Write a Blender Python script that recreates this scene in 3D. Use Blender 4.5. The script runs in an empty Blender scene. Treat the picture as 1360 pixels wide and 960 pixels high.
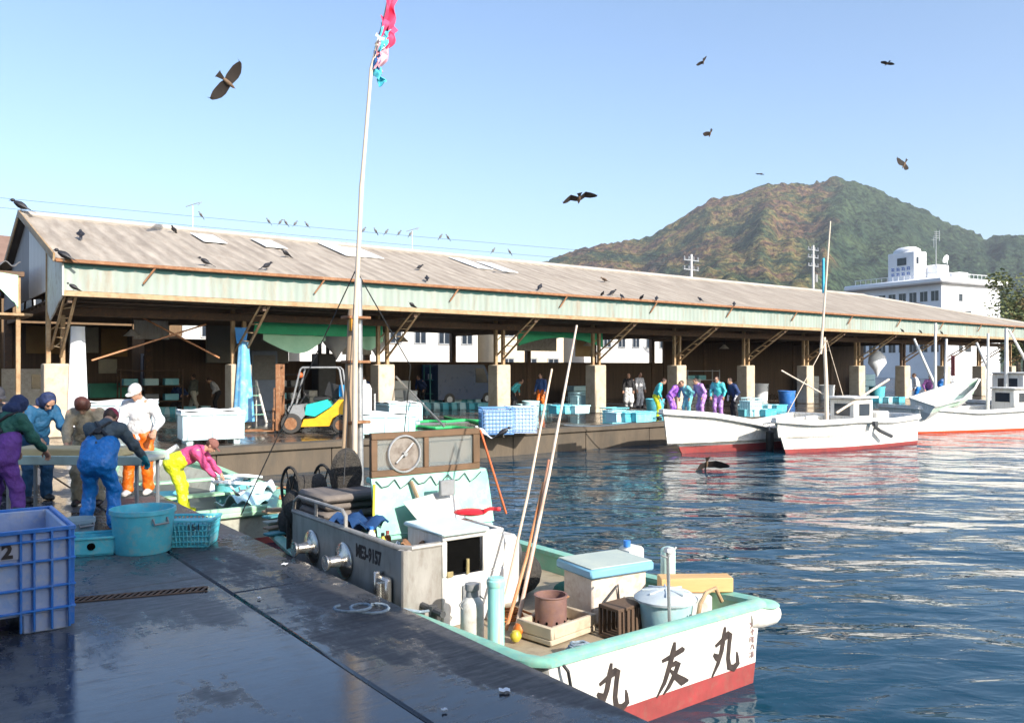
import bpy, math, random
import numpy as np
from mathutils import Vector, Matrix, noise as mnoise
random.seed(7)
sc = bpy.context.scene
R = math.radians
# ------------------------------------------------------------------ camera, sky, sun, exposure
F, CX, HY, CAMH = 1100.0, 680.0, 488.0, 1.95
cam = bpy.data.cameras.new('camera'); camo = bpy.data.objects.new('camera', cam)
sc.collection.objects.link(camo); sc.camera = camo
camo.location = (0, 0, CAMH); camo.rotation_euler = (R(90), 0, 0)
cam.sensor_width = 36; cam.lens = 36*F/1360; cam.shift_y = 8/1360
cam.clip_start = .05; cam.clip_end = 20000
SUN_EL = R(29); SX, SY = .66, -.751
world = bpy.data.worlds.new('World'); sc.world = world; world.use_nodes = True
wn = world.node_tree.nodes; wl = world.node_tree.links; wn.clear()
sky = wn.new('ShaderNodeTexSky'); sky.sky_type = 'NISHITA'; sky.sun_disc = False
sky.sun_elevation = SUN_EL; sky.sun_rotation = math.atan2(SX, SY)
sky.air_density = 1.0; sky.dust_density = 1.6; sky.ozone_density = 1.0; sky.altitude = 0
bg = wn.new('ShaderNodeBackground'); bg.inputs[1].default_value = .149
wo = wn.new('ShaderNodeOutputWorld')
vm = wn.new('ShaderNodeVectorMath'); vm.operation = 'MULTIPLY'; vm.inputs[1].default_value = (.87, .935, 1.02)
wl.new(sky.outputs[0], vm.inputs[0]); wl.new(vm.outputs[0], bg.inputs[0]); wl.new(bg.outputs[0], wo.inputs[0])
sl = bpy.data.lights.new('sun', 'SUN'); sl.energy = 4.1; sl.angle = R(.55); sl.color = (1, .93, .82)
so = bpy.data.objects.new('sun', sl); sc.collection.objects.link(so)
sv = Vector((SX*math.cos(SUN_EL), SY*math.cos(SUN_EL), math.sin(SUN_EL)))
so.rotation_euler = (-sv).to_track_quat('-Z', 'Y').to_euler(); so.location = (20, -20, 30)
sc.view_settings.view_transform = 'Standard'; sc.view_settings.look = 'None'
sc.view_settings.exposure = .85; sc.view_settings.gamma = 1; sc.view_settings.use_curve_mapping = False
sc.render.engine = 'CYCLES'
sc.cycles.use_denoising = True
sc.cycles.max_bounces = 6; sc.cycles.diffuse_bounces = 3; sc.cycles.glossy_bounces = 4
sc.cycles.transmission_bounces = 4; sc.cycles.transparent_max_bounces = 8; sc.cycles.volume_bounces = 0
sc.cycles.caustics_reflective = False; sc.cycles.caustics_refractive = False

# ------------------------------------------------------------------ frames of reference
# quay frame: v runs along the shed's quay edge (to the right), u runs along the near quay edge (away)
Q0 = (.77, 4.58); UX, UY = -.603, .798; VX, VY = .798, .603
QR = math.atan2(VY, VX)
ZW = -.75
def W(u, v, z=0): return Vector((Q0[0]+UX*u+VX*v, Q0[1]+UY*u+VY*v, z))
def UV(p): 
    a, b = p[0]-Q0[0], p[1]-Q0[1]; return a*UX+b*UY, a*VX+b*VY
def at(px, py, z=0.):            # point of the horizontal plane z seen at that place of the photo
    Y = (CAMH-z)*F/(py-HY); p = Vector(((px-CX)/F*Y, Y, z))
    if z == 0:                    # keep things inside the shed in front of its back wall
        u, v = UV(p)
        if u > 33.3 and 0 < v < 62: k = (px-CX)/F; Y = (33.2+Q0[0]*UX+Q0[1]*UY)/(k*UX+UY); p = Vector((k*Y, Y, 0))
    return p
def atY(px, py, Y): return Vector(((px-CX)/F*Y, Y, CAMH+(HY-py)/F*Y))
# ------------------------------------------------------------------ helpers
def link(o): sc.collection.objects.link(o); return o
def tag(o, label=None, cat=None, group=None, kind=None):
    if label: o['label'] = label
    if cat: o['category'] = cat
    if group: o['group'] = group
    if kind: o['kind'] = kind
    return o
def thing(name, label, cat, loc=(0, 0, 0), rz=0, group=None):
    o = link(bpy.data.objects.new(name, None)); o.location = loc; o.rotation_euler = (0, 0, rz)
    o.empty_display_size = .2
    return tag(o, label, cat, group)
def copy_tree(o, parent=None):
    c = o.copy(); link(c)
    if parent: c.parent = parent
    for ch in list(o.children): copy_tree(ch, c)
    return c
def dup(o, label, loc, rz=None, group=None):
    c = copy_tree(o); c.location = loc
    if rz is not None: c.rotation_euler = (0, 0, rz)
    c['label'] = label
    if group: c['group'] = group
    return c
def perp(d):
    d = d.normalized(); a = Vector((0, 0, 1)) if abs(d.z) < .9 else Vector((1, 0, 0))
    x = d.cross(a).normalized(); return x, d.cross(x).normalized()
class MB:
    def __init__(s): s.v = []; s.f = []; s.m = []
    def add(s, vs, fs, m=0):
        n = len(s.v); s.v += [tuple(p) for p in vs]; s.f += [tuple(i+n for i in f) for f in fs]
        s.m += [m]*len(fs) if isinstance(m, int) else list(m)
        return s
    def box(s, c, d, rot=None, b=None, m=0):
        hx, hy, hz = d[0]/2, d[1]/2, d[2]/2
        if b is None: b = min(.012, .18*min(d))
        b = min(b, .45*min(d)); vs = []; idx = {}
        for sx in (-1, 1):
            for sy in (-1, 1):
                for sz in (-1, 1):
                    for ax in range(3):
                        p = [sx*(hx-b), sy*(hy-b), sz*(hz-b)]; p[ax] = (sx, sy, sz)[ax]*(hx, hy, hz)[ax]
                        idx[(sx, sy, sz, ax)] = len(vs); vs.append(Vector(p))
        fs = []
        def F_(l):
            pts = [vs[i] for i in l]; n = (pts[1]-pts[0]).cross(pts[2]-pts[0]); c_ = sum(pts, Vector())/len(pts)
            fs.append(l if n.dot(c_) > 0 else l[::-1])
        for ax in range(3):
            o1, o2 = [a for a in range(3) if a != ax]
            for sg in (-1, 1):
                l = []
                for q in ((-1, -1), (1, -1), (1, 1), (-1, 1)):
                    k = [0, 0, 0]; k[ax] = sg; k[o1] = q[0]; k[o2] = q[1]; l.append(idx[(k[0], k[1], k[2], ax)])
                F_(l)
            for q in ((-1, -1), (1, -1), (1, 1), (-1, 1)):   # edges running along ax
                l = []
                for sg, o in ((-1, o1), (1, o1), (1, o2), (-1, o2)):
                    k = [0, 0, 0]; k[ax] = sg; k[o1] = q[0]; k[o2] = q[1]; l.append(idx[(k[0], k[1], k[2], o)])
                F_(l)
        for sx in (-1, 1):
            for sy in (-1, 1):
                for sz in (-1, 1): F_([idx[(sx, sy, sz, a)] for a in range(3)])
        if rot is not None:
            M = rot if isinstance(rot, Matrix) else Matrix.Rotation(rot, 3, 'Z'); vs = [M @ p for p in vs]
        c = Vector(c); return s.add([p+c for p in vs], fs, m)
    def box2(s, a, c, b=None, m=0):   # by two corners
        return s.box([(a[i]+c[i])/2 for i in range(3)], [abs(a[i]-c[i]) for i in range(3)], None, b, m)
    def bar(s, p, q, w, h=None, m=0, b=None):      # rectangular bar from p to q
        p = Vector(p); q = Vector(q); d = q-p; h = h or w
        z = d.normalized(); up = Vector((0, 0, 1)) if abs(z.z) < .95 else Vector((0, 1, 0))
        x = up.cross(z).normalized(); y = z.cross(x)
        M = Matrix((x, y, z)).transposed(); return s.box((p+q)/2, (w, h, d.length), M, b, m)
    def tube(s, pts, r, n=8, m=0, cap=True, close=False):
        pts = [Vector(p) for p in pts]; k = len(pts); rs = r if isinstance(r, (list, tuple)) else [r]*k
        vs = []; px = None
        for i, p in enumerate(pts):
            if close: d = pts[(i+1) % k]-pts[i-1]
            else: d = pts[min(i+1, k-1)]-pts[max(i-1, 0)]
            d.normalize()
            if px is None: px, py = perp(d)
            else:
                px = (px-d*px.dot(d)).normalized(); py = d.cross(px)
            for j in range(n):
                a = 2*math.pi*j/n; vs.append(p+px*rs[i]*math.cos(a)+py*rs[i]*math.sin(a))
        fs = []
        for i in range(k if close else k-1):
            i2 = (i+1) % k
            for j in range(n): fs.append((i*n+j, i*n+(j+1) % n, i2*n+(j+1) % n, i2*n+j))
        if cap and not close: fs += [tuple(range(n))[::-1], tuple(range((k-1)*n, k*n))]
        return s.add(vs, fs, m)
    def cyl(s, p, q, r, r2=None, n=16, m=0): return s.tube([p, q], [r, r if r2 is None else r2], n, m)
    def lathe(s, prof, c=(0, 0, 0), n=24, m=0, M=None, sx=1, sy=1):
        vs = []; c = Vector(c)
        for r, z in prof:
            for j in range(n):
                a = 2*math.pi*j/n; p = Vector((r*math.cos(a)*sx, r*math.sin(a)*sy, z)); vs.append((M @ p if M else p)+c)
        fs = []
        for i in range(len(prof)-1):
            for j in range(n): fs.append((i*n+j, i*n+(j+1) % n, (i+1)*n+(j+1) % n, (i+1)*n+j))
        if prof[0][0] > 1e-4: fs.append(tuple(range(n))[::-1])
        if prof[-1][0] > 1e-4: fs.append(tuple(range((len(prof)-1)*n, len(prof)*n)))
        return s.add(vs, fs, m)
    def loft(s, rings, close=True, cap=False, m=0):
        n = len(rings[0]); vs = [p for r in rings for p in r]; fs = []
        for i in range(len(rings)-1):
            for j in range(n if close else n-1): fs.append((i*n+j, i*n+(j+1) % n, (i+1)*n+(j+1) % n, (i+1)*n+j))
        if cap: fs += [tuple(range(n))[::-1], tuple(range((len(rings)-1)*n, len(rings)*n))]
        return s.add(vs, fs, m)
    def grid(s, fn, nu, nv, m=0):
        vs = [fn(i/nu, j/nv) for i in range(nu+1) for j in range(nv+1)]
        return s.add(vs, [(i*(nv+1)+j, (i+1)*(nv+1)+j, (i+1)*(nv+1)+j+1, i*(nv+1)+j+1) for i in range(nu) for j in range(nv)], m)
    def sheet(s, fn, nu, nv, t, m=0):    # cloth of thickness t
        A = [[Vector(fn(i/nu, j/nv)) for j in range(nv+1)] for i in range(nu+1)]
        def nrm(i, j):
            a = A[min(i+1, nu)][j]-A[max(i-1, 0)][j]; b = A[i][min(j+1, nv)]-A[i][max(j-1, 0)]
            c = a.cross(b); return c.normalized() if c.length > 1e-9 else Vector((0, 0, 1))
        top = [A[i][j]+nrm(i, j)*t/2 for i in range(nu+1) for j in range(nv+1)]
        bot = [A[i][j]-nrm(i, j)*t/2 for i in range(nu+1) for j in range(nv+1)]
        N = len(top); w = nv+1; fs = []
        for i in range(nu):
            for j in range(nv):
                q = (i*w+j, (i+1)*w+j, (i+1)*w+j+1, i*w+j+1); fs += [q, tuple(k+N for k in q[::-1])]
        for i in range(nu):
            for j in (0, nv):
                q = (i*w+j, (i+1)*w+j, (i+1)*w+j+N, i*w+j+N); fs.append(q if j else q[::-1])
        for j in range(nv):
            for i in (0, nu):
                q = (i*w+j, i*w+j+1, i*w+j+1+N, i*w+j+N); fs.append(q[::-1] if i else q)
        return s.add(top+bot, fs, m)
    def prism(s, poly, t, M=None, c=(0, 0, 0), m=0):   # polygon in xy, thickness t in z
        n = len(poly); c = Vector(c); vs = [Vector((x, y, z)) for z in (-t/2, t/2) for x, y in poly]
        if M: vs = [M @ p for p in vs]
        fs = [tuple(range(n))[::-1], tuple(range(n, 2*n))]+[(i, (i+1) % n, (i+1) % n+n, i+n) for i in range(n)]
        return s.add([p+c for p in vs], fs, m)
    def ell(s, c, r, n=12, k=8, m=0, M=None):
        prof = [(math.sin(math.pi*i/k), -math.cos(math.pi*i/k)) for i in range(k+1)]
        prof[0] = (0, -1); prof[-1] = (0, 1); S = Matrix.Diagonal(Vector(r)); return s.lathe(prof, c, n, m, (M @ S) if M else S)
    def build(s, name, mats, parent=None, ang=38, smooth=True):
        me = bpy.data.meshes.new(name); me.from_pydata(s.v, [], s.f)
        mats = mats if isinstance(mats, (list, tuple)) else [mats]
        for m_ in mats: me.materials.append(m_)
        if max(s.m, default=0) > 0: me.polygons.foreach_set('material_index', s.m)
        if smooth:
            me.polygons.foreach_set('use_smooth', [True]*len(me.polygons)); me.set_sharp_from_angle(angle=R(ang))
        me.validate(); me.update()
        o = link(bpy.data.objects.new(name, me))
        if parent: o.parent = parent
        return o
def sweep(mb, path, sec, close=False, m=0):   # section given as (outward n, z), path horizontal-ish
    P = [Vector(p) for p in path]; k = len(P); rings = []
    for i, p in enumerate(P):
        d = (P[(i+1) % k]-P[i-1]) if close else (P[min(i+1, k-1)]-P[max(i-1, 0)])
        n = Vector((d.y, -d.x, 0)).normalized(); rings.append([p+n*a+Vector((0, 0, z)) for a, z in sec])
    if close: rings.append(rings[0])
    mb.loft(rings, True, not close, m)
def corrugate(m, period, lo):   # darker colour bands painted in for the relief shading of corrugated sheet
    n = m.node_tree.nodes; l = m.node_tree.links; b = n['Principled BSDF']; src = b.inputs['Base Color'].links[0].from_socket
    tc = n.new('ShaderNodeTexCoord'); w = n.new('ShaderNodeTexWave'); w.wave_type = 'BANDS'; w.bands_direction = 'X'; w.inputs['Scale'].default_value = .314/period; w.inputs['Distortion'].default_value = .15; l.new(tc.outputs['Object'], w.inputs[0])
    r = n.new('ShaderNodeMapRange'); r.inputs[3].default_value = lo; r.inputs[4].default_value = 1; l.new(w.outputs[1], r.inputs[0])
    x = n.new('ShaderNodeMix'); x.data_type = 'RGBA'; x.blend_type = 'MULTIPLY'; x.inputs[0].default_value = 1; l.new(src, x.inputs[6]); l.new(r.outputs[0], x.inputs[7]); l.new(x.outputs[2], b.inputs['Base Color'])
def text_mesh(mb, body, size, M, c, ext=.002, m=0, sx=1, off=0.):
    cu = bpy.data.curves.new('t', 'FONT'); cu.body = body; cu.size = size; cu.align_x = 'CENTER'; cu.align_y = 'CENTER'; cu.extrude = ext
    cu.resolution_u = 2; cu.offset = off
    o = link(bpy.data.objects.new('t', cu)); dg = bpy.context.evaluated_depsgraph_get(); ev = o.evaluated_get(dg); me = ev.to_mesh()
    vs = [M @ Vector((v.co.x*sx, v.co.y, v.co.z))+Vector(c) for v in me.vertices]; fs = [tuple(p.vertices) for p in me.polygons]
    mb.add(vs, fs, m); ev.to_mesh_clear(); bpy.data.objects.remove(o); bpy.data.curves.remove(cu)
def stroke(mb, pts, c, M, t=.004, m=0):   # tapered brush stroke: (x, y, width)
    k = len(pts); L = []; Rr = []
    for i, (x, y, w) in enumerate(pts):
        a = pts[max(i-1, 0)]; b = pts[min(i+1, k-1)]; dx, dy = b[0]-a[0], b[1]-a[1]; l = math.hypot(dx, dy) or 1
        L.append((x-dy/l*w/2, y+dx/l*w/2)); Rr.append((x+dy/l*w/2, y-dx/l*w/2))
    for i in range(k-1):
        mb.prism([L[i], Rr[i], Rr[i+1], L[i+1]], t, M, c, m)
# value-noise helpers (numpy)
def vnoise(x, y, seed=0):
    rs = np.random.RandomState(seed); T = rs.rand(256, 256)
    xi = np.floor(x).astype(int); yi = np.floor(y).astype(int); fx = x-xi; fy = y-yi
    fx = fx*fx*(3-2*fx); fy = fy*fy*(3-2*fy); g = lambda a, b: T[a % 256, b % 256]
    return (g(xi, yi)*(1-fx)+g(xi+1, yi)*fx)*(1-fy)+(g(xi, yi+1)*(1-fx)+g(xi+1, yi+1)*fx)*fy-.5
def fbm(x, y, o=5, seed=0, g=.5):
    s = 0; a = 1
    for i in range(o): s = s+a*vnoise(x*2**i, y*2**i, seed+i); a *= g
    return s
# ------------------------------------------------------------------ materials
def nt(name):
    m = bpy.data.materials.new(name); m.use_nodes = True; t = m.node_tree
    return m, t.nodes, t.links, t.nodes['Principled BSDF']
def pm(name, col, col2=None, sc_=4., rough=.5, metal=0., bump=.15, bs=25., bd=.01, dirt=None, dirt_amt=.5, stretch=(1, 1, 1), spec=.5, rvar=.12, thr=(.4, .65), coat=0):
    m, n, l, b = nt(name)
    tc = n.new('ShaderNodeTexCoord'); mp = n.new('ShaderNodeMapping'); mp.inputs['Scale'].default_value = stretch
    l.new(tc.outputs['Object'], mp.inputs[0])
    n1 = n.new('ShaderNodeTexNoise'); n1.inputs['Scale'].default_value = sc_; n1.inputs['Detail'].default_value = 6; n1.inputs['Roughness'].default_value = .65
    l.new(mp.outputs[0], n1.inputs[0])
    rp = n.new('ShaderNodeValToRGB'); rp.color_ramp.elements[0].position = thr[0]-.08; rp.color_ramp.elements[1].position = thr[1]+.03
    c2 = col2 or tuple(c*.82 for c in col)
    rp.color_ramp.elements[0].color = (*c2, 1); rp.color_ramp.elements[1].color = (*col, 1)
    l.new(n1.outputs[0], rp.inputs[0]); out = rp.outputs[0]
    if dirt:
        n2 = n.new('ShaderNodeTexNoise'); n2.inputs['Scale'].default_value = sc_*2.3; n2.inputs['Detail'].default_value = 8; n2.inputs['Roughness'].default_value = .7
        l.new(mp.outputs[0], n2.inputs[0])
        mr = n.new('ShaderNodeMapRange'); mr.inputs[1].default_value = .5; mr.inputs[2].default_value = .72; mr.inputs[3].default_value = 0; mr.inputs[4].default_value = dirt_amt
        l.new(n2.outputs[0], mr.inputs[0])
        mx = n.new('ShaderNodeMix'); mx.data_type = 'RGBA'; l.new(mr.outputs[0], mx.inputs[0]); l.new(out, mx.inputs[6]); mx.inputs[7].default_value = (*dirt, 1); out = mx.outputs[2]
    l.new(out, b.inputs['Base Color'])
    mr2 = n.new('ShaderNodeMapRange'); mr2.inputs[3].default_value = max(.02, rough-rvar); mr2.inputs[4].default_value = min(1, rough+rvar)
    l.new(n1.outputs[0], mr2.inputs[0]); l.new(mr2.outputs[0], b.inputs['Roughness'])
    b.inputs['Metallic'].default_value = metal; b.inputs['Specular IOR Level'].default_value = spec
    b.inputs['Coat Weight'].default_value = coat
    if bump:
        n3 = n.new('ShaderNodeTexNoise'); n3.inputs['Scale'].default_value = bs; n3.inputs['Detail'].default_value = 5
        l.new(mp.outputs[0], n3.inputs[0]); bp = n.new('ShaderNodeBump'); bp.inputs['Strength'].default_value = bump; bp.inputs['Distance'].default_value = bd
        l.new(n3.outputs[0], bp.inputs['Height']); l.new(bp.outputs[0], b.inputs['Normal'])
    return m
M_ = {}
def cm(key, *a, **k):
    if key not in M_: M_[key] = pm(key, *a, **k)
    return M_[key]
rust = (.17, .065, .025)
WHITE = cm('white_gelcoat', (.8, .79, .76), (.66, .64, .59), 2.2, .38, dirt=(.36, .26, .17), dirt_amt=.5, bump=.08, stretch=(3, 3, .5))
WDIRTY = cm('worn_white_paint', (.74, .73, .69), (.55, .53, .48), 5, .5, dirt=(.3, .2, .13), dirt_amt=.55)
RED = cm('red_antifoul', (.34, .05, .05), (.22, .045, .042), 5, .6, dirt=(.2, .12, .09), dirt_amt=.5)
GREEN = cm('green_gunwale_paint', (.3, .58, .42), (.16, .42, .36), 5, .5, dirt=(.34, .34, .26), dirt_amt=.8)
MINT = cm('mint_panel', (.36, .66, .53), (.2, .52, .42), 3, .4, dirt=(.6, .68, .6), dirt_amt=.5)
STEEL = cm('dull_stainless', (.46, .44, .41), (.3, .28, .25), 4, .42, metal=.35, dirt=(.15, .11, .08), dirt_amt=.5, stretch=(1, 1, .35), bump=.1, bs=8)
WHALU = cm('brushed_white_aluminium', (.66, .67, .68), (.5, .5, .52), 4, .4, metal=.3, dirt=(.3, .27, .24), dirt_amt=.35)
GALV = cm('galvanised_metal', (.45, .46, .47), (.33, .34, .35), 8, .42, metal=.6)
BLACK = cm('black_rubber', (.012, .012, .014), (.02, .02, .02), 8, .5)
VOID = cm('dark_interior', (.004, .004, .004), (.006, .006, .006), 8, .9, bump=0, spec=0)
WOOD = cm('weathered_wood', (.42, .3, .19), (.27, .19, .12), 3, .7, stretch=(6, 6, .5), dirt=(.14, .1, .07), dirt_amt=.6)
WOODH = cm('weathered_plank', (.42, .31, .2), (.27, .19, .12), 3, .7, stretch=(.6, 6, 6), dirt=(.14, .1, .07), dirt_amt=.6)
NEWWOOD = cm('fresh_pine_board', (.66, .42, .19), (.55, .33, .13), 2, .6, stretch=(.7, 8, 8))
BROWN = cm('brown_wood_frame', (.17, .095, .05), (.1, .06, .03), 4, .6)
RUST = cm('rusty_steel', (.3, .14, .065), (.2, .08, .03), 5, .75, dirt=(.5, .36, .22), dirt_amt=.5)
RUSTCREAM = cm('rust_streaked_cream_steel', (.44, .33, .2), (.3, .18, .08), 3, .65, dirt=(.26, .11, .04), dirt_amt=.8)
CYAN = cm('aqua_plastic', (.09, .54, .66), (.08, .43, .54), 5, .42, dirt=(.34, .46, .46), dirt_amt=.8, bump=.25)
CYAND = cm('faded_aqua_plastic', (.2, .6, .68), (.15, .5, .58), 3, .45, dirt=(.45, .6, .6), dirt_amt=.5)
PALECY = cm('pale_aqua_plastic', (.52, .76, .8), (.4, .68, .74), 3, .45, dirt=(.7, .8, .8), dirt_amt=.5)
BLUEP = cm('blue_crate_plastic', (.035, .2, .6), (.03, .16, .5), 3, .4, dirt=(.32, .38, .52), dirt_amt=.55)
BLUEW = cm('scuffed_pale_blue_plastic', (.42, .48, .62), (.22, .34, .58), 5, .55, dirt=(.55, .53, .52), dirt_amt=.9, bump=.3)
STYRO = cm('white_styrofoam', (.86, .87, .86), (.78, .82, .83), 6, .7)
CLOTHW = cm('white_cloth', (.84, .85, .86), (.74, .78, .82), 3, .8)
CONC = cm('pale_concrete', (.58, .49, .37), (.45, .37, .27), 1.5, .85, dirt=(.3, .2, .12), dirt_amt=.65, bump=.3, bs=18)
NET = cm('black_net', (.03, .028, .025), (.07, .06, .05), 30, .9, bump=.8, bs=60, bd=.03)
TARPG = cm('green_net_cloth', (.05, .55, .26), (.04, .42, .2), 2, .7)
TARPG2 = cm('pale_green_cloth', (.55, .9, .64), (.42, .8, .54), 2, .7)
TARPB = cm('blue_tarpaulin', (.08, .38, .75), (.25, .55, .8), 2, .45, dirt=(.6, .72, .8), dirt_amt=.7)
YELLOW = cm('yellow_machine_paint', (.85, .48, .02), (.75, .38, .02), 4, .4, dirt=(.3, .2, .08), dirt_amt=.4)
GREYD = cm('dark_grey_paint', (.07, .075, .08), (.05, .05, .055), 5, .6)
GREYM = cm('mid_grey_paint', (.26, .27, .28), (.2, .21, .22), 5, .55, dirt=(.16, .13, .1))
# ================================================================== THE SETTING
def ground_mat(name, c1, c2, wet, seam=False):
    m, n, l, b = nt(name)
    tc = n.new('ShaderNodeTexCoord'); P = tc.outputs['Object']
    def noi(s, d=8, r=.6, st=None):
        t = n.new('ShaderNodeTexNoise'); t.inputs['Scale'].default_value = s; t.inputs['Detail'].default_value = d; t.inputs['Roughness'].default_value = r
        if st:
            mp = n.new('ShaderNodeMapping'); mp.inputs['Scale'].default_value = st; l.new(P, mp.inputs[0]); l.new(mp.outputs[0], t.inputs[0])
        else: l.new(P, t.inputs[0])
        return t.outputs[0]
    def mr(x, a, b_, c, d):
        t = n.new('ShaderNodeMapRange'); t.inputs[1].default_value = a; t.inputs[2].default_value = b_; t.inputs[3].default_value = c; t.inputs[4].default_value = d
        l.new(x, t.inputs[0]); return t.outputs[0]
    puddle = mr(noi(.7, 8, .7, (1, .45, 1)), .46, .52, 0, 1)
    fine = noi(9, 8, .7); streak = noi(8, 6, .65, (.5, 2.6, 1)); grit = noi(120, 3, .6)
    mx = n.new('ShaderNodeMix'); mx.data_type = 'RGBA'; l.new(mr(fine, .35, .65, 0, 1), mx.inputs[0]); mx.inputs[6].default_value = (*c1, 1); mx.inputs[7].default_value = (*c2, 1)
    m2 = n.new('ShaderNodeMix'); m2.data_type = 'RGBA'; m2.blend_type = 'MULTIPLY'; m2.inputs[0].default_value = 1; l.new(mx.outputs[2], m2.inputs[6])
    dk = n.new('ShaderNodeMix'); dk.data_type = 'RGBA'; l.new(puddle, dk.inputs[0]); dk.inputs[6].default_value = (1, 1, 1, 1); dk.inputs[7].default_value = (.36, .44, .6, 1); l.new(dk.outputs[2], m2.inputs[7])  # wet patches darken; the sky's bluish cast is put into their colour
    l.new(m2.outputs[2], b.inputs['Base Color'])
    ra = n.new('ShaderNodeMath'); ra.operation = 'ADD'; l.new(mr(puddle, 0, 1, wet[1], wet[0]), ra.inputs[0]); l.new(mr(streak, .35, .65, -.14, .2), ra.inputs[1]); ra.use_clamp = True
    l.new(ra.outputs[0], b.inputs['Roughness']); b.inputs['Specular IOR Level'].default_value = .85
    hs = n.new('ShaderNodeMath'); hs.operation = 'ADD'; l.new(streak, hs.inputs[0]); l.new(fine, hs.inputs[1])
    h2 = n.new('ShaderNodeMath'); h2.operation = 'MULTIPLY_ADD'; l.new(grit, h2.inputs[0]); h2.inputs[1].default_value = .35; l.new(hs.outputs[0], h2.inputs[2])
    bp = n.new('ShaderNodeBump'); bp.inputs['Distance'].default_value = .008; l.new(mr(puddle, 0, 1, .55, .1), bp.inputs['Strength']); l.new(h2.outputs[0], bp.inputs['Height'])
    l.new(bp.outputs[0], b.inputs['Normal']); return m
SLAB = ground_mat('wet_brushed_concrete', (.125, .122, .12), (.07, .07, .073), (.04, .5))
EDGE = ground_mat('rough_dark_asphalt_strip', (.06, .06, .063), (.03, .031, .035), (.12, .65))
FARF = ground_mat('wet_market_floor', (.14, .11, .085), (.08, .06, .05), (.025, .2))
def wallmat():
    m = pm('stained_quay_wall', (.13, .1, .07), (.065, .052, .038), 1.2, .85, dirt=(.06, .055, .045), dirt_amt=.7, stretch=(1, 1, .35), bump=.4, bs=12, bd=.02)
    return m
QWALL = wallmat()
def top(name, poly, mat, z=0):
    b = MB(); b.add([(x, y, z) for x, y in poly], [tuple(range(len(poly)))]); o = b.build(name, mat, smooth=False); o['kind'] = 'structure'; return o
def qp(*uv): return [W(u, v)[:2] for u, v in uv]
U1 = 17.2
def qbox(name, u0, u1, v0, v1, z0, z1, mat):
    o = MB().box2((v0, u0, z0), (v1, u1, z1), .03 if z1-z0 > .2 else .002).build(name, mat); o.location = W(0, 0, 0); o.rotation_euler = (0, 0, QR); o['kind'] = 'structure'; return o
# near quay: brushed slabs with joints, then the darker strip along the water
b = MB()
for i in range(-12, 4):
    for j in range(6):
        u0, u1 = i*4.6+.1, (i+1)*4.6+.1; v1 = -1.0-j*4.2; v0 = v1-4.2
        u1 = min(u1, U1-.01)
        if u0 < U1-.2: b.box2((v0+.008, u0+.008, -.12), (v1-.008, u1-.008, 0), .006)
o = b.build('quay_paving', SLAB); o.location = W(0, 0); o.rotation_euler = (0, 0, QR); o['kind'] = 'structure'
b = MB()
for i in range(-10, 4):
    u0, u1 = i*5.2-1.2, (i+1)*5.2-1.2; u1 = min(u1, U1-.01)
    if u0 < U1-.2: b.box2((-.985, u0+.005, -.2), (0, u1-.005, -.004), .018)
o = b.build('quay_edge_strip', EDGE); o.location = W(0, 0); o.rotation_euler = (0, 0, QR); o['kind'] = 'structure'
qbox('quay_base', -60, U1-.01, -60, -.02, -3, -.125, QWALL)
# land under and behind the fish market, reaching the horizon
b = MB(); b.box2((-1500, U1, -3), (1500, 3800, 0), .03); o = b.build('ground', FARF); o.location = W(0, 0); o.rotation_euler = (0, 0, QR); o['kind'] = 'structure'
b = MB()   # facing of the far quay: cast panels with joints
for k in range(26):
    b.box2((k*3.+.02-.02, U1-.12, -2.9), (k*3.+2.98, U1-.002, -.16), .015)
b.box2((-.0, U1-.2, -.16), (78, U1+.35, .012), .03)
o = b.build('quay_wall', QWALL); o.location = W(0, 0); o.rotation_euler = (0, 0, QR); o['kind'] = 'structure'
# water
def water_mat():
    m, n, l, b = nt('harbour_water')
    b.inputs['Base Color'].default_value = (.006, .04, .07, 1); b.inputs['Roughness'].default_value = .03; b.inputs['IOR'].default_value = 1.33
    b.inputs['Specular IOR Level'].default_value = .5
    tc = n.new('ShaderNodeTexCoord')
    def noi(sx, sy, s, d, ang, r=.5):
        mp = n.new('ShaderNodeMapping'); mp.inputs['Scale'].default_value = (sx, sy, 1); mp.inputs['Rotation'].default_value = (0, 0, ang)
        l.new(tc.outputs['Object'], mp.inputs[0]); t = n.new('ShaderNodeTexNoise'); t.inputs['Scale'].default_value = s; t.inputs['Detail'].default_value = d; t.inputs['Roughness'].default_value = r; t.inputs['Distortion'].default_value = .4
        l.new(mp.outputs[0], t.inputs[0]); return t.outputs[0]
    a = noi(.6, 1.0, .8, 1.8, .12); c = noi(.6, 1.3, 2.6, 3, -.25)
    ad = n.new('ShaderNodeMath'); ad.operation = 'MULTIPLY_ADD'; l.new(c, ad.inputs[0]); ad.inputs[1].default_value = .15; l.new(a, ad.inputs[2])
    bp = n.new('ShaderNodeBump'); bp.inputs['Strength'].default_value = 1; bp.inputs['Distance'].default_value = .2; l.new(ad.outputs[0], bp.inputs['Height'])
    l.new(bp.outputs[0], b.inputs['Normal']); return m
b = MB(); b.add([(-400, -400, ZW), (2500, -400, ZW), (2500, 2500, ZW), (-400, 2500, ZW)], [(0, 1, 2, 3)])
o = b.build('water', water_mat(), smooth=False); o['kind'] = 'structure'
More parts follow.
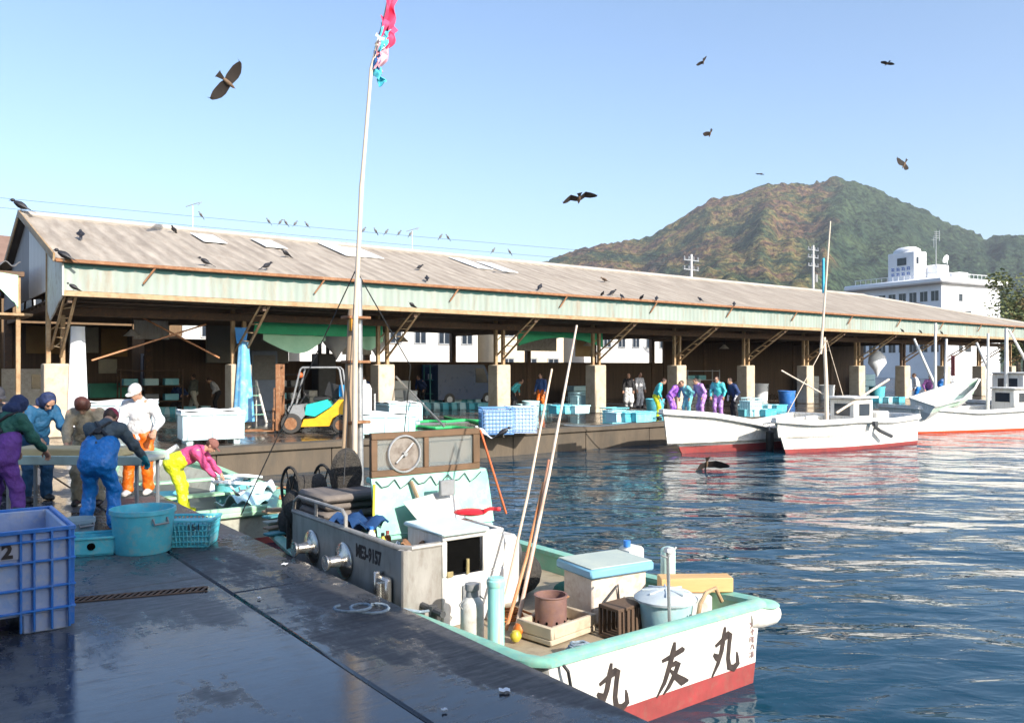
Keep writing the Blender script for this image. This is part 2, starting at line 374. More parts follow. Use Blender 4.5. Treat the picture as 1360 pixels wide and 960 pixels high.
# ---------------------------------------------------------------- mountain
def mountain():
    prof = [(-900, 455), (-400, 440), (100, 420), (500, 400), (640, 372), (715, 347), (760, 330), (800, 322), (860, 308), (900, 290), (940, 265), (975, 252), (1010, 243), (1050, 241), (1080, 240), (1115, 232), (1140, 238), (1180, 255), (1230, 277), (1280, 300), (1310, 312), (1330, 307), (1360, 310), (1450, 330), (1600, 350), (1900, 400), (2400, 440)]
    px = np.array([p[0] for p in prof]); py = np.array([p[1] for p in prof])
    NA, NY = 620, 190
    A = np.linspace(-.9, 1.5, NA); T = np.linspace(0, 1, NY); Yv = 700+2300*T
    AA, YY = np.meshgrid(A, Yv, indexing='ij'); PX = AA*F+CX
    k = np.ones(7)/7
    pr = np.interp(A*F+CX, px, py); H = (HY-pr)/F*2000
    S = np.clip((YY-750)/1250, 0, 1); S = S**1.05; S = np.where(YY > 2000, 1-((YY-2000)/1000)**1.3, S)
    X = AA*YY; w = S*(1-S)*4*(YY < 2000)
    n1 = fbm(AA*9+3, YY/520, 4, 3); n2 = fbm(AA*26, YY/210, 4, 9); tre = fbm(X/9., YY/12., 3, 21)
    rid = np.abs(fbm(AA*7+8, YY/900+3, 3, 5))
    Z = H[:, None]*S*(1+.03*n2)+w*(n1*70+n2*26-rid*90)+tre*12*(.4+.6*(YY > 1500)) - 6
    Z = np.where(YY > 2500, Z-6, Z)
    vs = np.stack([X, YY, Z], -1).reshape(-1, 3); I = np.arange(NA*NY).reshape(NA, NY)
    fs = np.stack([I[:-1, :-1], I[1:, :-1], I[1:, 1:], I[:-1, 1:]], -1).reshape(-1, 4)
    me = bpy.data.meshes.new('mountain'); me.vertices.add(len(vs)); me.vertices.foreach_set('co', vs.ravel())
    me.loops.add(fs.size); me.loops.foreach_set('vertex_index', fs.ravel()); me.polygons.add(len(fs)); me.polygons.foreach_set('loop_start', np.arange(len(fs))*4)
    me.update(calc_edges=True); me.polygons.foreach_set('use_smooth', [True]*len(fs))
    m, n, l, b_ = nt('wooded_slopes'); tc = n.new('ShaderNodeTexCoord')
    def noi(s, d=5, r=.6):
        t = n.new('ShaderNodeTexNoise'); t.inputs['Scale'].default_value = s; t.inputs['Detail'].default_value = d; t.inputs['Roughness'].default_value = r; l.new(tc.outputs['Object'], t.inputs[0]); return t.outputs[0]
    def ramp(x, stops):
        r = n.new('ShaderNodeValToRGB'); e = r.color_ramp.elements
        while len(e) < len(stops): e.new(.5)
        for q, (p, c) in zip(e, stops): q.position = p; q.color = (*c, 1)
        l.new(x, r.inputs[0]); return r.outputs[0]
    mot = ramp(noi(.0075, 9, .75), [(.37, (.03, .055, .035)), (.44, (.06, .08, .04)), (.5, (.19, .15, .06)), (.55, (.16, .085, .06)), (.62, (.05, .065, .045))])
    dull = ramp(noi(.006, 7, .7), [(.38, (.03, .055, .035)), (.6, (.065, .095, .05))])
    sx = n.new('ShaderNodeSeparateXYZ'); l.new(tc.outputs['Object'], sx.inputs[0])
    dv = n.new('ShaderNodeMath'); dv.operation = 'DIVIDE'; l.new(sx.outputs[0], dv.inputs[0]); l.new(sx.outputs[1], dv.inputs[1])
    ad = n.new('ShaderNodeMath'); ad.operation = 'MULTIPLY_ADD'; l.new(noi(.004, 5, .7), ad.inputs[0]); ad.inputs[1].default_value = .16; l.new(dv.outputs[0], ad.inputs[2])
    mr = n.new('ShaderNodeMapRange'); mr.inputs[1].default_value = .45; mr.inputs[2].default_value = .475; l.new(ad.outputs[0], mr.inputs[0])
    mx = n.new('ShaderNodeMix'); mx.data_type = 'RGBA'; l.new(mr.outputs[0], mx.inputs[0]); l.new(mot, mx.inputs[6]); l.new(dull, mx.inputs[7])
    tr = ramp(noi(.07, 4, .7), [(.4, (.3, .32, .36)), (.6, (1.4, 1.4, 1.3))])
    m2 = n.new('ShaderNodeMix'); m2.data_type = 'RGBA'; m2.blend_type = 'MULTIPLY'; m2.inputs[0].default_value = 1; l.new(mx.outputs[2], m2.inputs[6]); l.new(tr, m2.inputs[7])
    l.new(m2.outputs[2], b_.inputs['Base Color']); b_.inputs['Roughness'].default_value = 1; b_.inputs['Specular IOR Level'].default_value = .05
    bp = n.new('ShaderNodeBump'); bp.inputs['Strength'].default_value = 1; bp.inputs['Distance'].default_value = 14; l.new(noi(.09, 4, .7), bp.inputs['Height']); l.new(bp.outputs[0], b_.inputs['Normal'])
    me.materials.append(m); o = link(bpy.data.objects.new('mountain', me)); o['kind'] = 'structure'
mountain()
# ---------------------------------------------------------------- houses and hotel
PLAST = cm('pale_render', (.78, .76, .72), (.66, .64, .6), .6, .85, dirt=(.5, .46, .4), dirt_amt=.35)
PLASTC = cm('cream_render', (.72, .62, .46), (.6, .5, .36), .6, .85)
HOTW = cm('hotel_white_wall', (.82, .82, .83), (.72, .73, .76), .3, .8, dirt=(.6, .6, .6), dirt_amt=.3)
GLASS = cm('dark_window_glass', (.03, .04, .055), (.02, .028, .04), 1, .12, bump=0, rvar=.03)
ROOFT = cm('grey_roof_tile', (.16, .16, .17), (.11, .11, .12), 2, .7)
ROOFB = cm('brown_roof_tile', (.25, .16, .12), (.18, .11, .08), 2, .7)
def house(label, cat, loc, rz, w, d, h, wm, rm, storeys, nw, group=None, flat=False, name='house'):
    t = thing(name, label, cat, loc, rz, group)
    MB().box2((0, 0, 0), (w, d, h), .02).build('wall', wm, t)
    if flat: MB().box2((-.3, -.3, h), (w+.3, d+.3, h+.35), .03).build('roof', rm, t)
    else:
        b = MB(); y0, y1, ym = -.5, d+.5, d/2; zz = h; zr = h+d*.28
        for a, c in ((y0, ym), (y1, ym)):
            b.loft([[Vector((x, a, zz-.12)), Vector((x, c, zr-.0)), Vector((x, c, zr+.14)), Vector((x, a, zz+.02))] for x in (-.5, w+.5)], True, True)
        b.build('roof', rm, t)
        MB().prism([(0, 0), (d, 0), (d/2, d*.27)], w-.02, Matrix(((0, 0, 1), (1, 0, 0), (0, 1, 0))), (w/2, 0, h)).build('gable', wm, t)
    fh = h/storeys
    for s in range(storeys):
        for k in range(nw):
            cx = w*(k+.5)/nw; ww = w/nw*.42; z0 = s*fh+fh*.33; z1 = s*fh+fh*.8
            f = MB(); e = .09
            for a, c in (((cx-ww/2-e, z0-e), (cx+ww/2+e, z0)), ((cx-ww/2-e, z1), (cx+ww/2+e, z1+e)), ((cx-ww/2-e, z0), (cx-ww/2, z1)), ((cx+ww/2, z0), (cx+ww/2+e, z1)), ((cx-e/2, z0), (cx+e/2, z1))):
                f.box2((a[0], -.07, a[1]), (c[0], .005, c[1]), .004)
            fo = f.build('window', GALV, t)
            MB().box2((cx-ww/2, -.03, z0), (cx+ww/2, .004, z1), .002).build('pane', GLASS, fo)
    return t
def hotel():
    P = Vector((72.6, 140, 0)); D = Vector((-.46, .888, 0)); rz = math.atan2(.888, -.46)   # corner and direction of the shaded long facade
    t = thing('hotel_building', 'white multi storey hotel with a flat overhanging roof and rooftop tower behind the market roof', 'hotel', P, rz)
    # local x = along long facade (away), local y = to the left of it (which is towards -E side); right face lies along -y
    L1, L2, h = 17.5, 20.6, 16.2
    MB().box2((0, -L2+4.5, 0), (L1, 0, h), .05).build('wall', HOTW, t)
    b = MB(); b.prism([(0, -L2+4.5), (6, -L2), (L1, -L2), (L1, -L2+4.5)], h-4, None, (0, 0, (h-4)/2)); b.build('side_wing', HOTW, t)
    b = MB(); b.box2((-1.1, -L2+3.5, h), (L1+1.6, 1.5, h+1.0), .25); b.build('roof_slab', HOTW, t)
    b = MB()
    b.box2((0, -L2+5, h+1.0), (L1, .3, h+1.12), .02)
    for q in range(16): b.box2((q*1.15, .3, h+1.1), (q*1.15+.06, .36, h+1.9), .01)
    b.box2((0, .29, h+1.85), (L1, .37, h+1.93), .01)
    for q in range(12): b.box2((.1, -q*1.1-.06, h+1.1), (.16, -q*1.1, h+1.9), .01)
    b.box2((.09, -13, h+1.85), (.17, .3, h+1.93), .01); b.build('parapet_railing', HOTW, t)
    tw = MB().box2((5.6, -3.9, h+1.0), (11., -.6, h+6.2), .1).build('rooftop_tower', HOTW, t)
    b = MB(); b.lathe([(2.0, 0), (1.9, .5), (1.3, .95), (0, 1.15)], (8.3, -2.2, h+6.2), 18, sx=1.3, sy=.8); b.build('dome', HOTW, tw)
    MB().box2((7.2, -.61, h+3.9), (9., -.52, h+5.2), .01).build('tower_window', GLASS, tw)
    MB().box2((5.53, -1.7, h+4.0), (5.62, -1.1, h+5.2), .01).build('tower_window', GLASS, tw)
    SIGN = cm('blue_sign_paint', (.12, .2, .5), (.1, .18, .45), 5, .6)
    b = MB()
    for k in range(2):
        for j in range(4):
            x = 6.5+j*1.05; z = h+2.9-k*.95
            b.box2((x, -.6, z), (x+.1, -.55, z+.62)).box2((x, -.6, z+.5), (x+.6, -.55, z+.62)).box2((x+.35, -.6, z+.05), (x+.46, -.55, z+.5)).box2((x-.05, -.6, z+.2), (x+.62, -.55, z+.28))
    b.build('sign_lettering', SIGN, tw)
    MB().box2((3.5, -7.0, h+1.0), (9.4, -3.92, h+3.8), .1).build('plant_room', HOTW, t)
    MB().box2((2.0, -10.2, h+1.0), (7.0, -7.5, h+2.5), .1).build('stair_housing', HOTW, t)
    b = MB(); b.cyl((3.5, -3.5, h+3.5), (3.5, -3.5, h+9.6), .09, .05, 6).cyl((3.0, -2.2, h+6.5), (3.0, -2.2, h+8.6), .06, .04, 6)
    for q in (0, .35, .7, 1.05): b.tube([(3.5, -3.5-.9, h+8.4+q), (3.5, -3.5+.5, h+8.4+q)], .035, 5)
    b.tube([(3.5, -4.4, h+7.9), (3.5, -4.4, h+9.8)], .06, 6).tube([(3.0, -1.5, h+7.9), (3.0, -2.9, h+7.9)], .04, 5)
    b.build('antenna', GALV, t)
    b = MB(); b.lathe([(0, 0), (.5, .1), (.75, .3)], (2.6, -5.2, h+4.6), 12, M=Matrix.Rotation(1.2, 3, 'Y')); b.cyl((2.6, -5.2, h+3.8), (2.6, -5.2, h+4.7), .06, .06, 6); b.build('dish', HOTW, t)
    for s, z in enumerate((13.3, 10.4, 7.5, 4.6)):
        for k in range(8):
            x = .5+k*2.1
            f = MB(); f.box2((x-.08, -.002, z-.08), (x+1.5, .06, z)).box2((x-.08, -.002, z+1.7), (x+1.5, .09, z+1.78)).box2((x-.08, -.002, z), (x, .06, z+1.7)).box2((x+1.42, -.002, z), (x+1.5, .06, z+1.7)).box2((x+.68, -.002, z), (x+.74, .05, z+1.7))
            fo = f.build('window', HOTW, t); MB().box2((x, -.004, z), (x+1.42, .03, z+1.7)).build('pane', GLASS, fo)
        for y0, w_ in ((-5.6, 1.0), (-7.9, 1.6)):
            if s == 0 and y0 < -7: continue
            f = MB(); f.box2((-.06, y0-.06, z-.1), (.002, y0+w_+.06, z)).box2((-.06, y0-.06, z+1.3), (.002, y0+w_+.06, z+1.4)); fo = f.build('window', HOTW, t)
            MB().box2((-.03, y0, z), (.004, y0+w_, z+1.3)).build('pane', GLASS, fo)
hotel()
# houses seen through the open back of the shed
hs = [('white two storey house with tile roof, leftmost of those seen through the market', 45, 8.5, 7.6, 6, 5.6, PLAST, ROOFT, 2, 4, False),
      ('long white apartment block with balconies seen between the fourth and fifth pillars', 46, 17.2, 13.5, 7, 8.2, PLAST, ROOFT, 3, 7, True),
      ('cream house with a brown roof seen right of the apartment block', 45, 31.6, 6.4, 6, 6.4, PLASTC, ROOFB, 2, 3, False),
      ('pale low office with dark strip windows seen beside the sixth pillar', 44, 39.2, 9.5, 6, 5.4, PLAST, ROOFT, 2, 6, True),
      ('white warehouse block beyond the far end of the market', 50, 64, 16, 9, 6.5, PLAST, ROOFT, 2, 6, True),
      ('brown boarded building behind the first market bay', 36.8, -2, 9.6, 5, 6.2, cm('brown_boards', (.2, .12, .06), (.13, .08, .04), 1.5, .8, stretch=(5, 5, .4)), ROOFB, 2, 4, False)]
for lb, u, v, w, d, h, wm, rm, st, nw, fl in hs:
    house(lb, 'house', W(u, v), QR, w, d, h, wm, rm, st, nw, 'buildings behind the fish market', fl)
# tall warehouse behind the camera on the near quay; it throws the shade over the near quay
house('tall grey harbour warehouse standing on the near quay behind the viewer', 'warehouse', W(-15, -17), QR, 17.45, 9, 9.6, cm('grey_warehouse_sheet', (.3, .3, .3), (.24, .24, .24), .8, .8), ROOFT, 2, 6, None, True, name='warehouse')
# trees beside the hotel
LEAF = [cm('leaf_olive', (.15, .16, .04), (.08, .1, .03), 8, .7), cm('leaf_dark', (.07, .11, .035), (.045, .07, .025), 8, .7), cm('leaf_autumn', (.2, .13, .04), (.12, .1, .03), 8, .7)]
BARK = cm('bark', (.12, .09, .06), (.08, .06, .04), 6, .9)
def tree(label, loc, h, r, seed, mi):
    rnd = random.Random(seed); t = thing('broadleaf_tree', label, 'tree', loc, rnd.random()*6, 'trees beside the hotel')
    b = MB(); b.tube([(0, 0, -.1), (.1, 0, h*.3), (0, .15, h*.55), (.1, .1, h*.85)], [h*.03, h*.022, h*.015, .03], 8)
    cl = []
    for k in range(14):
        a = rnd.random()*6.28; z = h*(.38+.55*rnd.random()); rr = r*(.25+.6*rnd.random())*(1.1-abs(z/h-.6)); c = Vector((math.cos(a)*rr, math.sin(a)*rr, z)); cl.append((c, r*(.28+.22*rnd.random())))
        b.tube([(0, .05, h*.4), tuple(c*.6+Vector((0, 0, h*.2))), tuple(c)], [h*.01, .06, .02], 5)
    b.build('trunk', BARK, t); cr = MB()
    for c, q in cl:
        for k in range(170):
            d = Vector((rnd.gauss(0, 1), rnd.gauss(0, 1), rnd.gauss(0, .8))); d = d.normalized()*q*(rnd.random()**.4); p = c+d; s = .16+.16*rnd.random()
            x, y = perp(Vector((rnd.gauss(0, 1), rnd.gauss(0, 1), rnd.gauss(0, 1)+.7))); cr.add([p-x*s, p-y*s*.6, p+x*s, p+y*s*.6], [(0, 1, 2, 3)])
    cr.build('crown', LEAF[mi], t, smooth=False)
for k, (px, Y, h, r, mi, lb) in enumerate([(1352, 118, 15.5, 5, 0, 'olive green broadleaf tree just right of the hotel'), (1385, 112, 13, 5, 2, 'autumn tinged tree at the right edge near the hotel'), (1340, 165, 17, 5, 1, 'dark tree rising behind the right side of the hotel'), (1425, 125, 16, 6, 1, 'dark broadleaf tree beyond the right edge of the quay'), (1362, 96, 8.5, 3.5, 0, 'small olive tree low in front of the hotel trees')]):
    tree(lb, ((px-CX)/F*Y, Y, 0), h, r, 40+k, mi)
# ---------------------------------------------------------------- fish market shed
SHU = 23.1
CONCR = CONC
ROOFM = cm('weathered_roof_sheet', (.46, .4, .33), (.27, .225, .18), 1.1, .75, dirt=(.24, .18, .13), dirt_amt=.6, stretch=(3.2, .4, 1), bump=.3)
UNDER = cm('dark_roof_underside', (.08, .07, .06), (.05, .04, .035), 1, .8)
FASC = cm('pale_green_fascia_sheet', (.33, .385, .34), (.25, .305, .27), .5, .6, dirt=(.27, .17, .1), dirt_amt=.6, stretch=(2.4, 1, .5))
BWALL = cm('dark_brown_boarding', (.13, .085, .055), (.07, .048, .034), 1.5, .85, stretch=(6, 1, .3))
GREYW = cm('grey_panel', (.27, .27, .25), (.2, .2, .19), .6, .7)
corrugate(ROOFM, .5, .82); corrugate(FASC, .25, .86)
shed = thing('market_shed', 'long open fish market shed with grey corrugated roof, pale green fascia and concrete pillars', 'shed', W(SHU, 0), QR)
YE, YR, YB, ZE, ZR, XA, XH, XB = -2.5, 4.4, 11.3, 4.72, 6.83, .23, 50., 62.2
def roofz(y): return ZE+(ZR-ZE)*(1-abs(y-YR)/(YR-YE))
def slope_mesh(sgn):
    N = 496; b = MB(); rows = []
    lap = [0, .34, .341, .67, .671, 1.]
    for i in range(N+1):
        x = XA-.25+(XB-XA+.25)*i/N; tm = 1 if x < XH else max(.001, (XB-x)/(XB-XH))
        c = .022*math.cos(i*math.pi/2)
        r = []
        for t in lap:
            tt = t*tm; y = (YE-.08)+(YR-YE+.08)*tt if sgn < 0 else (YB+.08)-(YB-YR+.08)*tt
            st = .018 if t in (.34, .67) else 0
            r.append(Vector((x, y, roofz(y)+c+(-.015 if t in (.341, .671) else 0)+.012*mnoise.noise(Vector((x*.3, y*.5, 0))))))
        rows.append(r)
    b.loft(rows, False)
    under = [[p-Vector((0, 0, .05)) for p in r] for r in rows]; b.loft(under, False, m=1)
    b.loft([[r[0] for r in rows], [r[0] for r in under]], False)
    b.loft([[p for p in rows[0]], [p for p in under[0]]], False)
    return b
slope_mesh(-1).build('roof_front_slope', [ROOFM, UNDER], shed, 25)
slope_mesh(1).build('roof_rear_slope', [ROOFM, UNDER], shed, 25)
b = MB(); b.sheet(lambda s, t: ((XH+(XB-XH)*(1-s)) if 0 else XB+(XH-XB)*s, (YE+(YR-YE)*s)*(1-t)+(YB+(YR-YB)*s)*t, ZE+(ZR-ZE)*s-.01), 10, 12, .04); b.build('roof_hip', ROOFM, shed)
b = MB(); b.tube([(XA-.25, YR, ZR+.03), (XH, YR, ZR+.03)], .13, 8).tube([(XH, YR, ZR+.02), (XB, YE, ZE+.04)], .1, 8)
b.build('ridge_cap', cm('ridge_cap_metal', (.4, .37, .33), (.3, .27, .24), 1, .6), shed)
b = MB()   # fascia: fine vertical corrugation
NF = 500; b.loft([[Vector((XA+(XB-XA)*i/NF, -2.43+.014*math.cos(i*math.pi/2), z)) for z in (3.93, 4.02, 4.55)] for i in range(NF+1)], False)
b.loft([[Vector((XA+(XB-XA)*i/NF, -2.39+.014*math.cos(i*math.pi/2), z)) for z in (3.93, 4.55)] for i in range(NF+1)], False)
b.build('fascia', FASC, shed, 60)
MB().box2((XA, -2.44, 4.5), (XB, -2.3, 4.66), .01).build('fascia_shade_strip', cm('teal_shade', (.12, .3, .28), (.1, .24, .22), 1, .7), shed)  # teal strip whose colour stands in for the shade under the eave
b = MB(); b.box2((XA-.2, -2.66, 4.62), (XB+.05, -2.56, 4.72), .02).build('gutter', RUST, shed)
MB().box2((XA, -2.5, 3.78), (XB, -2.36, 3.92), .01).build('lower_rail', RUSTCREAM, shed)
for k in range(13): x = 2.2+k*4.9; MB().bar((x+.25, -2.62, 4.66), (x-.05, -2.5, 4.2), .05, .05).build('gutter_bracket', RUST, shed)
b = MB()
for y in (-1.6, -.6, 1.2, 2.9, 4.4, 6, 8, 9.8):
    b.box2((XA+.1, y-.05, roofz(y)-.22), (XB-2 if y < 2 else XH, y+.05, roofz(y)-.09), .01)
b.build('purlin', cm('dark_brown_timber', (.13, .08, .05), (.09, .055, .035), 2, .8), shed)
DKST = cm('dark_rusty_steel', (.14, .09, .06), (.09, .06, .04), 4, .75, dirt=(.3, .14, .06), dirt_amt=.6)
b = MB(); b.box2((XA+.1, -.1, 3.42), (XB-.3, .06, 3.66), .01).box2((XA+.1, -1.3, 3.74), (XB-.3, -1.2, 3.84), .01).build('longitudinal_beam', DKST, shed)
for k in range(13):
    x = .42+k*5.15 if k < 12 else 61.9
    p = MB().box2((x-.325, -.325, 0), (x+.325, .325, 2.06), .035).build('pillar', CONCR, shed)
    pb = MB()
    pb.box2((x-.24, -.07, 2.06), (x-.12, .07, 5.35), .01).box2((x+.12, -.07, 2.06), (x+.24, .07, 5.35), .01)
    for q in range(5): pb.bar((x-.18, 0, 2.4+q*.55), (x+.18, 0, 2.7+q*.55), .04, .03)
    pb.build('post', RUSTCREAM if k != 9 else DKST, p)
    pb = MB(); 
    pb.bar((x+.12, -.05, 2.25), (x+.12, -2.38, 3.8), .07, .07).bar((x-.12, -.05, 2.45), (x-.12, -2.38, 3.84), .06, .06)
    for q in range(6):
        t = q/6+.08; pb.bar((x-.12, -.05-2.33*t, 2.45+1.39*t), (x+.12, -.05-2.33*(t+.08), 2.25+1.55*(t+.08)), .04, .03)
    pb.build('brace', RUSTCREAM, p)
    if x < 60:
        tb = MB(); tb.box2((x-.06, -2.3, 3.62), (x+.06, YB, 3.78), .01); 
        for y in (2.2, 4.4, 6.6, 8.8): tb.bar((x, y, 3.7), (x, y+(1.1 if y < 5 else -1.1), roofz(y)-.3), .06, .05)
        tb.bar((x, -2.2, roofz(-2.2)-.15), (x, YR, ZR-.15), .07, .1).bar((x, YR, ZR-.15), (x, YB-.1, ZE-.12), .07, .1)
        tb.build('roof_truss', DKST, shed)
        MB().box2((x-.14, YB-.14, 0), (x+.14, YB+.14, 4.6), .02).build('rear_post', DKST, shed)
CEIL = cm('brown_ceiling_boards', (.15, .115, .085), (.09, .07, .055), 1.2, .8, stretch=(.3, 5, 1))
MB().box2((XA+.1, -2.3, 3.86), (XB-.4, YB, 3.9), .005).build('ceiling', CEIL, shed)
b = MB()
for k in range(17): b.box2((XA+.1, -2.1+k*.8, 3.76), (XB-.4, -2.02+k*.8, 3.858), .005)
b.build('ceiling_batten', cm('pale_brown_batten', (.22, .16, .11), (.14, .1, .07), 2, .8), shed)
# back of the shed: boarded for the first bays and the far half, low wall with open band in between
segs = [(.3, 4.9, 0, 3.7), (5.4, 9.25, 0, 3.2), (9.3, 11.6, 0, 3.5), (11.65, 31.2, 0, 2.25), (37.5, 61.8, 0, 4.4)]
for x0, x1, z0, z1 in segs: MB().box2((x0, YB-.09, z0), (x1, YB+.06, z1), .01).build('rear_wall', BWALL, shed)
MB().box2((31.25, YB-.09, 0), (37.45, YB+.06, 2.25), .01).build('rear_wall', BWALL, shed)
MB().box2((7.7, YB-1.0, 2.15), (11.4, YB-.85, 4.25), .02).build('grey_panel', GREYW, shed)
for x0, x1, z0, z1, mt in ((1.0, 2.3, 2.5, 3.6, 'amber_board'), (2.5, 3.6, 2.55, 3.6, 'pale_board'), (3.7, 4.7, 2.4, 3.55, 'amber_board'), (3.6, 4.3, 1.7, 2.3, 'pale_board'), (3.1, 5.0, .7, 1.3, 'green_board')):
    MB().box2((x0, YB-.16, z0), (x1, YB-.1, z1), .01).build('wall_board', cm(mt, *{'amber_board': ((.3, .18, .06), (.22, .12, .04)), 'pale_board': ((.42, .39, .3), (.32, .3, .24)), 'green_board': ((.05, .3, .2), (.04, .22, .16))}[mt], 2, .7), shed)
for a, c in (((1.3, -.2, 2.15), (4.6, .1, 3.3)), ((5.0, .05, 2.25), (2.9, 1.5, 3.6))):
    MB().bar(a, c, .05, .05).build('tie_rod', cm('orange_primer_steel', (.5, .24, .12), (.4, .18, .08), 4, .6), shed)
# gable end
GAB = Matrix(((0, 0, 1), (1, 0, 0), (0, 1, 0)))
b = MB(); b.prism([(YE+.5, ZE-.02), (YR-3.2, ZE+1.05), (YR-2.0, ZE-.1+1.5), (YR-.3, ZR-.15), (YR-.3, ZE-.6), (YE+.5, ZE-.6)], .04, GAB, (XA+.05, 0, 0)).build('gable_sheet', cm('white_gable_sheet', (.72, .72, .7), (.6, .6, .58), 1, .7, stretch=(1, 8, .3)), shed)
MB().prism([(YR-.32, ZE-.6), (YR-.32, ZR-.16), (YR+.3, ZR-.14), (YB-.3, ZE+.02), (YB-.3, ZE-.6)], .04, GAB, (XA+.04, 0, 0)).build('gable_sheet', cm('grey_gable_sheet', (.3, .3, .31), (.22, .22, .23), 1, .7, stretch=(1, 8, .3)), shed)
MB().prism([(YE, 4.62), (YE, 3.8), (-.55, 3.25), (-.1, 3.5), (.2, 5.3)], .04, GAB, (XA, 0, 0)).build('end_panel', cm('white_end_panel', (.74, .74, .7), (.6, .58, .5), 1.5, .6, dirt=(.3, .16, .08), dirt_amt=.5), shed)
b = MB(); b.bar((XA-.22, YE-.1, ZE+.02), (XA-.22, YR, ZR+.05), .05, .22).bar((XA-.22, YB, ZE+.02), (XA-.22, YR, ZR+.05), .05, .22).build('barge_board', RUSTCREAM, shed)
# translucent roof lights
def ray(px, py): return Vector(((px-CX)/F, 1, (HY-py)/F))
def onroof(px, py):
    d = ray(px, py); k = (ZR-ZE)/(YR-YE); lo, hi = 5, 120
    for _ in range(60):
        m_ = (lo+hi)/2; p = Vector((0, 0, CAMH))+d*m_; u, v = UV(p)
        if p.z > ZE+k*(u-SHU-YE): lo = m_
        else: hi = m_
        # the ray rises slower than the slope, so it crosses once
    return Vector((0, 0, CAMH))+d*lo
SKY_ = cm('milky_roof_light', (.8, .82, .82), (.7, .72, .72), 3, .35)
for px, py, ln in ((277, 318, 1.6), (357, 325, 1.6), (452, 333, 2.6), (482, 337, 2), (625, 351, 2.2), (660, 356, 2)):
    u, v = UV(onroof(px, py)); y = u-SHU; k = (ZR-ZE)/(YR-YE)
    b = MB(); b.sheet(lambda s, t: (v+(s-.5)*.8, y+(t-.5)*ln, roofz(y)+(t-.5)*ln*k+.045), 2, 2, .015); b.build('roof_light', SKY_, shed)
# ---------------------------------------------------------------- lean-to at the far left
lt = thing('lean_to_shed', 'low rusty lean-to shed with wavy sheet roof left of the market gable', 'shed', W(24.2, -.2), QR)
b = MB(); NL = 150; b.sheet(lambda s, t: (-14*s-.1, 6.2*t, 4.9+.07*math.cos(s*NL/2*2*math.pi/2)+.25*t), NL*2, 1, .03); b.build('roof', cm('dark_wavy_sheet', (.12, .12, .13), (.08, .08, .09), 1, .7), lt)
b = MB(); b.box2((-14, .05, 4.55), (0, .2, 4.7)).box2((-14, .3, 4.3), (-.9, .4, 4.42)); b.build('eave_beam', DKST, lt)
b = MB(); b.box2((-14, -.1, 3.42), (.2, 2.2, 3.5)); b.build('shelf_roof', RUSTCREAM, lt)
MB().box2((-14, .0, 3.98), (-.6, .08, 4.08)).build('blue_rail', BLUEP, lt)
MB().box2((-14, 6.0, 0), (0, 6.15, 4.9)).build('wall', BWALL, lt)
b = MB()
for k in range(7): b.box2((-1.3-k*1.3-1.1, 5.9, 2.55), (-1.3-k*1.3, 6.0, 3.35))
b.build('wall_board', GREYM, lt)
for x in (-.15, -7, -13.6): MB().box2((x-.06, .1, 0), (x+.06, .22, 4.6)).build('post', RUSTCREAM, lt)
MB().sheet(lambda s, t: (-.2-.9*(1-t)*(s), -.3, 4.55-1.0*t+.12*s), 4, 6, .02).build('green_cloth', TARPG2, lt)
b = MB(); b.ell((-2.2, .9, 3.66), (.95, .45, .17), 16, 8); o = b.build('white_bundle', CLOTHW); o.location = W(24.2, -.2); o.rotation_euler = (0, 0, QR); tag(o, 'white cloth bundle lying on the narrow lean-to roof at the far left', 'bundle')
# utility poles and wires
def pole(label, px, Y, top_py):
    z = CAMH+(HY-top_py)/F*Y; t = thing('utility_pole', label, 'utility pole', ((px-CX)/F*Y, Y, 0), .65, 'utility poles beyond the market roof')
    MB().cyl((0, 0, -.2), (0, 0, z), .19, .12, 12).build('shaft', cm('grey_concrete_pole', (.5, .5, .5), (.4, .4, .4), 2, .8), t)
    for k, dz in enumerate((.5, 1.3, 2.2)):
        a = MB(); a.box2((-.95, -.05, z-dz-.05), (.95, .05, z-dz+.05))
        for q in (-.85, -.3, .3, .85): a.lathe([(.05, 0), (.09, .06), (.05, .12), (.08, .18), (.03, .26)], (q, 0, z-dz+.05), 8)
        a.build('crossarm', GALV, t)
    MB().cyl((.35, -.1, z-3.9), (.35, -.1, z-3.1), .2, .2, 12).build('transformer', GREYM, t)
    return z
pole('utility pole rising over the market roof in front of the mountain, left one', 918, 70, 338)
pole('taller utility pole rising over the market roof, nearer the hotel', 1080, 88, 326)
def wire(label, pts):
    tag(MB().tube(pts, .011, 5).build('power_line', BLACK), label, 'power line', 'power lines above the market roof')
def cat(a, c, sag, n=40): return [a.lerp(c, i/n)-Vector((0, 0, sag*4*(i/n)*(1-i/n))) for i in range(n+1)]
WA = [(atY(-60, 257, 50), atY(918, 344, 70)), (atY(-60, 270, 50), atY(918, 356, 70))]
wire('upper thin power line running above the ridge to the utility pole', cat(WA[0][0], WA[0][1], .15))
wire('lower thin power line running just above the ridge to the utility pole', cat(WA[1][0], WA[1][1], .15))
wire('short power line between the two utility poles', cat(atY(918, 344, 70), atY(1080, 331, 88), .6))
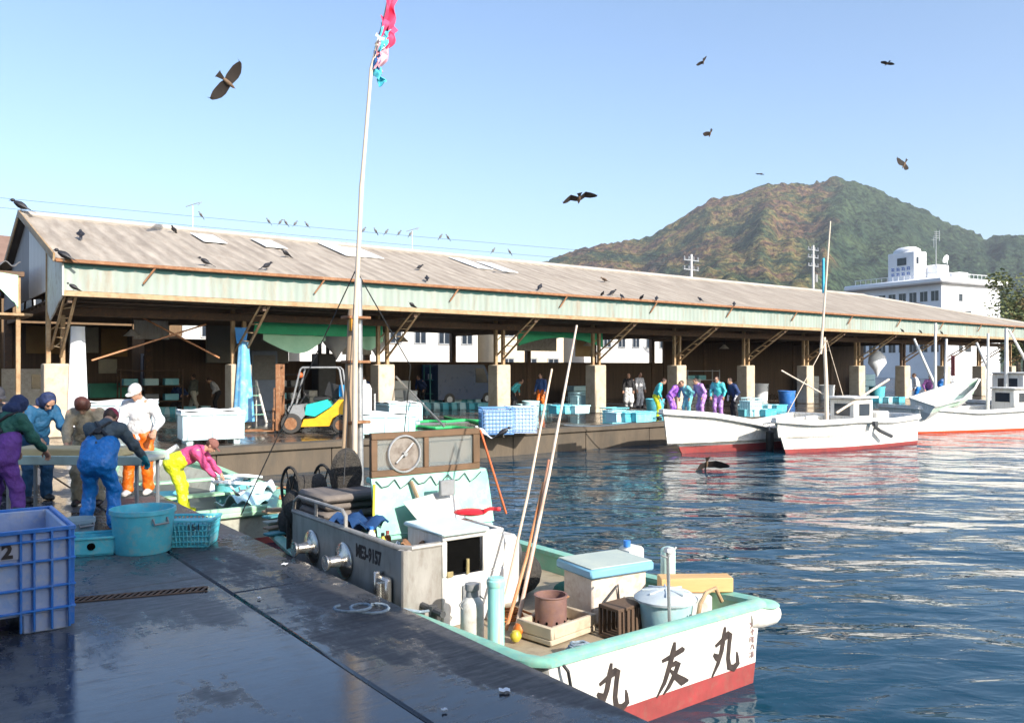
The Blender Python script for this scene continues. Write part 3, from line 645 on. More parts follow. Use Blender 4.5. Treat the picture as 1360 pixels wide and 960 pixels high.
# ================================================================== PEOPLE
def snets(Fv, org, h):
    s = Fv < 0; c = np.zeros(tuple(n-1 for n in Fv.shape), int)
    off = [(i, j, k) for i in (0, 1) for j in (0, 1) for k in (0, 1)]; sl = lambda o: tuple(slice(a, Fv.shape[q]-1+a) for q, a in enumerate(o))
    for o in off: c += s[sl(o)]
    act = (c > 0) & (c < 8); I = np.argwhere(act); idx = -np.ones(act.shape, int); idx[act] = np.arange(len(I))
    P = np.zeros((len(I), 3)); N = np.zeros(len(I))
    val = {o: Fv[I[:, 0]+o[0], I[:, 1]+o[1], I[:, 2]+o[2]] for o in off}
    for a in off:
        for ax in range(3):
            if a[ax]: continue
            b = tuple(1 if q == ax else a[q] for q in range(3)); va, vb = val[a], val[b]; m = (va < 0) != (vb < 0)
            t = np.where(m, va/np.where(m, va-vb, 1), 0); p = np.array(a, float)+t[:, None]*(np.array(b)-np.array(a)); P[m] += p[m]; N[m] += 1
    P = (I+P/N[:, None])*h+np.array(org); Q = []
    for ax in range(3):
        o1, o2 = (ax+1) % 3, (ax+2) % 3
        A = [slice(None)]*3; B = [slice(None)]*3; A[ax] = slice(0, -1); B[ax] = slice(1, None)
        sa, sb = s[tuple(A)], s[tuple(B)]; e = np.argwhere(sa != sb)
        e = e[(e[:, o1] > 0) & (e[:, o2] > 0) & (e[:, o1] < Fv.shape[o1]-1) & (e[:, o2] < Fv.shape[o2]-1)]
        def cell(d1, d2):
            q = e.copy(); q[:, o1] -= d1; q[:, o2] -= d2; return idx[q[:, 0], q[:, 1], q[:, 2]]
        f = np.stack([cell(1, 1), cell(0, 1), cell(0, 0), cell(1, 0)], 1); fl = sa[e[:, 0], e[:, 1], e[:, 2]]
        f[~fl] = f[~fl][:, ::-1]; Q.append(f)
    Q = np.concatenate(Q); Q = Q[(Q >= 0).all(1)]; return P, Q
def sdf_mesh(prims, h, k=.03, cuts=(), wr=0., subs=(), seed=0):
    # prims: ('c', a, b, ra, rb) round cone; ('e', centre, radii, R)
    lo = np.full(3, 9.); hi = -lo
    for p in prims:
        if p[0] == 'c':
            for q, r in ((p[1], p[3]), (p[2], p[4])): lo = np.minimum(lo, np.array(q)-r); hi = np.maximum(hi, np.array(q)+r)
        else: m = max(p[2]); lo = np.minimum(lo, np.array(p[1])-m); hi = np.maximum(hi, np.array(p[1])+m)
    lo -= k+2*h; hi += k+2*h; n = np.ceil((hi-lo)/h).astype(int)+1
    Fv = np.full(tuple(n), .2)
    ax = [lo[i]+h*np.arange(n[i]) for i in range(3)]
    def dist(p, X, Y, Z):
        if p[0] == 'c':
            a = np.array(p[1]); b = np.array(p[2]); d = b-a; L = max(d @ d, 1e-9)
            t = np.clip(((X-a[0])*d[0]+(Y-a[1])*d[1]+(Z-a[2])*d[2])/L, 0, 1)
            return np.sqrt((X-a[0]-t*d[0])**2+(Y-a[1]-t*d[1])**2+(Z-a[2]-t*d[2])**2)-(p[3]+(p[4]-p[3])*t)
        c = np.array(p[1]); r = np.array(p[2]); M = np.array(p[3]) if len(p) > 3 and p[3] is not None else np.eye(3)
        x, y, z = X-c[0], Y-c[1], Z-c[2]; q = [(M[0][i]*x+M[1][i]*y+M[2][i]*z) for i in range(3)]
        k0 = np.sqrt(sum((q[i]/r[i])**2 for i in range(3))); k1 = np.sqrt(sum((q[i]/r[i]**2)**2 for i in range(3)))+1e-9
        return k0*(k0-1)/k1
    def region(p, mrg):
        if p[0] == 'c': l_ = np.minimum(np.array(p[1])-p[3], np.array(p[2])-p[4]); h_ = np.maximum(np.array(p[1])+p[3], np.array(p[2])+p[4])
        else: l_ = np.array(p[1])-max(p[2]); h_ = np.array(p[1])+max(p[2])
        a = np.clip(((l_-mrg-lo)/h).astype(int), 0, n-1); b = np.clip(((h_+mrg-lo)/h).astype(int)+2, 1, n); return tuple(slice(a[i], b[i]) for i in range(3))
    for p in prims:
        s = region(p, k+2*h+.02); X, Y, Z = np.meshgrid(*[ax[i][s[i]] for i in range(3)], indexing='ij', sparse=True)
        d = dist(p, X, Y, Z); a = Fv[s]; hh = np.clip(.5+.5*(a-d)/k, 0, 1); Fv[s] = a*(1-hh)+d*hh-k*hh*(1-hh)
    for p in subs:
        s = region(p, 3*h); X, Y, Z = np.meshgrid(*[ax[i][s[i]] for i in range(3)], indexing='ij', sparse=True); Fv[s] = np.maximum(Fv[s], -dist(p, X, Y, Z))
    X, Y, Z = np.meshgrid(*ax, indexing='ij', sparse=True)
    if wr: 
        q = seed*1.7; Fv = Fv+wr*(np.sin(X*19+np.sin(Z*11+q)*2.2+Y*9)*.5+np.sin(Z*34+np.sin(X*17+q)*2.4-Y*15)*.9+np.sin((X+Y*1.3+Z)*52+q)*.3)
    for pt, nr in cuts: Fv = np.maximum(Fv, (X-pt[0])*nr[0]+(Y-pt[1])*nr[1]+(Z-pt[2])*nr[2])
    for i in range(3):
        e = [slice(None)]*3; e[i] = 0; Fv[tuple(e)] = .05; e[i] = -1; Fv[tuple(e)] = .05
    return snets(Fv, lo, h)
def V(*a): return np.array(a, float)
def rotx(a): c, s = math.cos(a), math.sin(a); return np.array([[1, 0, 0], [0, c, -s], [0, s, c]])
def rotz_(a): c, s = math.cos(a), math.sin(a); return np.array([[c, -s, 0], [s, c, 0], [0, 0, 1]])
def ik(a, t, l1, l2, pole):
    d = t-a; L = np.linalg.norm(d); L2 = min(max(L, .08), (l1+l2)*.995); d = d/L; t = a+d*L2
    x = (l1*l1-l2*l2+L2*L2)/(2*L2); hgt = math.sqrt(max(l1*l1-x*x, 0)); p = pole-d*(pole @ d); p = p/np.linalg.norm(p); return a+d*x+p*hgt, t
SKIN = cm('skin', (.5, .29, .2), (.42, .23, .15), 6, .55, bump=.05)
HAIRM = cm('dark_hair', (.035, .018, .012), (.07, .035, .02), 30, .6, stretch=(1, 1, .3), bump=.5, bs=80)
EYEM = cm('eye_dark', (.01, .01, .01), None, 3, .3)
def cloth(key, col, rough=.75, glossy=False):
    return cm('fabric_'+key, col, tuple(c*.7 for c in col), 9, .38 if glossy else rough, bump=.7, bs=13, bd=.05, dirt=tuple(c*.4 for c in col), dirt_amt=.55)
def person(label, loc, rz, jacket, trousers, H=1.68, lean=0., headp=0., heady=0., hands=((-.25, .15, .85), (.25, .15, .85)), feet=((-.12, 0, 0), (.12, 0, 0)), drop=0., bib=None, straps=None, cap=None, hood=None, hair='short', boots=None, gloves=None, res=.014, group=None, sit=None, skirt=None, apron=None, name='person'):
    """facing +Y locally"""
    S = H/1.68; t = thing(name, label, 'person', loc, rz, group)
    hip = V(0, -lean*.16, .88-drop); Rl = rotx(-lean)
    U = lambda x, y, z: hip+Rl @ V(x, y, z)
    chest = U(0, .0, .34); neck = U(0, .0, .53); Rn = rotx(-lean-headp) @ rotz_(heady)
    if heady: Rn = rotx(-lean) @ rotz_(heady) @ rotx(-headp)
    nb = neck+Rl @ V(0, .01, .03); hc = nb+Rn @ V(0, .03, .13); HL = lambda x, y, z: hc+Rn @ V(x, y, z)
    sh = [U(-.185, -.0, .475), U(.185, 0, .475)]; hp = [hip+V(-.09, 0, -.0), hip+V(.09, 0, 0)]
    el, wr, hd = [], [], []
    for i, sg in enumerate((-1, 1)):
        tg = V(*hands[i]); e, w = ik(sh[i], tg, .285, .25, V(sg*.55, -.45, -.75)); el.append(e); wr.append(w)
    kn, an = [], []
    for i, sg in enumerate((-1, 1)):
        f = V(*feet[i])+V(0, 0, .085); kk, aa = ik(hp[i], f, .42, .40, V(sg*.12, 1, 0)); kn.append(kk); an.append(aa)
    hm = res*.55
    # ---- body: one mesh (skull, face, neck, trunk, limbs, hands)
    pr = [('c', nb, HL(0, -.02, -.06), .058, .055), ('c', U(0, 0, .05), chest, .12, .125), ('c', sh[0], sh[1], .075, .075)]
    for i in (0, 1): pr += [('c', sh[i], el[i], .05, .04), ('c', el[i], wr[i], .038, .027), ('c', hp[i], kn[i], .075, .052), ('c', kn[i], an[i], .048, .035), ('c', an[i], an[i]+V(0, .13, -.045), .035, .028)]
    P, Q = sdf_mesh([tuple(p) for p in pr], max(res, .02), .03)
    mb = MB(); mb.add((P*S).tolist(), Q.tolist())
    hd_ = [('e', HL(0, -.005, .03), (.076, .096, .095), Rn), ('e', HL(0, .022, -.035), (.056, .068, .075), Rn), ('c', HL(0, .085, .02), HL(0, .108, -.018), .011, .016), ('e', HL(0, .088, -.052), (.022, .012, .012), Rn), ('e', HL(0, .07, -.09), (.024, .02, .018), Rn),
           ('e', HL(-.077, -.005, -.0), (.01, .02, .031), Rn), ('e', HL(.077, -.005, 0), (.01, .02, .031), Rn), ('c', nb, HL(0, -.02, -.06), .058, .055), ('c', HL(-.04, .078, .035), HL(.04, .078, .035), .012, .012)]
    P, Q = sdf_mesh(hd_, hm, .014, subs=[('e', HL(-.03, .098, .012), (.015, .016, .01), Rn), ('e', HL(.03, .098, .012), (.015, .016, .01), Rn)])
    mb.add((P*S).tolist(), Q.tolist())
    gm = []
    for i, sg in enumerate((-1, 1)):
        d = wr[i]-el[i]; d /= np.linalg.norm(d); d = d*.75+V(0, .15, -.55); d /= np.linalg.norm(d)
        x = np.cross(d, V(0, 0, 1)) if abs(d[2]) < .9 else np.cross(d, V(0, 1, 0)); x /= np.linalg.norm(x); nrm = np.cross(x, d)
        pl = wr[i]+d*.03; hh = [('c', wr[i]-d*.03, pl, .026, .028), ('c', pl+x*.018, pl+d*.055+x*.022, .02, .016), ('c', pl-x*.018, pl+d*.055-x*.022, .02, .016), ('c', pl, pl+d*.055, .022, .018)]
        for q, (o_, l_) in enumerate(((-.031, .036), (-.011, .044), (.01, .041), (.03, .03))):
            b0 = pl+d*.062+x*o_; b1 = b0+d*l_*.8-nrm*.012; b2 = b1+d*l_*.35-nrm*.026; hh += [('c', b0, b1, .0095, .0085), ('c', b1, b2, .0085, .007)]
        t0 = pl+x*sg*-.02; t1 = t0-x*sg*.035+d*.035-nrm*.01; t2 = t1+d*.03-nrm*.02; hh += [('c', t0, t1, .013, .0105), ('c', t1, t2, .0105, .008)]
        P, Q = sdf_mesh(hh, max(.005, res*.42), .007)
        if gloves: 
            P2, Q2 = sdf_mesh([(c[0], c[1], c[2], c[3]+.005, c[4]+.005) for c in hh]+[('c', el[i]*.35+wr[i]*.65, wr[i], .05, .04)], max(.006, res*.5), .008); gm.append((P2, Q2))
        mb.add((P*S).tolist(), Q.tolist())
    for sg in (-1, 1): mb.ell(tuple(HL(sg*.03, .083, .012)*S), (.009*S, .006*S, .005*S), 8, 6, 1)
    mb.ell(tuple(HL(0, .095, -.053)*S), (.019*S, .006*S, .003*S), 8, 4, 1)
    mb.build('body', [SKIN, EYEM], t, 80)
    def part(nm, prims, mat, k=.05, cuts=(), w=.006, r=None, sd=1):
        P, Q = sdf_mesh([tuple(p) for p in prims], r or res, k, cuts, w, seed=sd); return MB().add((P*S).tolist(), Q.tolist()).build(nm, mat, t, 80)
    sd = len(label)
    jk = [('c', U(0, 0, .02), U(0, 0, .3), .135, .145), ('c', U(0, 0, .3), U(0, 0, .42), .145, .12), ('c', U(-.13, 0, .44), U(.13, 0, .44), .1, .1), ('c', U(-.06, 0, .14), U(.06, 0, .14), .13, .13), ('c', U(0, -.01, .47), U(0, .0, .535), .1, .075)]
    for i in (0, 1): jk += [('c', sh[i], el[i], .078, .062), ('c', el[i], el[i]*.12+wr[i]*.88, .062, .045)]
    part('jacket', jk, jacket, w=.006, sd=sd)
    tr = [('c', hip+V(-.055, 0, .02), hip+V(.055, 0, .02), .135, .135)]
    for i in (0, 1): tr += [('c', hp[i]+V(0, 0, -.02), kn[i], .112, .08), ('c', kn[i], an[i]+V(0, 0, .02), .08, .078)]
    if bib: tr += [('c', U(-.06, 0, .0), U(-.065, 0, bib), .158, .155), ('c', U(.06, 0, .0), U(.065, 0, bib), .158, .155)]
    if skirt: tr += [('c', hip+V(-.06, .03, 0), hip+V(-.1, .06, -.5), .16, .17), ('c', hip+V(.06, .03, 0), hip+V(.1, .06, -.5), .16, .17)]
    part('trousers', tr, trousers, w=.0065, sd=sd+3)
    if apron:
        ap = [('c', U(-.05, .045, .3), hip+V(-.09, .08, -.45), .15, .14), ('c', U(.05, .045, .3), hip+V(.09, .08, -.45), .15, .14)]; part('apron', ap, apron, w=.006, sd=sd+5)
    bt = []
    for i in (0, 1): bt += [('c', an[i]+V(0, 0, .16), an[i]+V(0, 0, .0), .07, .055), ('c', an[i]+V(0, 0, -.03), an[i]+V(0, .15, -.045), .052, .042)]
    part('boots', bt, boots or BLACK, .03, [((0, 0, min(f[2] for f in feet)+.0), (0, 0, -1))], 0, sd=2)
    if straps:
        b = MB(); bk = -.165; top_ = .5
        for sg in (-1, 1):
            pts = [U(sg*.1, bk+.01, (bib or .2)-.02+.1), U(sg*.03, bk-.006, .36), U(-sg*.08, bk+.055, .5), U(-sg*.1, .0, .56), U(-sg*.1, .1, .5), U(-sg*.1, .155, .32)]
            b.tube([tuple(p*S) for p in pts], .02*S, 8)
        b.box(tuple(U(0, bk-.012, .345)*S), (.07*S, .03*S, .07*S), Matrix(Rl.tolist())); b.build('straps', straps, t)
    if cap:
        part('cap', [('e', HL(0, -.008, .045), (.09, .11, .095), Rn)], cap, .01, [(HL(0, 0, .0), -Rn[:, 2])], 0, r=hm*1.1)
        P, Q = sdf_mesh([('e', HL(0, .12, .043), (.07, .065, .012), Rn)], hm, .01); MB().add((P*S).tolist(), Q.tolist()).build('cap_brim', cap, t, 80)
    if hood: part('hood', [('e', HL(0, -.02, .01), (.105, .12, .13), Rn), ('e', HL(0, -.06, -.1), (.11, .09, .07), Rn)], hood, .04, [(HL(0, .06, 0), Rn[:, 1])], .005, r=hm*1.4)
    if hair == 'short': part('hair', [('e', HL(0, -.018, .03), (.085, .1, .098), Rn)], HAIRM, .01, [(HL(0, .045, .04), Rn @ V(0, .75, -.66))], .002, r=hm)
    if hair == 'bob': part('hair', [('e', HL(0, -.015, .035), (.1, .115, .105), Rn), ('e', HL(-.0, -.03, -.05), (.098, .085, .085), Rn)], cm('reddish_brown_hair', (.12, .035, .02), (.06, .018, .012), 30, .5, stretch=(1, 1, .3), bump=.5, bs=80), .04, [(HL(0, .07, -.02), Rn @ V(0, 1, -.35))], .004, r=hm*1.2)
    for P2, Q2 in gm: MB().add((P2*S).tolist(), Q2.tolist()).build('glove', gloves, t, 80)
    return t
def face(dx, dy): return math.atan2(-dx, dy)      # rotation so that +Y local looks along (dx, dy)
C = cloth
GP = 'workers around the sorting table'
vq = math.atan2(VY, VX)
def pat(px, py): p = at(px, py); return (p.x, p.y, 0)
# table position: Y about 10.7
TB = at(118, 700); TBZ = .86
person('worker in purple bib overalls and dark green jumper standing behind the big blue pallet box', (-6.15, 10.0, 0), face(.25, 1), C('green_jumper', (.02, .12, .09)), C('purple_bib', (.15, .05, .3)), 1.66, .3, .45, hands=((-.22, .42, .93), (.22, .42, .93)), feet=((-.2, 0, 0), (.2, .03, 0)), bib=.2, straps=BLACK, hood=C('navy', (.015, .03, .1)), hair=None, group=GP)
person('stooping worker in bright blue bib overalls, grey jumper and maroon cap, back turned', (-4.95, 9.95, 0), face(-.1, 1), C('grey_jumper', (.07, .1, .12)), C('blue_bib', (.01, .2, .62), glossy=True), 1.62, .55, .4, hands=((-.22, .6, .86), (.4, .42, .84)), feet=((-.17, 0, 0), (.15, .02, 0)), drop=.03, bib=.22, straps=BLACK, cap=C('maroon', (.33, .03, .07)), hair='short', gloves=C('teal_glove', (.02, .28, .36), glossy=True), boots=C('blue_bib', (.01, .2, .62)), group=GP)
person('worker in beige jacket and trousers with reddish brown bobbed hair bowing over the table', (-6.02, 11.75, 0), face(.2, -1), C('beige_jacket', (.42, .35, .24)), C('beige_trousers', (.36, .31, .22)), 1.64, .3, .75, hands=((-.16, .42, .93), (.16, .42, .93)), feet=((-.16, 0, 0), (.14, 0, 0)), hair='bob', group=GP)
person('worker in teal blue hooded raincoat bending over the table beside the beige jacket', (-6.95, 12.1, 0), face(.85, -.5), C('teal_raincoat', (.008, .09, .2)), C('teal_trousers', (.008, .07, .16)), 1.7, .42, .5, hands=((-.16, .5, .93), (.2, .45, .93)), feet=((-.14, 0, 0), (.16, 0, 0)), hood=C('navy', (.015, .03, .1)), hair=None, group=GP)
person('sunlit worker in white jacket, white cap and orange trousers at the table', (-5.72, 12.75, 0), face(.1, -1), C('white_jacket', (.78, .77, .78)), C('orange_trousers', (.85, .17, .01), glossy=True), 1.72, .1, .45, heady=-.3, hands=((-.3, .3, .98), (.3, .25, .85)), feet=((-.12, 0, 0), (.14, .12, 0)), cap=C('white_cap', (.72, .7, .66)), hair='short', boots=C('white_boot', (.75, .73, .7)), group=GP)
person('worker in dark grey coat and hat at the far left behind the purple bib', (-7.9, 12.6, 0), face(.8, -.6), C('dark_grey_coat', (.06, .06, .07)), C('dark_trousers', (.03, .03, .04)), 1.68, .2, .3, hands=((-.2, .4, .95), (.2, .4, .95)), cap=C('dark_cap', (.04, .04, .05)), group=GP)
PINK = person('bending worker in pink top and bright yellow waders in the green skiff', (-5.5, 13.9, -.5), face(.95, .15), C('pink_top', (.75, .09, .26)), C('yellow_waders', (.72, .78, .02), glossy=True), 1.62, 1.12, -.25, hands=((-.12, .78, .42), (.14, .74, .36)), feet=((-.15, -.02, 0), (.14, .03, 0)), bib=.12, cap=C('brown_cap', (.25, .1, .08)), boots=C('yellow_waders', (.72, .78, .02)))
# people further off, inside and along the market
def far(label, px, py, rz, H, jk, tr, **k):
    p = at(px, py); k.setdefault('res', .026); return person(label, (p.x, p.y, 0), rz, jk, tr, H, **k)
GF = 'people in and around the market shed'
nav = C('navy_jacket', (.02, .05, .16)); blk = C('black_cloth', (.02, .02, .024)); whc = C('white_jacket', (.78, .77, .78)); grn = C('khaki', (.25, .23, .17)); aq = C('aqua_smock', (.06, .5, .55), glossy=True); pur = C('violet_smock', (.33, .12, .62), glossy=True); lil = C('lilac_smock', (.55, .3, .72), glossy=True)
far('person in dark red and green jacket standing behind the white table near the first pillar', 112, 560, 2.8, 1.62, C('dark_green_jacket', (.03, .14, .12)), blk, group=GF, headp=.3)
far('person in blue jacket sitting back in the shade at the rear of the market', 237, 543, 3.1, 1.6, nav, blk, group=GF, drop=.25)
far('person in dark top and pale trousers walking across the shed floor', 258, 543, 1.4, 1.66, C('olive_top', (.12, .13, .11)), C('cream_trousers', (.62, .58, .48)), group=GF, feet=((-.1, -.3, .02), (.1, .3, 0)), hair='short')
far('person in white shirt bending down in the shade left of the blue tarpaulin', 287, 545, 1.9, 1.62, whc, blk, group=GF, lean=.5, headp=.3)
far('person in navy jacket behind the mast next to the third pillar', 488, 556, 2.2, 1.7, nav, C('plum_trousers', (.1, .02, .08)), group=GF, lean=.3)
far('person in dark blue jacket crouching among crates right of the third pillar', 560, 538, 2.6, 1.64, nav, blk, group=GF, lean=.5)
far('person in navy overalls bending over a row of crates left of the fourth pillar', 585, 538, -2.4, 1.64, C('navy_overalls', (.02, .09, .2)), C('navy_overalls', (.02, .09, .2)), group=GF, lean=.6, headp=.2)
far('person in blue jacket and orange trousers between the fourth and fifth pillars', 719, 545, 2.6, 1.68, C('blue_jacket', (.05, .12, .35)), C('orange_trousers', (.85, .17, .01)), group=GF, headp=.3)
far('person in aqua top bending behind the blue mesh crates', 683, 545, -2, 1.6, aq, blk, group=GF, lean=.7)
far('person in dark top and long white apron right of the fifth pillar', 835, 542, 2.9, 1.66, blk, C('white_apron', (.8, .8, .8)), group=GF, skirt=True)
far('person all in white standing right next to the one in the white apron', 849, 541, -2.6, 1.7, whc, whc, group=GF, headp=.2)
GW = 'workers crowded on the quay behind the white boats'
far('worker in aqua smock and yellow trousers, leftmost of the group behind the white bow', 873, 556, -1.7, 1.6, aq, C('yellow_waders', (.72, .78, .02)), group=GW, lean=.35, headp=.3)
far('worker in violet smock bending, second from left of the group behind the white bow', 893, 556, -2.2, 1.58, pur, pur, group=GW, lean=.6, headp=.3)
far('worker in pale aqua smock bending in the middle of the group behind the white bow', 912, 556, 2.3, 1.58, C('pale_aqua', (.2, .62, .68)), C('pale_aqua', (.2, .62, .68)), group=GW, lean=.6)
far('worker in lilac smock, fourth from left of the group behind the white bow', 931, 556, 2.0, 1.62, lil, lil, group=GW, lean=.4, headp=.3)
far('worker in bright aqua jacket and lilac trousers, tallest of the group behind the white bow', 954, 556, 2.6, 1.66, aq, lil, group=GW, lean=.25, headp=.4)
far('worker in navy and red with white gloves, rightmost of the group behind the white bow', 976, 556, 1.9, 1.6, nav, blk, group=GW, lean=.4, gloves=whc)
far('person in white top and blue trousers on the quay left of the tilted skiff', 1218, 538, 1.2, 1.66, whc, C('blue_bib', (.01, .2, .62)), group=GF, lean=.2)
far('person in purple patterned jacket right behind the tilted skiff', 1234, 538, 2.9, 1.62, C('plum_jacket', (.3, .1, .32)), nav, group=GF, lean=.4)
far('person in blue jacket at the right end of the tilted skiff', 1247, 538, -2.0, 1.62, C('bright_blue_jacket', (.03, .22, .6)), blk, group=GF, lean=.5)
# ================================================================== BOATS
def lerp(tab, s):
    for (a, x), (b, y) in zip(tab, tab[1:]):
        if s <= b: t = (s-a)/(b-a) if b > a else 0; t = t*t*(3-2*t) if 0 else t; return x+(y-x)*t
    return tab[-1][1]
def hull(t, L, Bt, Gt, Wt, rake=.6, paint=.15, deck=None, white=None, red=None, inner=None, gun=None, n=30, gw=.13, gh=.06, belt=.0, beltmat=None, deckmat=None, sheer=True, trans=True, name='hull'):
    """hull of length L along +y, stern at 0; half breadth, gunwale height and waterline ratio tables"""
    white = white or WHITE; red = red or RED; inner = inner or MINT; gun = gun or GREEN
    rows = []; inn = []; path = []
    ss = [0, .012, .03]+[.03+(.97)*(i/n) for i in range(1, n+1)]
    for s in ss:
        B, G, w = lerp(Bt, s), lerp(Gt, s), lerp(Wt, s); q = max(0, (s-.55)/.45)**2
        def P(f, z): return Vector((B*f, s*L+rake*q*(z/G if G else 0), z))
        wl_ = w; r = [P(0, -.35+.2*q), P(.62*wl_, -.28+.15*q), P(wl_*.97, -.02), P(wl_, paint)]
        for k in (.25, .5, .75, 1): r.append(P(wl_+(1-wl_)*k**1.5, paint+(G-paint)*k))
        rows.append(r); path.append(r[-1])
        th = min(.06, B*.5)
        inn.append([Vector((max(r[-1].x-th, .0), r[-1].y-(.0 if s < .98 else .06), G)), Vector((max(r[-2].x-th, 0), r[-2].y-(.0 if s < .98 else .06), min(G-.02, deck if deck is not None else G-.3)))])
    b = MB()
    for sg in (1, -1):
        rr = [[Vector((p.x*sg, p.y, p.z)) for p in (r if sg > 0 else r[::-1])] for r in rows]
        # faces with material by height
        nk = len(rr[0]); vs = [p for r in rr for p in r]; fs = []; ms = []
        for i in range(len(rr)-1):
            for j in range(nk-1):
                fs.append((i*nk+j, (i+1)*nk+j, (i+1)*nk+j+1, i*nk+j+1)); jj = j if sg > 0 else nk-2-j; ms.append(1 if jj < 3 else 0)
        b.add(vs, fs, ms)
        ii = [[Vector((p.x*sg, p.y, p.z)) for p in (r if sg < 0 else r[::-1])] for r in inn]; b.loft(ii, False, m=2)
    if trans:
        r0 = rows[0]
        for j in range(len(r0)-1):
            a, c = r0[j], r0[j+1]; b.add([(-a.x, 0, a.z), (a.x, 0, a.z), (c.x, 0, c.z), (-c.x, 0, c.z)], [(0, 1, 2, 3)], 1 if j < 3 else 0)
        i0 = inn[0]; b.add([(-i0[0].x, .06, i0[0].z), (i0[0].x, .06, i0[0].z), (i0[1].x, .06, i0[1].z), (-i0[1].x, .06, i0[1].z)], [(0, 3, 2, 1)], 2)
    ho = b.build(name, [white, red, inner], t, 40)
    pth = [Vector((-p.x, p.y, p.z)) for p in path[::-1]]+path
    b = MB(); h = gh/2; sweep(b, pth, [(-gw+.05, -h), (-gw+.05, h), (.02, h+.012), (.05, h-.01), (.05, -h)], True); go = b.build('gunwale', gun, t, 50)
    if belt:
        b = MB(); sweep(b, pth, [(-.02, -h-belt), (-.02, -h+.004), (.035, -h+.004), (.075, -h-belt*.25), (.075, -h-belt*.7), (.03, -h-belt)], True); b.build('rubbing_belt', beltmat or white, t, 50)
    if deck is not None:
        b = MB(); dd = [[Vector((-p[1].x, p[1].y, deck)), Vector((p[1].x, p[1].y, deck))] for p in inn]; dd[0][0].y = dd[0][1].y = .06; b.loft(dd, False)
        b.loft([[q-Vector((0, 0, .03)) for q in r[::-1]] for r in dd], False); b.build('deck', deckmat or MINT, t)
    return rows
NONSK = cm('tan_deck', (.4, .33, .23), (.3, .24, .17), 3, .7, dirt=(.16, .12, .08), dirt_amt=.6)
# ---------------------------------------------------------------- the near boat
C1 = W(1.23, 1.47, ZW)
boat = thing('fishing_boat', 'near white fishing boat with green gunwale and black brush characters on its stern', 'fishing boat', C1, QR)
hull(boat, 7.4, [(0, 1.2), (.012, 1.25), (.03, 1.28), (.5, 1.28), (.75, 1.0), (.92, .45), (1, .05)], [(0, .66), (.04, .63), (.25, .57), (.6, .58), (.8, .64), (1, .8)], [(0, .93), (.5, .9), (.8, .7), (1, .4)], rake=.5, paint=.17, deck=.38, gw=.13, gh=.045, inner=cm('pale_green_inner', (.34, .58, .38), (.24, .45, .3), 3, .5, dirt=(.45, .42, .3)), deckmat=NONSK)
# projecting rounded end of the belt at the outboard corner
b = MB()
for a in (0,): b.tube([(1.08, .06, .535), (1.2, .03, .54), (1.34, .02, .545)], [.085, .1, .1], 14)
b.ell((1.34, .02, .545), (.11, .1, .1), 14, 8); b.tube([(1.32, .05, .545), (1.36, .6, .5), (1.33, 1.4, .47), (1.3, 2.4, .44)], [.1, .08, .06, .03], 12)
b.build('corner_bumper', WHITE, boat); MB().ell((1.3, .06, .625), (.14, .15, .035), 16, 6).build('bumper_cap', GREEN, boat)
INK = cm('black_brush_ink', (.02, .015, .015), (.05, .035, .03), 20, .7)
MT = Matrix(((1, 0, 0), (0, 0, 1), (0, 1, 0)))      # character plane facing the stern
def maru(b, c, s, rot=0):
    M = MT @ Matrix.Rotation(rot, 3, 'Z') if rot else MT
    S = lambda L: [(x*s, y*s, w*s*1.35) for x, y, w in L]
    stroke(b, S([(.02, .5, .05), (-.02, .3, .1), (-.1, 0, .1), (-.22, -.25, .08), (-.42, -.5, .03)]), c, M)
    stroke(b, S([(-.3, .14, .05), (-.1, .22, .07), (.14, .32, .12), (.2, .3, .1), (.16, .1, .09), (.12, -.2, .09), (.16, -.4, .11), (.32, -.46, .12), (.46, -.38, .1), (.44, -.22, .06), (.42, -.12, .02)]), c, M, .0048)
    stroke(b, S([(-.36, -.02, .05), (-.26, -.1, .11), (-.16, -.2, .06)]), c, M, .0056)
def tomo(b, c, s):
    S = lambda L: [(x*s, y*s, w*s*1.35) for x, y, w in L]
    stroke(b, S([(-.32, .2, .05), (-.05, .24, .08), (.3, .32, .09), (.36, .3, .04)]), c, MT)
    stroke(b, S([(.06, .52, .05), (.02, .35, .11), (-.1, .05, .1), (-.25, -.25, .08), (-.48, -.5, .02)]), c, MT, .0048)
    stroke(b, S([(-.14, .04, .05), (.1, .08, .08), (.18, .06, .1), (.06, -.15, .09), (-.12, -.36, .07), (-.28, -.48, .02)]), c, MT, .0056)
    stroke(b, S([(-.06, -.04, .04), (.1, -.2, .1), (.3, -.34, .14), (.48, -.36, .03)]), c, MT, .0064)
for nm, fn, x, z, s in (('ship_name_character', maru, -.6, .345, .37), ('ship_name_character', tomo, .07, .35, .38), ('ship_name_character', maru, .7, .36, .38)):
    b = MB(); fn(b, (x, -.004, z), s); b.build(nm, INK, boat, smooth=False)
b = MB()
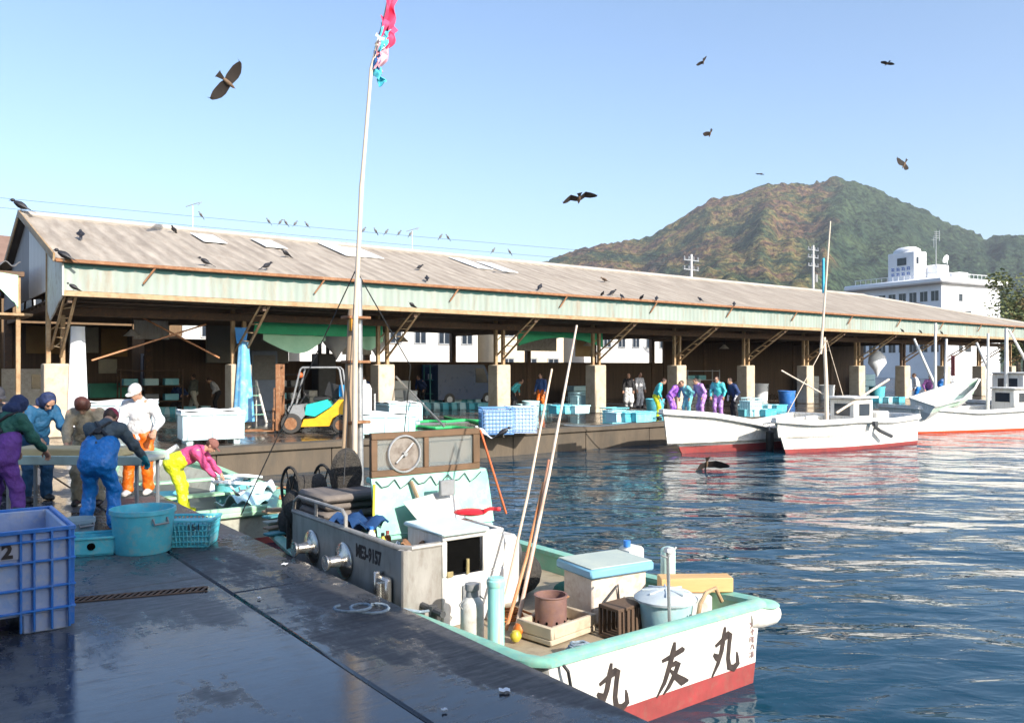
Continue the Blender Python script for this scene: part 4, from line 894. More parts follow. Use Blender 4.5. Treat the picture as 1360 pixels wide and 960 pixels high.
PORT = [[[(-.4, .4, .12), (-.1, .1, .16)], [(.4, .45, .16), (.1, -.1, .14), (-.3, -.45, .06)]], [[(-.45, .1, .1), (.45, .2, .16)], [(0, .5, .1), (0, -.45, .12)]], [[(-.4, .4, .1), (-.4, -.3, .12)], [(-.4, .4, .1), (.1, .42, .12), (.1, -.3, .12)], [(-.4, .05, .1), (.1, .08, .1)], [(.2, .3, .1), (.5, .32, .12)], [(.36, .3, .1), (.36, -.45, .12), (.22, -.4, .08)]], [[(-.1, .4, .14), (-.4, -.3, .08)], [(.15, .4, .08), (.45, -.35, .16)]], [[(-.45, .35, .14), (-.32, .2, .1)], [(-.5, -.4, .06), (-.3, -.05, .12)], [(-.1, .3, .1), (.5, .34, .12)], [(0, .1, .1), (.4, .12, .1), (.38, -.4, .12)], [(0, .1, .1), (0, -.45, .12)], [(.2, .45, .1), (.2, -.4, .1)]]]
for k, z in enumerate((.5, .437, .374, .31, .248)):
    for n_, q in enumerate(PORT[k]): stroke(b, [(x*.056, y*.056, w*.085) for x, y, w in q], (1.06+.01*(k % 2), -.004, z), MT, .004+.0005*n_)
b.build('home_port_lettering', cm('faded_ink', (.16, .1, .1), (.3, .22, .22), 20, .7), boat, smooth=False)
# stainless coaming along the quay side
b = MB(); b.box2((-1.285, 1.87, .42), (-1.25, 4.3, 1.12), .012).box2((-1.285, 1.84, .42), (-.86, 1.875, 1.12), .012)
b.tube([(-1.27, 4.3, 1.125), (-1.27, 1.95, 1.125), (-1.2, 1.86, 1.125), (-.86, 1.86, 1.125)], .028, 8).tube([(-1.268, 1.86, .45), (-1.268, 1.86, 1.12)], .03, 8)
co = b.build('steel_coaming', STEEL, boat)
for y in (3.74, 2.98):
    b = MB(); MX = Matrix(((0, 0, -1), (0, 1, 0), (1, 0, 0)))
    b.lathe([(.17, 0), (.175, .02), (.16, .035), (.1, .045), (.06, .07), (.05, .17), (.075, .2), (.075, .215), (.0, .22)], (-1.285, y, .83), 26, M=MX)
    b.build('side_roller', cm('polished_steel', (.6, .58, .55), (.45, .42, .38), 6, .25, metal=.9), boat)
b = MB(); b.box2((-1.36, 2.02, .6), (-1.285, 2.2, .85), .02).box2((-1.375, 2.2, .58), (-1.285, 2.24, .88), .012).cyl((-1.37, 2.12, .64), (-1.37, 2.12, .8), .035, n=10); b.build('fairlead', cm('polished_steel'), boat)
b = MB(); text_mesh(b, 'ME3-9157', .17, Matrix(((0, 0, -1), (-1, 0, 0), (0, 1, 0))), (-1.2875, 2.5, .965), .0015, sx=.72, off=.006)
b.build('registration_number', INK, boat, smooth=False)
b = MB(); b.tube([(-1.27, 3.0, 1.13), (-1.27, 3.0, 1.25), (-1.27, 3.08, 1.3), (-1.27, 4.15, 1.3), (-1.27, 4.27, 1.24), (-1.27, 4.29, 1.1)], .02, 8).tube([(-1.27, 3.7, 1.3), (-1.27, 3.7, 1.12)], .018, 8); b.build('pipe_rail', cm('dull_stainless'), boat)
# white engine hatch with dark opening
b = MB(); x0, x1, y0, y1, z0, z1 = -.9, -.22, 1.82, 2.45, .38, 1.2
b.box2((x0, y0, z0), (x1, y0+.03, .83), .01).box2((x0, y0, .83), (x0+.05, y0+.03, 1.15), .01).box2((x1-.24, y0, .83), (x1, y0+.03, 1.15), .01).box2((x0, y0, 1.15), (x1, y0+.03, z1), .01)
b.box2((x0, y0+.03, z0), (x0+.03, y1, z1), .01).box2((x1-.03, y0+.03, z0), (x1, y1, z1), .01).box2((x0, y1-.03, z0), (x1, y1, z1), .01)
hb = b.build('engine_casing', WHITE, boat)
MB().box2((x0-.03, y0-.05, z1), (x1-.2, y1+.03, z1+.04), .015).build('casing_top', cm('pale_cyan_lid', (.7, .84, .84), (.6, .76, .78), 3, .4), hb)
MB().box2((x0+.05, y0+.04, .84), (x1-.25, y0+.3, 1.148), .004).build('dark_opening', VOID, hb)
b = MB(); b.cyl((-.64, y0-.01, .835), (-.64, y0-.01, .97), .016, n=8, m=0).box2((-.86, y0-.02, .83), (-.8, y0, .88)); b.build('catch', cm('brass', (.6, .5, .25), (.5, .4, .2), 5, .4, metal=.6), hb)
MB().box2((-.7, 1.79, .5), (-.5, 1.815, .74), .01).build('casing_vent', GREYM, hb)
b = MB(); b.box2((-.2, 1.95, .38), (.1, 2.9, 1.08), .06); b.build('side_locker', WDIRTY, boat)
# wheelhouse front: wooden window frame over mint panels
b = MB(); X0, X1, Z0, Z1, Y = -.86, .5, 1.56, 2.02, 3.28
for a, c in (((X0, Z0), (X1, Z0+.07)), ((X0, Z1-.07), (X1, Z1)), ((X0, Z0+.07), (X0+.07, Z1-.07)), ((X1-.09, Z0+.07), (X1, Z1-.07)), ((-.23, Z0+.07), (-.17, Z1-.07))):
    b.box2((a[0], Y-.03, a[1]), (c[0], Y+.03, c[1]), .006)
wf = b.build('window_frame', BROWN, boat)
GL = bpy.data.materials.new('dusty_glass'); GL.use_nodes = True; pb_ = GL.node_tree.nodes['Principled BSDF']; pb_.inputs['Base Color'].default_value = (.4, .45, .45, 1); pb_.inputs['Roughness'].default_value = .12; pb_.inputs['Alpha'].default_value = .2
for xa, xb in ((X0+.07, -.23), (-.17, X1-.09)): MB().box2((xa, Y-.004, Z0+.07), (xb, Y+.004, Z1-.07), .001).build('window_pane', GL, wf)
MY = Matrix(((1, 0, 0), (0, 0, 1), (0, -1, 0)))
b = MB(); b.tube([(-.48+.19*math.cos(k*.2094), Y-.04, 1.79+.19*math.sin(k*.2094)) for k in range(30)], .012, 7, close=True).tube([(-.58, Y-.05, 1.7), (-.46, Y-.055, 1.82), (-.38, Y-.05, 1.9)], .01, 6).cyl((-.48, Y-.07, 1.79), (-.48, Y-.02, 1.79), .025, n=10)
b.build('clear_view_screen', GALV, wf)
MB().lathe([(0, 0), (.18, 0), (.18, .006), (0, .006)], (-.48, Y-.02, 1.79), 30, M=Matrix(((1, 0, 0), (0, 0, -1), (0, 1, 0)))).build('round_glass', cm('smoky_round_glass', (.14, .11, .09), (.3, .27, .24), 9, .35), wf)
b = MB()
def panel(x0, x1, zt, zb, yt, yb, d): b.loft([[Vector((x0, yt, zt)), Vector((x1, yt, zt)), Vector((x1, yt+.03, zt)), Vector((x0, yt+.03, zt))], [Vector((x0, yb, zb)), Vector((x1, yb, zb)), Vector((x1, yb+.03, zb)), Vector((x0, yb+.03, zb))]], True, True)
panel(X0-.0, X1+.1, 1.555, .98, Y-.02, Y-.16, 0); b.box2((X0, Y-.02, 1.5), (X1+.1, Y+.1, 1.56), .01); b.build('front_panel', MINT, boat)
b = MB(); b.box2((X1+.07, Y+.0, .5), (X1+.1, Y+.3, 1.54), .01).box2((X0, Y-.16, .4), (X1+.1, Y+.2, .97), .02); b.build('wheelhouse_side', MINT, boat)
b = MB()
for k in range(6):
    x = X0+.04+k*.22; b.tube([(x, Y-.045, 1.53), (x+.06, Y-.06, 1.46-.03*(k % 2)), (x+.14, Y-.055, 1.47), (x+.22, Y-.045, 1.53)], .006, 5)
b.tube([(X0+.02, Y-.05, 1.5), (X0-.01, Y-.09, 1.25), (X0-.04, Y-.15, 1.0)], .014, 6, 1); b.build('draped_cord', [BLACK, cm('yellow_cord', (.75, .65, .05), None, 4, .6)], boat)
MB().bar((-.42, Y-.07, 1.5), (-.3, Y-.3, .98), .035, m=0).build('wooden_prop', WOOD, boat)
MB().bar((X1+.0, Y-.03, 2.0), (X1+.24, Y-.2, 1.05), .022).build('orange_stay', cm('orange_paint', (.6, .12, .03), (.45, .09, .02), 5, .5), boat)
# dashboard below with clutter
MB().box2((-1.22, 2.36, .85), (.0, 3.2, .93), .02).build('dashboard', GREYD, boat)
b = MB(); b.loft([[Vector((-.62, 3.02, 1.32)), Vector((-.02, 3.06, 1.4)), Vector((-.02, 3.08, 1.4)), Vector((-.62, 3.04, 1.32))], [Vector((-.5, 2.55, .95)), Vector((.02, 2.62, .95)), Vector((.02, 2.64, .95)), Vector((-.5, 2.57, .95))]], True, True)
wb = b.build('instrument_board', WDIRTY, boat); MB().box2((-.24, 2.9, 1.36), (-.06, 2.96, 1.52), .01).build('grey_screen', GREYM, wb)
b = MB(); b.tube([(-.55, 2.45, .93), (-.55, 2.45, 1.16)], .018, 8).ell((-.55, 2.45, 1.18), (.028, .028, .035)).tube([(-.7, 2.4, .93), (-.6, 2.4, 1.08)], .02, 8).tube([(-.42, 2.42, .95), (-.3, 2.36, 1.12)], .018, 8).box((-.62, 2.44, 1.0), (.22, .16, .16), .3, .03)
b.build('throttle_levers', BLACK, boat)
tag(MB().ell((0, 0, 0), (.17, .14, .035), 14, 6).tube([(.1, -.02, 0), (.2, -.03, .04), (.3, 0, .03)], .02, 6).build('red_glove', cm('red_glove_rubber', (.75, .02, .03), None, 6, .4)), 'red rubber glove lying on the pale casing top of the near boat', 'glove').location = C1+Matrix.Rotation(QR, 3, 'Z') @ Vector((-.2, 2.42, 1.26))
def onb(x, y, z): return C1+Matrix.Rotation(QR, 3, 'Z') @ Vector((x, y, z))
def bottle(label, x, y, z, m1, m2, h=.2, r=.035):
    t = thing('bottle', label, 'bottle', onb(x, y, z), QR, 'bottles on the near boat dashboard'); MB().lathe([(r*.9, 0), (r, .01), (r, h*.62), (r*.45, h*.8), (r*.4, h*.9)], n=12).build('bottle_body', m1, t); MB().lathe([(r*.5, h*.86), (r*.5, h), (0, h)], n=10).build('cap', m2, t)
bottle('clear bottle with a red cap standing by the black levers', -.78, 2.5, .93, PALECY, RED, .24)
bottle('white bottle with a blue band near the coaming', -1.02, 2.95, .93, WHITE, BLUEP, .2, .045)
bottle('brown glass bottle between the white bottle and the prop', -.92, 2.8, .93, cm('brown_glass', (.2, .07, .02), None, 5, .2), RED, .17)
bottle('small yellow bottle lying closest to the coaming corner', -1.08, 2.6, .93, cm('yellow_plastic', (.55, .45, .05), None, 5, .4), BLACK, .2)
bottle('bright blue bottle in front of the black levers', -.56, 2.34, .93, cm('bright_blue_plastic', (.01, .35, .8), None, 5, .4), BLACK, .17, .05)
# masts
mz = .4
mast = MB(); MP = Vector((-.27, 5.0, .42)); mast.tube([MP, MP+Vector((.0, .0, 1.7)), MP+Vector((.05, 0, 3.0))], [.085, .07, .05], 14); mo = mast.build('mast', WOOD, boat)
b = MB(); b.tube([MP+Vector((.19, .05, .35)), MP+Vector((.16, .05, 3.4))], .045, 10); b.build('steel_mast_pipe', GALV, mo)
b = MB()
for z in (1.6, 2.35, 2.9): b.box(MP+Vector((.1, 0, z)), (.32, .2, .035))
b.build('mast_band', RUST, mo)
b = MB(); b.box(MP+Vector((.0, -.12, 2.8)), (.09, .06, .15)); b.build('orange_lamp', cm('amber_plastic', (.8, .35, .02), None, 4, .35), mo)
b = MB(); b.tube([MP+Vector((-.16, -.1, .1)), MP+Vector((-.12, -.08, 1.0)), MP+Vector((-.05, -.07, 2.1))], [.03, .026, .022], 8); b.build('side_spar', WOOD, mo)
bam = [onb(*(MP+Vector((.02, -.12, .5)))), atY(472, 420, 10.0), atY(480, 250, 10.05), atY(493, 92, 10.1), atY(509, 30, 10.15), atY(520, -22, 10.2)]
li = [C1]; inv = Matrix.Rotation(-QR, 3, 'Z'); lb = [inv @ (p-C1) for p in bam]
b = MB(); pts = []; rs = []
for i in range(5):
    for k in range(6):
        pts.append(lb[i].lerp(lb[i+1], k/6)); f = (i+k/6)/5; rs.append((.036-.026*f)*(1.14 if k == 0 else 1))
b.tube(pts, rs, 10); b.build('bamboo_pole', cm('pale_bamboo', (.72, .62, .5), (.6, .48, .36), 3, .5, stretch=(4, 4, .6)), mo)
def banner(nm, p0, p1, w, m, seed):
    b = MB(); p0 = lb_(p0); p1 = lb_(p1); d = p1-p0
    b.sheet(lambda s, t: p0+d*s+Vector((w*t*(1-.25*s)+.03*math.sin(s*9+seed)*t, .05*math.sin(t*7+s*5+seed), -w*.35*t+.04*math.sin(t*9+seed))), 12, 6, .006); b.build(nm, m, mo)
lb_ = lambda q: inv @ (atY(q[0], q[1], 10.1)-C1)
FP = cm('flag_pink', (.85, .08, .2), (.75, .05, .14), 3, .8); FL = cm('flag_pale_pink', (.85, .45, .5), (.8, .35, .42), 5, .8); FC = cm('flag_cyan', (.1, .62, .75), (.1, .5, .7), 4, .8); FN = cm('flag_navy', (.01, .08, .25), None, 3, .8)
banner('flag', (517, -20), (508, 34), .13, FP, 1); banner('flag', (508, 22), (503, 52), .2, FP, 2); banner('flag', (506, 30), (500, 64), .12, FC, 3); banner('flag', (501, 54), (495, 88), .17, FL, 4); banner('flag', (497, 68), (492, 92), .09, FN, 5); banner('flag', (496, 88), (501, 108), .1, FC, 6); banner('flag', (502, 45), (498, 60), .1, CLOTHW, 7)
b = MB(); top_ = MP+Vector((.1, 0, 3.5))
b.tube([top_, MP+Vector((1.0, .2, 2.3)), Vector((1.1, 6.2, .8))], .008, 5).tube([top_, Vector((-1.2, 6.2, .8))], .008, 5).tube([top_, Vector((-1.1, 3.4, 1.5))], .006, 5); b.build('rigging', BLACK, mo)
# net reel and heap, seat mats
b = MB(); b.cyl((-1.1, 4.75, 1.25), (-.75, 4.75, 1.25), .2, n=20).ell((-.95, 4.7, 1.1), (.28, .3, .25), 12, 8); 
for x in (-1.12, -.72):
    b.tube([(x, 4.75+.27*math.cos(a*math.pi/10), 1.28+.27*math.sin(a*math.pi/10)) for a in range(20)], .018, 6, close=True)
    for a in range(6): b.tube([(x, 4.75, 1.28), (x, 4.75+.27*math.cos(a*math.pi/3), 1.28+.27*math.sin(a*math.pi/3))], .01, 5)
b.tube([(-1.14, 4.75, 1.25), (-1.14, 4.75, .5)], .03, 6).tube([(-.68, 4.75, 1.25), (-.68, 4.75, .4)], .03, 6); b.build('net_reel', NET, boat)
b = MB(); b.lathe([(.02, -.02), (.17, -.02), (.2, .03), (.17, .07), (.02, .07)], (-.72, 4.1, 1.5), 24, M=MY, sy=1.5); b.build('coiled_net', NET, boat)
b = MB()
for z, o in ((1.14, 0), (1.23, .03), (1.32, -.02)): b.box((-.84+o, 3.98+o, z), (.72, .7, .08), .04*o, .03)
b.build('seat_mats', cm('grey_brown_mat', (.2, .17, .15), (.13, .11, .1), 4, .8), boat)
MB().box2((-1.22, 3.55, .42), (-.5, 4.3, 1.09), .03).build('mat_locker', cm('dull_stainless'), boat)
b = MB(); b.sheet(lambda s, t: (-1.2+.4*s, 3.0+.6*t, 1.12+.05*math.sin(s*9+t*5)+.04*math.sin(t*13)), 10, 12, .02); o = b.build('blue_sheet', cm('dark_blue_tarpaulin', (.02, .07, .2), (.01, .04, .12), 4, .5)); o.location = C1; o.rotation_euler = (0, 0, QR); tag(o, 'crumpled dark blue sheet lying inside the steel coaming of the near boat', 'sheet')
# foredeck clutter
b = MB()
for k in range(5): b.bar((-1.15+.1*k, 5.45+.28*k, .66+.02*k), (.3-.05*k, 5.6+.28*k, .68), .16, .03, m=k % 3)
b.build('deck_boards', [cm('teal_board_paint', (.08, .35, .38), (.06, .26, .3), 4, .6, dirt=rust), WOODH, cm('pale_board_paint', (.45, .5, .42), (.35, .36, .28), 4, .6, dirt=rust)], boat)
b = MB(); b.tube([(-.2, 6.6, .8), (-.2, 6.6, 1.12)], .06, 10).tube([(-.36, 6.6, 1.03), (-.04, 6.6, 1.03)], .035, 8); b.build('mooring_bitt', RUST, boat)
b = MB(); rnd = random.Random(8)
for k in range(9): b.ell((-.75+.24*(k % 4)+.1*rnd.random(), 5.2+.25*(k//4)+.1*rnd.random(), .78), (.2+.1*rnd.random(), .2, .12+.12*rnd.random()), 12, 8, m=k % 2)
b.build('deck_net_heap', [NET, cm('brown_net', (.14, .08, .04), (.08, .05, .03), 40, .9, bump=.8, bs=70)], boat)
for k, (m_, x_, y_, a_) in enumerate(((WOODH, -.6, 5.9, .5), (cm('orange_board', (.5, .24, .1), (.38, .17, .07), 4, .7), -.2, 6.1, -.4), (STYRO, .1, 5.7, .9))):
    MB().box((x_, y_, .86+.05*k), (1.0, .12, .05), Matrix.Rotation(a_, 3, 'Z') @ Matrix.Rotation(.12, 3, 'Y')).build('loose_board', m_, boat)
# stern deck rails and posts
b = MB(); b.tube([(.62, .25, .4), (.66, .22, .7), (.74, .22, .78), (.86, .22, .8), (.92, .2, .68)], .018, 8); b.build('bent_pipe', RUSTCREAM, boat)
b = MB(); b.tube([(.2, .14, .4), (.17, .14, 1.22)], .014, 7).lathe([(.0, 0), (.04, .02), (.03, .05), (0, .06)], (.17, .14, 1.2), 8).tube([(.09, .14, 1.2), (.17, .14, 1.17), (.25, .12, 1.25)], .009, 5); b.build('thin_post', GALV, boat)
b = MB(); b.cyl((-.84, 1.1, .42), (-.84, 1.1, .97), .07, n=16).lathe([(.073, .9), (.08, .92), (.08, .95), (.06, .975), (0, .975)], (-.84, 1.1, 0), 16)
b.build('mooring_post', cm('aqua_post_paint', (.3, .66, .62), (.5, .33, .2), 3, .55, stretch=(8, 8, .5), thr=(.42, .5)), boat)
b = MB(); b.cyl((1.12, 1.0, .52), (1.12, 1.0, .96), .07, n=16).ell((1.12, 1.0, .96), (.07, .07, .03)); b.build('mooring_post', cm('pale_mint_post', (.62, .82, .74), (.52, .74, .66), 3, .5), boat)
b = MB(); b.cyl((-1.1, 1.5, .62), (-1.1, 1.85, .62), .03, n=8).cyl((-1.1, 1.66, .5), (-1.1, 1.66, .66), .04, n=8); b.build('cleat', GREYD, boat)
# separate things on the boat's stern deck
DZ = .395
def ont(name, label, cat, x, y, z, rz=0, group=None): return thing(name, label, cat, onb(x, y, z), QR+rz, group)
t = ont('milk_can', 'white milk can with a grey neck standing on the side deck under the dark hatch', 'can', -.9, 1.36, .42)
MB().lathe([(.095, 0), (.1, .01), (.1, .26), (.088, .31), (.055, .35)], n=20).build('can_body', WDIRTY, t); MB().lathe([(.055, .345), (.05, .4), (.062, .41), (.062, .46), (0, .465)], n=16).build('neck', GREYM, t)
b = MB()
for sg in (-1, 1): b.tube([(sg*.09, 0, .25), (sg*.13, 0, .3), (sg*.08, 0, .34)], .008, 5)
b.build('handle', GREYM, t)
t = ont('concrete_tray', 'pale rectangular block tray on the stern deck under the brown pot', 'tray', -.2, 1.08, DZ, .15)
b = MB(); b.box2((-.3, -.2, 0), (.3, .2, .05)).box2((-.3, -.2, .05), (-.26, .2, .15)).box2((.26, -.2, .05), (.3, .2, .15)).box2((-.26, -.2, .05), (.26, -.16, .15)).box2((-.26, .16, .05), (.26, .2, .15)); b.build('block', CONC, t)
t = ont('cooking_pot', 'round brown metal pot with holes round its base on the block tray', 'pot', -.22, 1.14, DZ+.06); t.scale = (.9, .9, .9)
b = MB(); b.lathe([(.15, 0), (.155, .02), (.155, .28), (.165, .29), (.165, .3), (.145, .3), (.14, .04), (0, .03)], n=26); b.build('pot_body', cm('brown_rusty_enamel', (.24, .14, .12), (.17, .09, .08), 6, .6, dirt=(.3, .14, .06)), t)
b = MB()
for k in range(10):
    a = k*.628; b.ell((.155*math.cos(a), .155*math.sin(a), .06), (.012, .012, .016), 8, 5)
b.build('air_holes', VOID, t); MB().tube([(.15, -.04, .25), (.2, -.03, .25), (.2, .04, .25), (.15, .05, .25)], .012, 6).build('handle', RUST, t)
t = ont('cool_box', 'large white cool box with a thick blue lid on the stern deck', 'cool box', .5, 1.22, DZ, -.12); t.scale = (.86, .86, .86)
MB().box2((-.36, -.27, 0), (.36, .27, .5), .02).build('box_body', cm('dirty_white_box', (.74, .68, .6), (.55, .45, .36), 4, .6, dirt=(.35, .18, .1), dirt_amt=.6), t)
MB().box2((-.42, -.33, .5), (.42, .33, .6), .02).build('lid', cm('blue_lid_edge', (.2, .45, .62), (.16, .36, .52), 3, .5), t)['label'] = 'blue lid'
MB().box2((-.4, -.31, .6), (.4, .31, .612), .004).build('lid_top', cm('faded_lid_top', (.5, .55, .47), (.38, .45, .42), 3, .6), t)
b = MB(); b.tube([(-.2, -.275, .1), (-.22, -.3, .25), (-.05, -.3, .4), (-.02, -.28, .2), (.1, -.3, .06)], .012, 6); b.build('hose', GREYD, t)
t = ont('lidded_tub', 'round pale aqua tub with a domed grey lid near the transom', 'tub', .54, .5, DZ)
MB().lathe([(.2, 0), (.205, .01), (.235, .28), (.25, .285), (.25, .31), (.0, .31)], n=28).build('tub_body', cm('pale_blue_bucket', (.45, .66, .68), (.32, .55, .58), 4, .5, dirt=(.6, .6, .55)), t)
b = MB(); b.lathe([(.27, .3), (.275, .32), (.22, .36), (.1, .385), (0, .39)], n=28)
for a in range(8): b.tube([(0, 0, .395), (.2*math.cos(a*.785), .2*math.sin(a*.785), .375)], .008, 5)
b.build('lid', cm('grey_lid', (.52, .58, .6), (.4, .46, .5), 6, .5), t)
b = MB(); b.tube([(.02, -.25, .22), (.05, -.28, .2), (.07, -.28, .12), (.02, -.26, .06), (-.04, -.26, .1)], .01, 6); b.build('handle', GREYD, t)
t = ont('slatted_crate', 'dark slatted crate between the cool box and the aqua tub', 'crate', .22, .72, DZ, .05)
b = MB()
for k in range(6): b.box2((-.16+k*.055, -.12, 0), (-.125+k*.055, -.1, .26)).box2((-.16+k*.055, .1, 0), (-.125+k*.055, .12, .26))
b.box2((-.16, -.12, .24), (.16, .12, .27)).box2((-.16, -.12, 0), (.16, .12, .02)); b.build('slats', cm('dark_brown_timber'), t)
t = ont('timber_beam', 'fresh yellow pine timber lying along the outboard side behind the tub', 'timber', 1.06, .62, DZ+.27, -.6)
MB().box2((-.33, -.09, 0), (.33, .09, .13), .006).build('beam', NEWWOOD, t)
t = ont('white_crate', 'white plastic box supporting the yellow timber', 'box', .98, .68, DZ, -.6); b = MB(); b.box2((-.22, -.16, 0), (.22, .16, .262), .02); b.build('box_body', WDIRTY, t)
t = ont('white_jug', 'small white jug with a blue cap between the cool box lid and the timber', 'jug', .98, 1.35, DZ+.0); MB().box2((-.1, -.1, 0), (.1, .1, .56), .03).build('jug_body', WHITE, t); MB().cyl((-.06, 0, .56), (-.06, 0, .62), .035, n=10).build('cap', BLUEP, t)
b = MB(); b.sheet(lambda s, t_: (-.05+.35*s, .28+.22*t_, DZ+.02+.03*math.sin(s*7+t_*6)), 8, 6, .012); o = b.build('white_cloth', CLOTHW); o.location = C1; o.rotation_euler = (0, 0, QR); tag(o, 'crumpled white cloth on the stern deck before the aqua tub', 'cloth')
b = MB(); b.sheet(lambda s, t_: (-.28+.22*s, .2+.18*t_, DZ+.015+.015*math.sin(s*7+t_*6)), 6, 6, .012); o = b.build('dark_cloth', BLACK); o.location = C1; o.rotation_euler = (0, 0, QR); tag(o, 'small dark rubber sheet on the stern deck left of the white cloth', 'cloth')
# leaning poles
def lpole(label, x, y, z, tip, r0, r1, mat):
    a = onb(x, y, z); c = tip; o = MB().tube([a, a.lerp(c, .5)+Vector((.015, 0, -.02)), c], [r0, (r0+r1)/2, r1], 8).build('fishing_pole', mat); tag(o, label, 'pole', 'poles leaning up from the near boat')
OR = cm('orange_pole_paint', (.62, .2, .06), (.5, .3, .16), 3, .5, stretch=(1, 1, 3))
lpole('long pole with a white top half reaching highest above the stern deck', -.4, 1.4, DZ, atY(766, 432, 8.0), .018, .01, cm('cream_pole', (.72, .62, .52), (.5, .28, .18), 2, .5, stretch=(1, 1, .8), thr=(.45, .5)))
lpole('shorter pale pole leaning left of the orange poles', -.56, 1.46, DZ, atY(733, 490, 8.0), .015, .01, cm('pale_pole', (.75, .6, .46), (.62, .45, .32), 3, .5))
lpole('bright orange pole in the leaning bundle', -.5, 1.42, DZ, atY(722, 640, 7.7), .017, .012, OR)
lpole('brown orange pole at the right of the leaning bundle', -.36, 1.44, DZ, atY(729, 610, 7.7), .017, .012, cm('brown_red_pole', (.4, .14, .08), (.5, .3, .2), 3, .5))
b = MB(); b.tube([onb(-1.12, .14, .64), onb(-1.11, .0, .68), onb(-1.08, -.08, .6), onb(-1.02, -.06, .4), onb(-.95, -.08, .15), onb(-.92, -.1, -.05)], .012, 8); tag(b.build('black_hose', BLACK), 'thin black hose hanging over the transom of the near boat', 'hose')
b = MB(); P0 = onb(-1.1, 1.66, .62)
b.tube([P0, P0+Vector((-.1, -.05, .0))]+[W(2.75+.16*math.cos(k*.5)*(1-k*.02), -.22-.012*k+.11*math.sin(k*.5), .018+.0025*k) for k in range(26)], .012, 7); tag(b.build('mooring_rope', cm('blue_grey_rope', (.3, .38, .45), (.12, .16, .2), 30, .9)), 'blue grey mooring rope lying from the boat cleat onto the quay edge', 'rope')
def coil(name, label, x, y, z, r, n, mat, w=.011):
    b = MB(); b.tube([onb(x+(r-.0035*k/3)*math.cos(k*.52), y+(r-.0035*k/3)*math.sin(k*.52)*.85, z+.012+.0016*k+.006*math.sin(k*1.7)) for k in range(n)]+[onb(x+r+.1, y-.1, z+.012), onb(x+r+.22, y+.02, z+.012)], w, 6); tag(b.build(name, mat), label, 'rope', 'coils lying on the near boat')
coil('rope_coil', 'coil of blue grey rope on the deck in front of the pale block tray', -.42, .55, DZ, .13, 60, cm('blue_grey_rope'))
coil('rope_coil', 'coil of orange rope on the deck behind the block tray', -.3, 1.62, DZ, .14, 60, cm('orange_rope', (.55, .2, .05), (.35, .12, .04), 30, .9))
coil('hose_coil', 'thin black hose coiled beside the aqua tub by the transom', .1, .36, DZ, .12, 50, BLACK)
for lb_x, x, y, r, m_ in (('orange net float lying by the foot of the leaning poles', -.5, 1.22, .06, cm('orange_float', (.7, .2, .03), (.55, .14, .03), 6, .4)), ('yellow net float beside the orange one at the foot of the poles', -.62, 1.12, .05, cm('yellow_plastic'))):
    o = MB().lathe([(.0, -r), (r*.6, -r*.85), (r, -r*.2), (r, r*.2), (r*.6, r*.85), (.0, r)], n=16).build('net_float', m_); o.location = onb(x, y, DZ+r*.98); tag(o, lb_x, 'float', 'net floats on the near boat')
b = MB(); b.ell((0, 0, .05), (.24, .16, .1), 14, 8).ell((.16, .1, .03), (.14, .14, .08), 12, 6); o = b.build('net_pile', cm('green_net', (.05, .2, .14), (.03, .12, .09), 40, .9, bump=.9, bs=70)); o.location = onb(.75, 1.9, DZ); tag(o, 'dark green net bundled against the outboard side behind the cool box', 'net')
for k_, (lb_x, x, y, z, m_) in enumerate((('crumpled white rag on the dashboard by the coaming', -1.0, 2.65, .94, CLOTHW), ('brown rag hanging over the steel coaming corner', -.98, 2.2, 1.0, cm('brown_rag', (.3, .16, .08), (.2, .1, .05), 9, .9)), ('dark work gloves heaped behind the engine casing', -.35, 2.62, 1.0, GREYD))):
    b = MB(); b.sheet(lambda s, t: (.2*(s-.5), .2*(t-.5), .04*math.sin(s*7+k_)+.035*math.cos(t*8+s*3)), 10, 10, .014); o = b.build('rag', m_, ang=60); o.location = onb(x, y, z+.04); tag(o, lb_x, 'rag', 'rags on the near boat')
# small engine heap behind the poles
t = ont('net_hauler', 'black net hauler machine with a net heap behind the leaning poles', 'net hauler', .1, 2.25, .4)
b = MB(); b.cyl((-.15, 0, .45), (.1, 0, .45), .16, n=18).box2((-.08, -.1, 0), (.04, .1, .4)); b.build('drum', GREYD, t); b = MB(); b.ell((.22, .05, .2), (.25, .22, .22), 14, 8).ell((-.1, -.1, .14), (.2, .18, .16), 12, 8); b.build('net_heap', NET, t)
# ---------------------------------------------------------------- green skiff behind
def wl2l(c, rz, p): return Matrix.Rotation(-rz, 3, 'Z') @ (Vector(p)-c)
C2 = W(9.25, 1.08, ZW)
sk = thing('green_skiff', 'open pale green skiff full of tubs and crumpled sheets behind the near boat', 'skiff', C2, QR)
SKG = cm('pale_green_boat_paint', (.42, .68, .46), (.3, .55, .36), 3, .5, dirt=(.5, .46, .32), dirt_amt=.5)
hull(sk, 7.2, [(0, .95), (.03, 1.05), (.4, 1.15), (.7, 1.0), (.9, .5), (1, .05)], [(0, .56), (.1, .53), (.5, .55), (.8, .7), (1, .95)], [(0, .85), (.6, .82), (1, .4)], rake=.5, paint=.1, deck=.2, white=cm('weathered_skiff_side', (.5, .5, .42), (.32, .33, .28), 3, .6, dirt=rust, dirt_amt=.5), gun=SKG, inner=SKG, gw=.16, gh=.05, deckmat=cm('dark_wet_deck', (.12, .14, .13), (.07, .08, .08), 4, .4), belt=.1, beltmat=SKG)
b = MB()
for y in (1.9, 3.9): b.box2((-1.0, y, .5), (1.0, y+.22, .55))
b.build('thwart', SKG, sk)
def sk_t(x, y, z): return C2+Matrix.Rotation(QR, 3, 'Z') @ Vector((x, y, z))
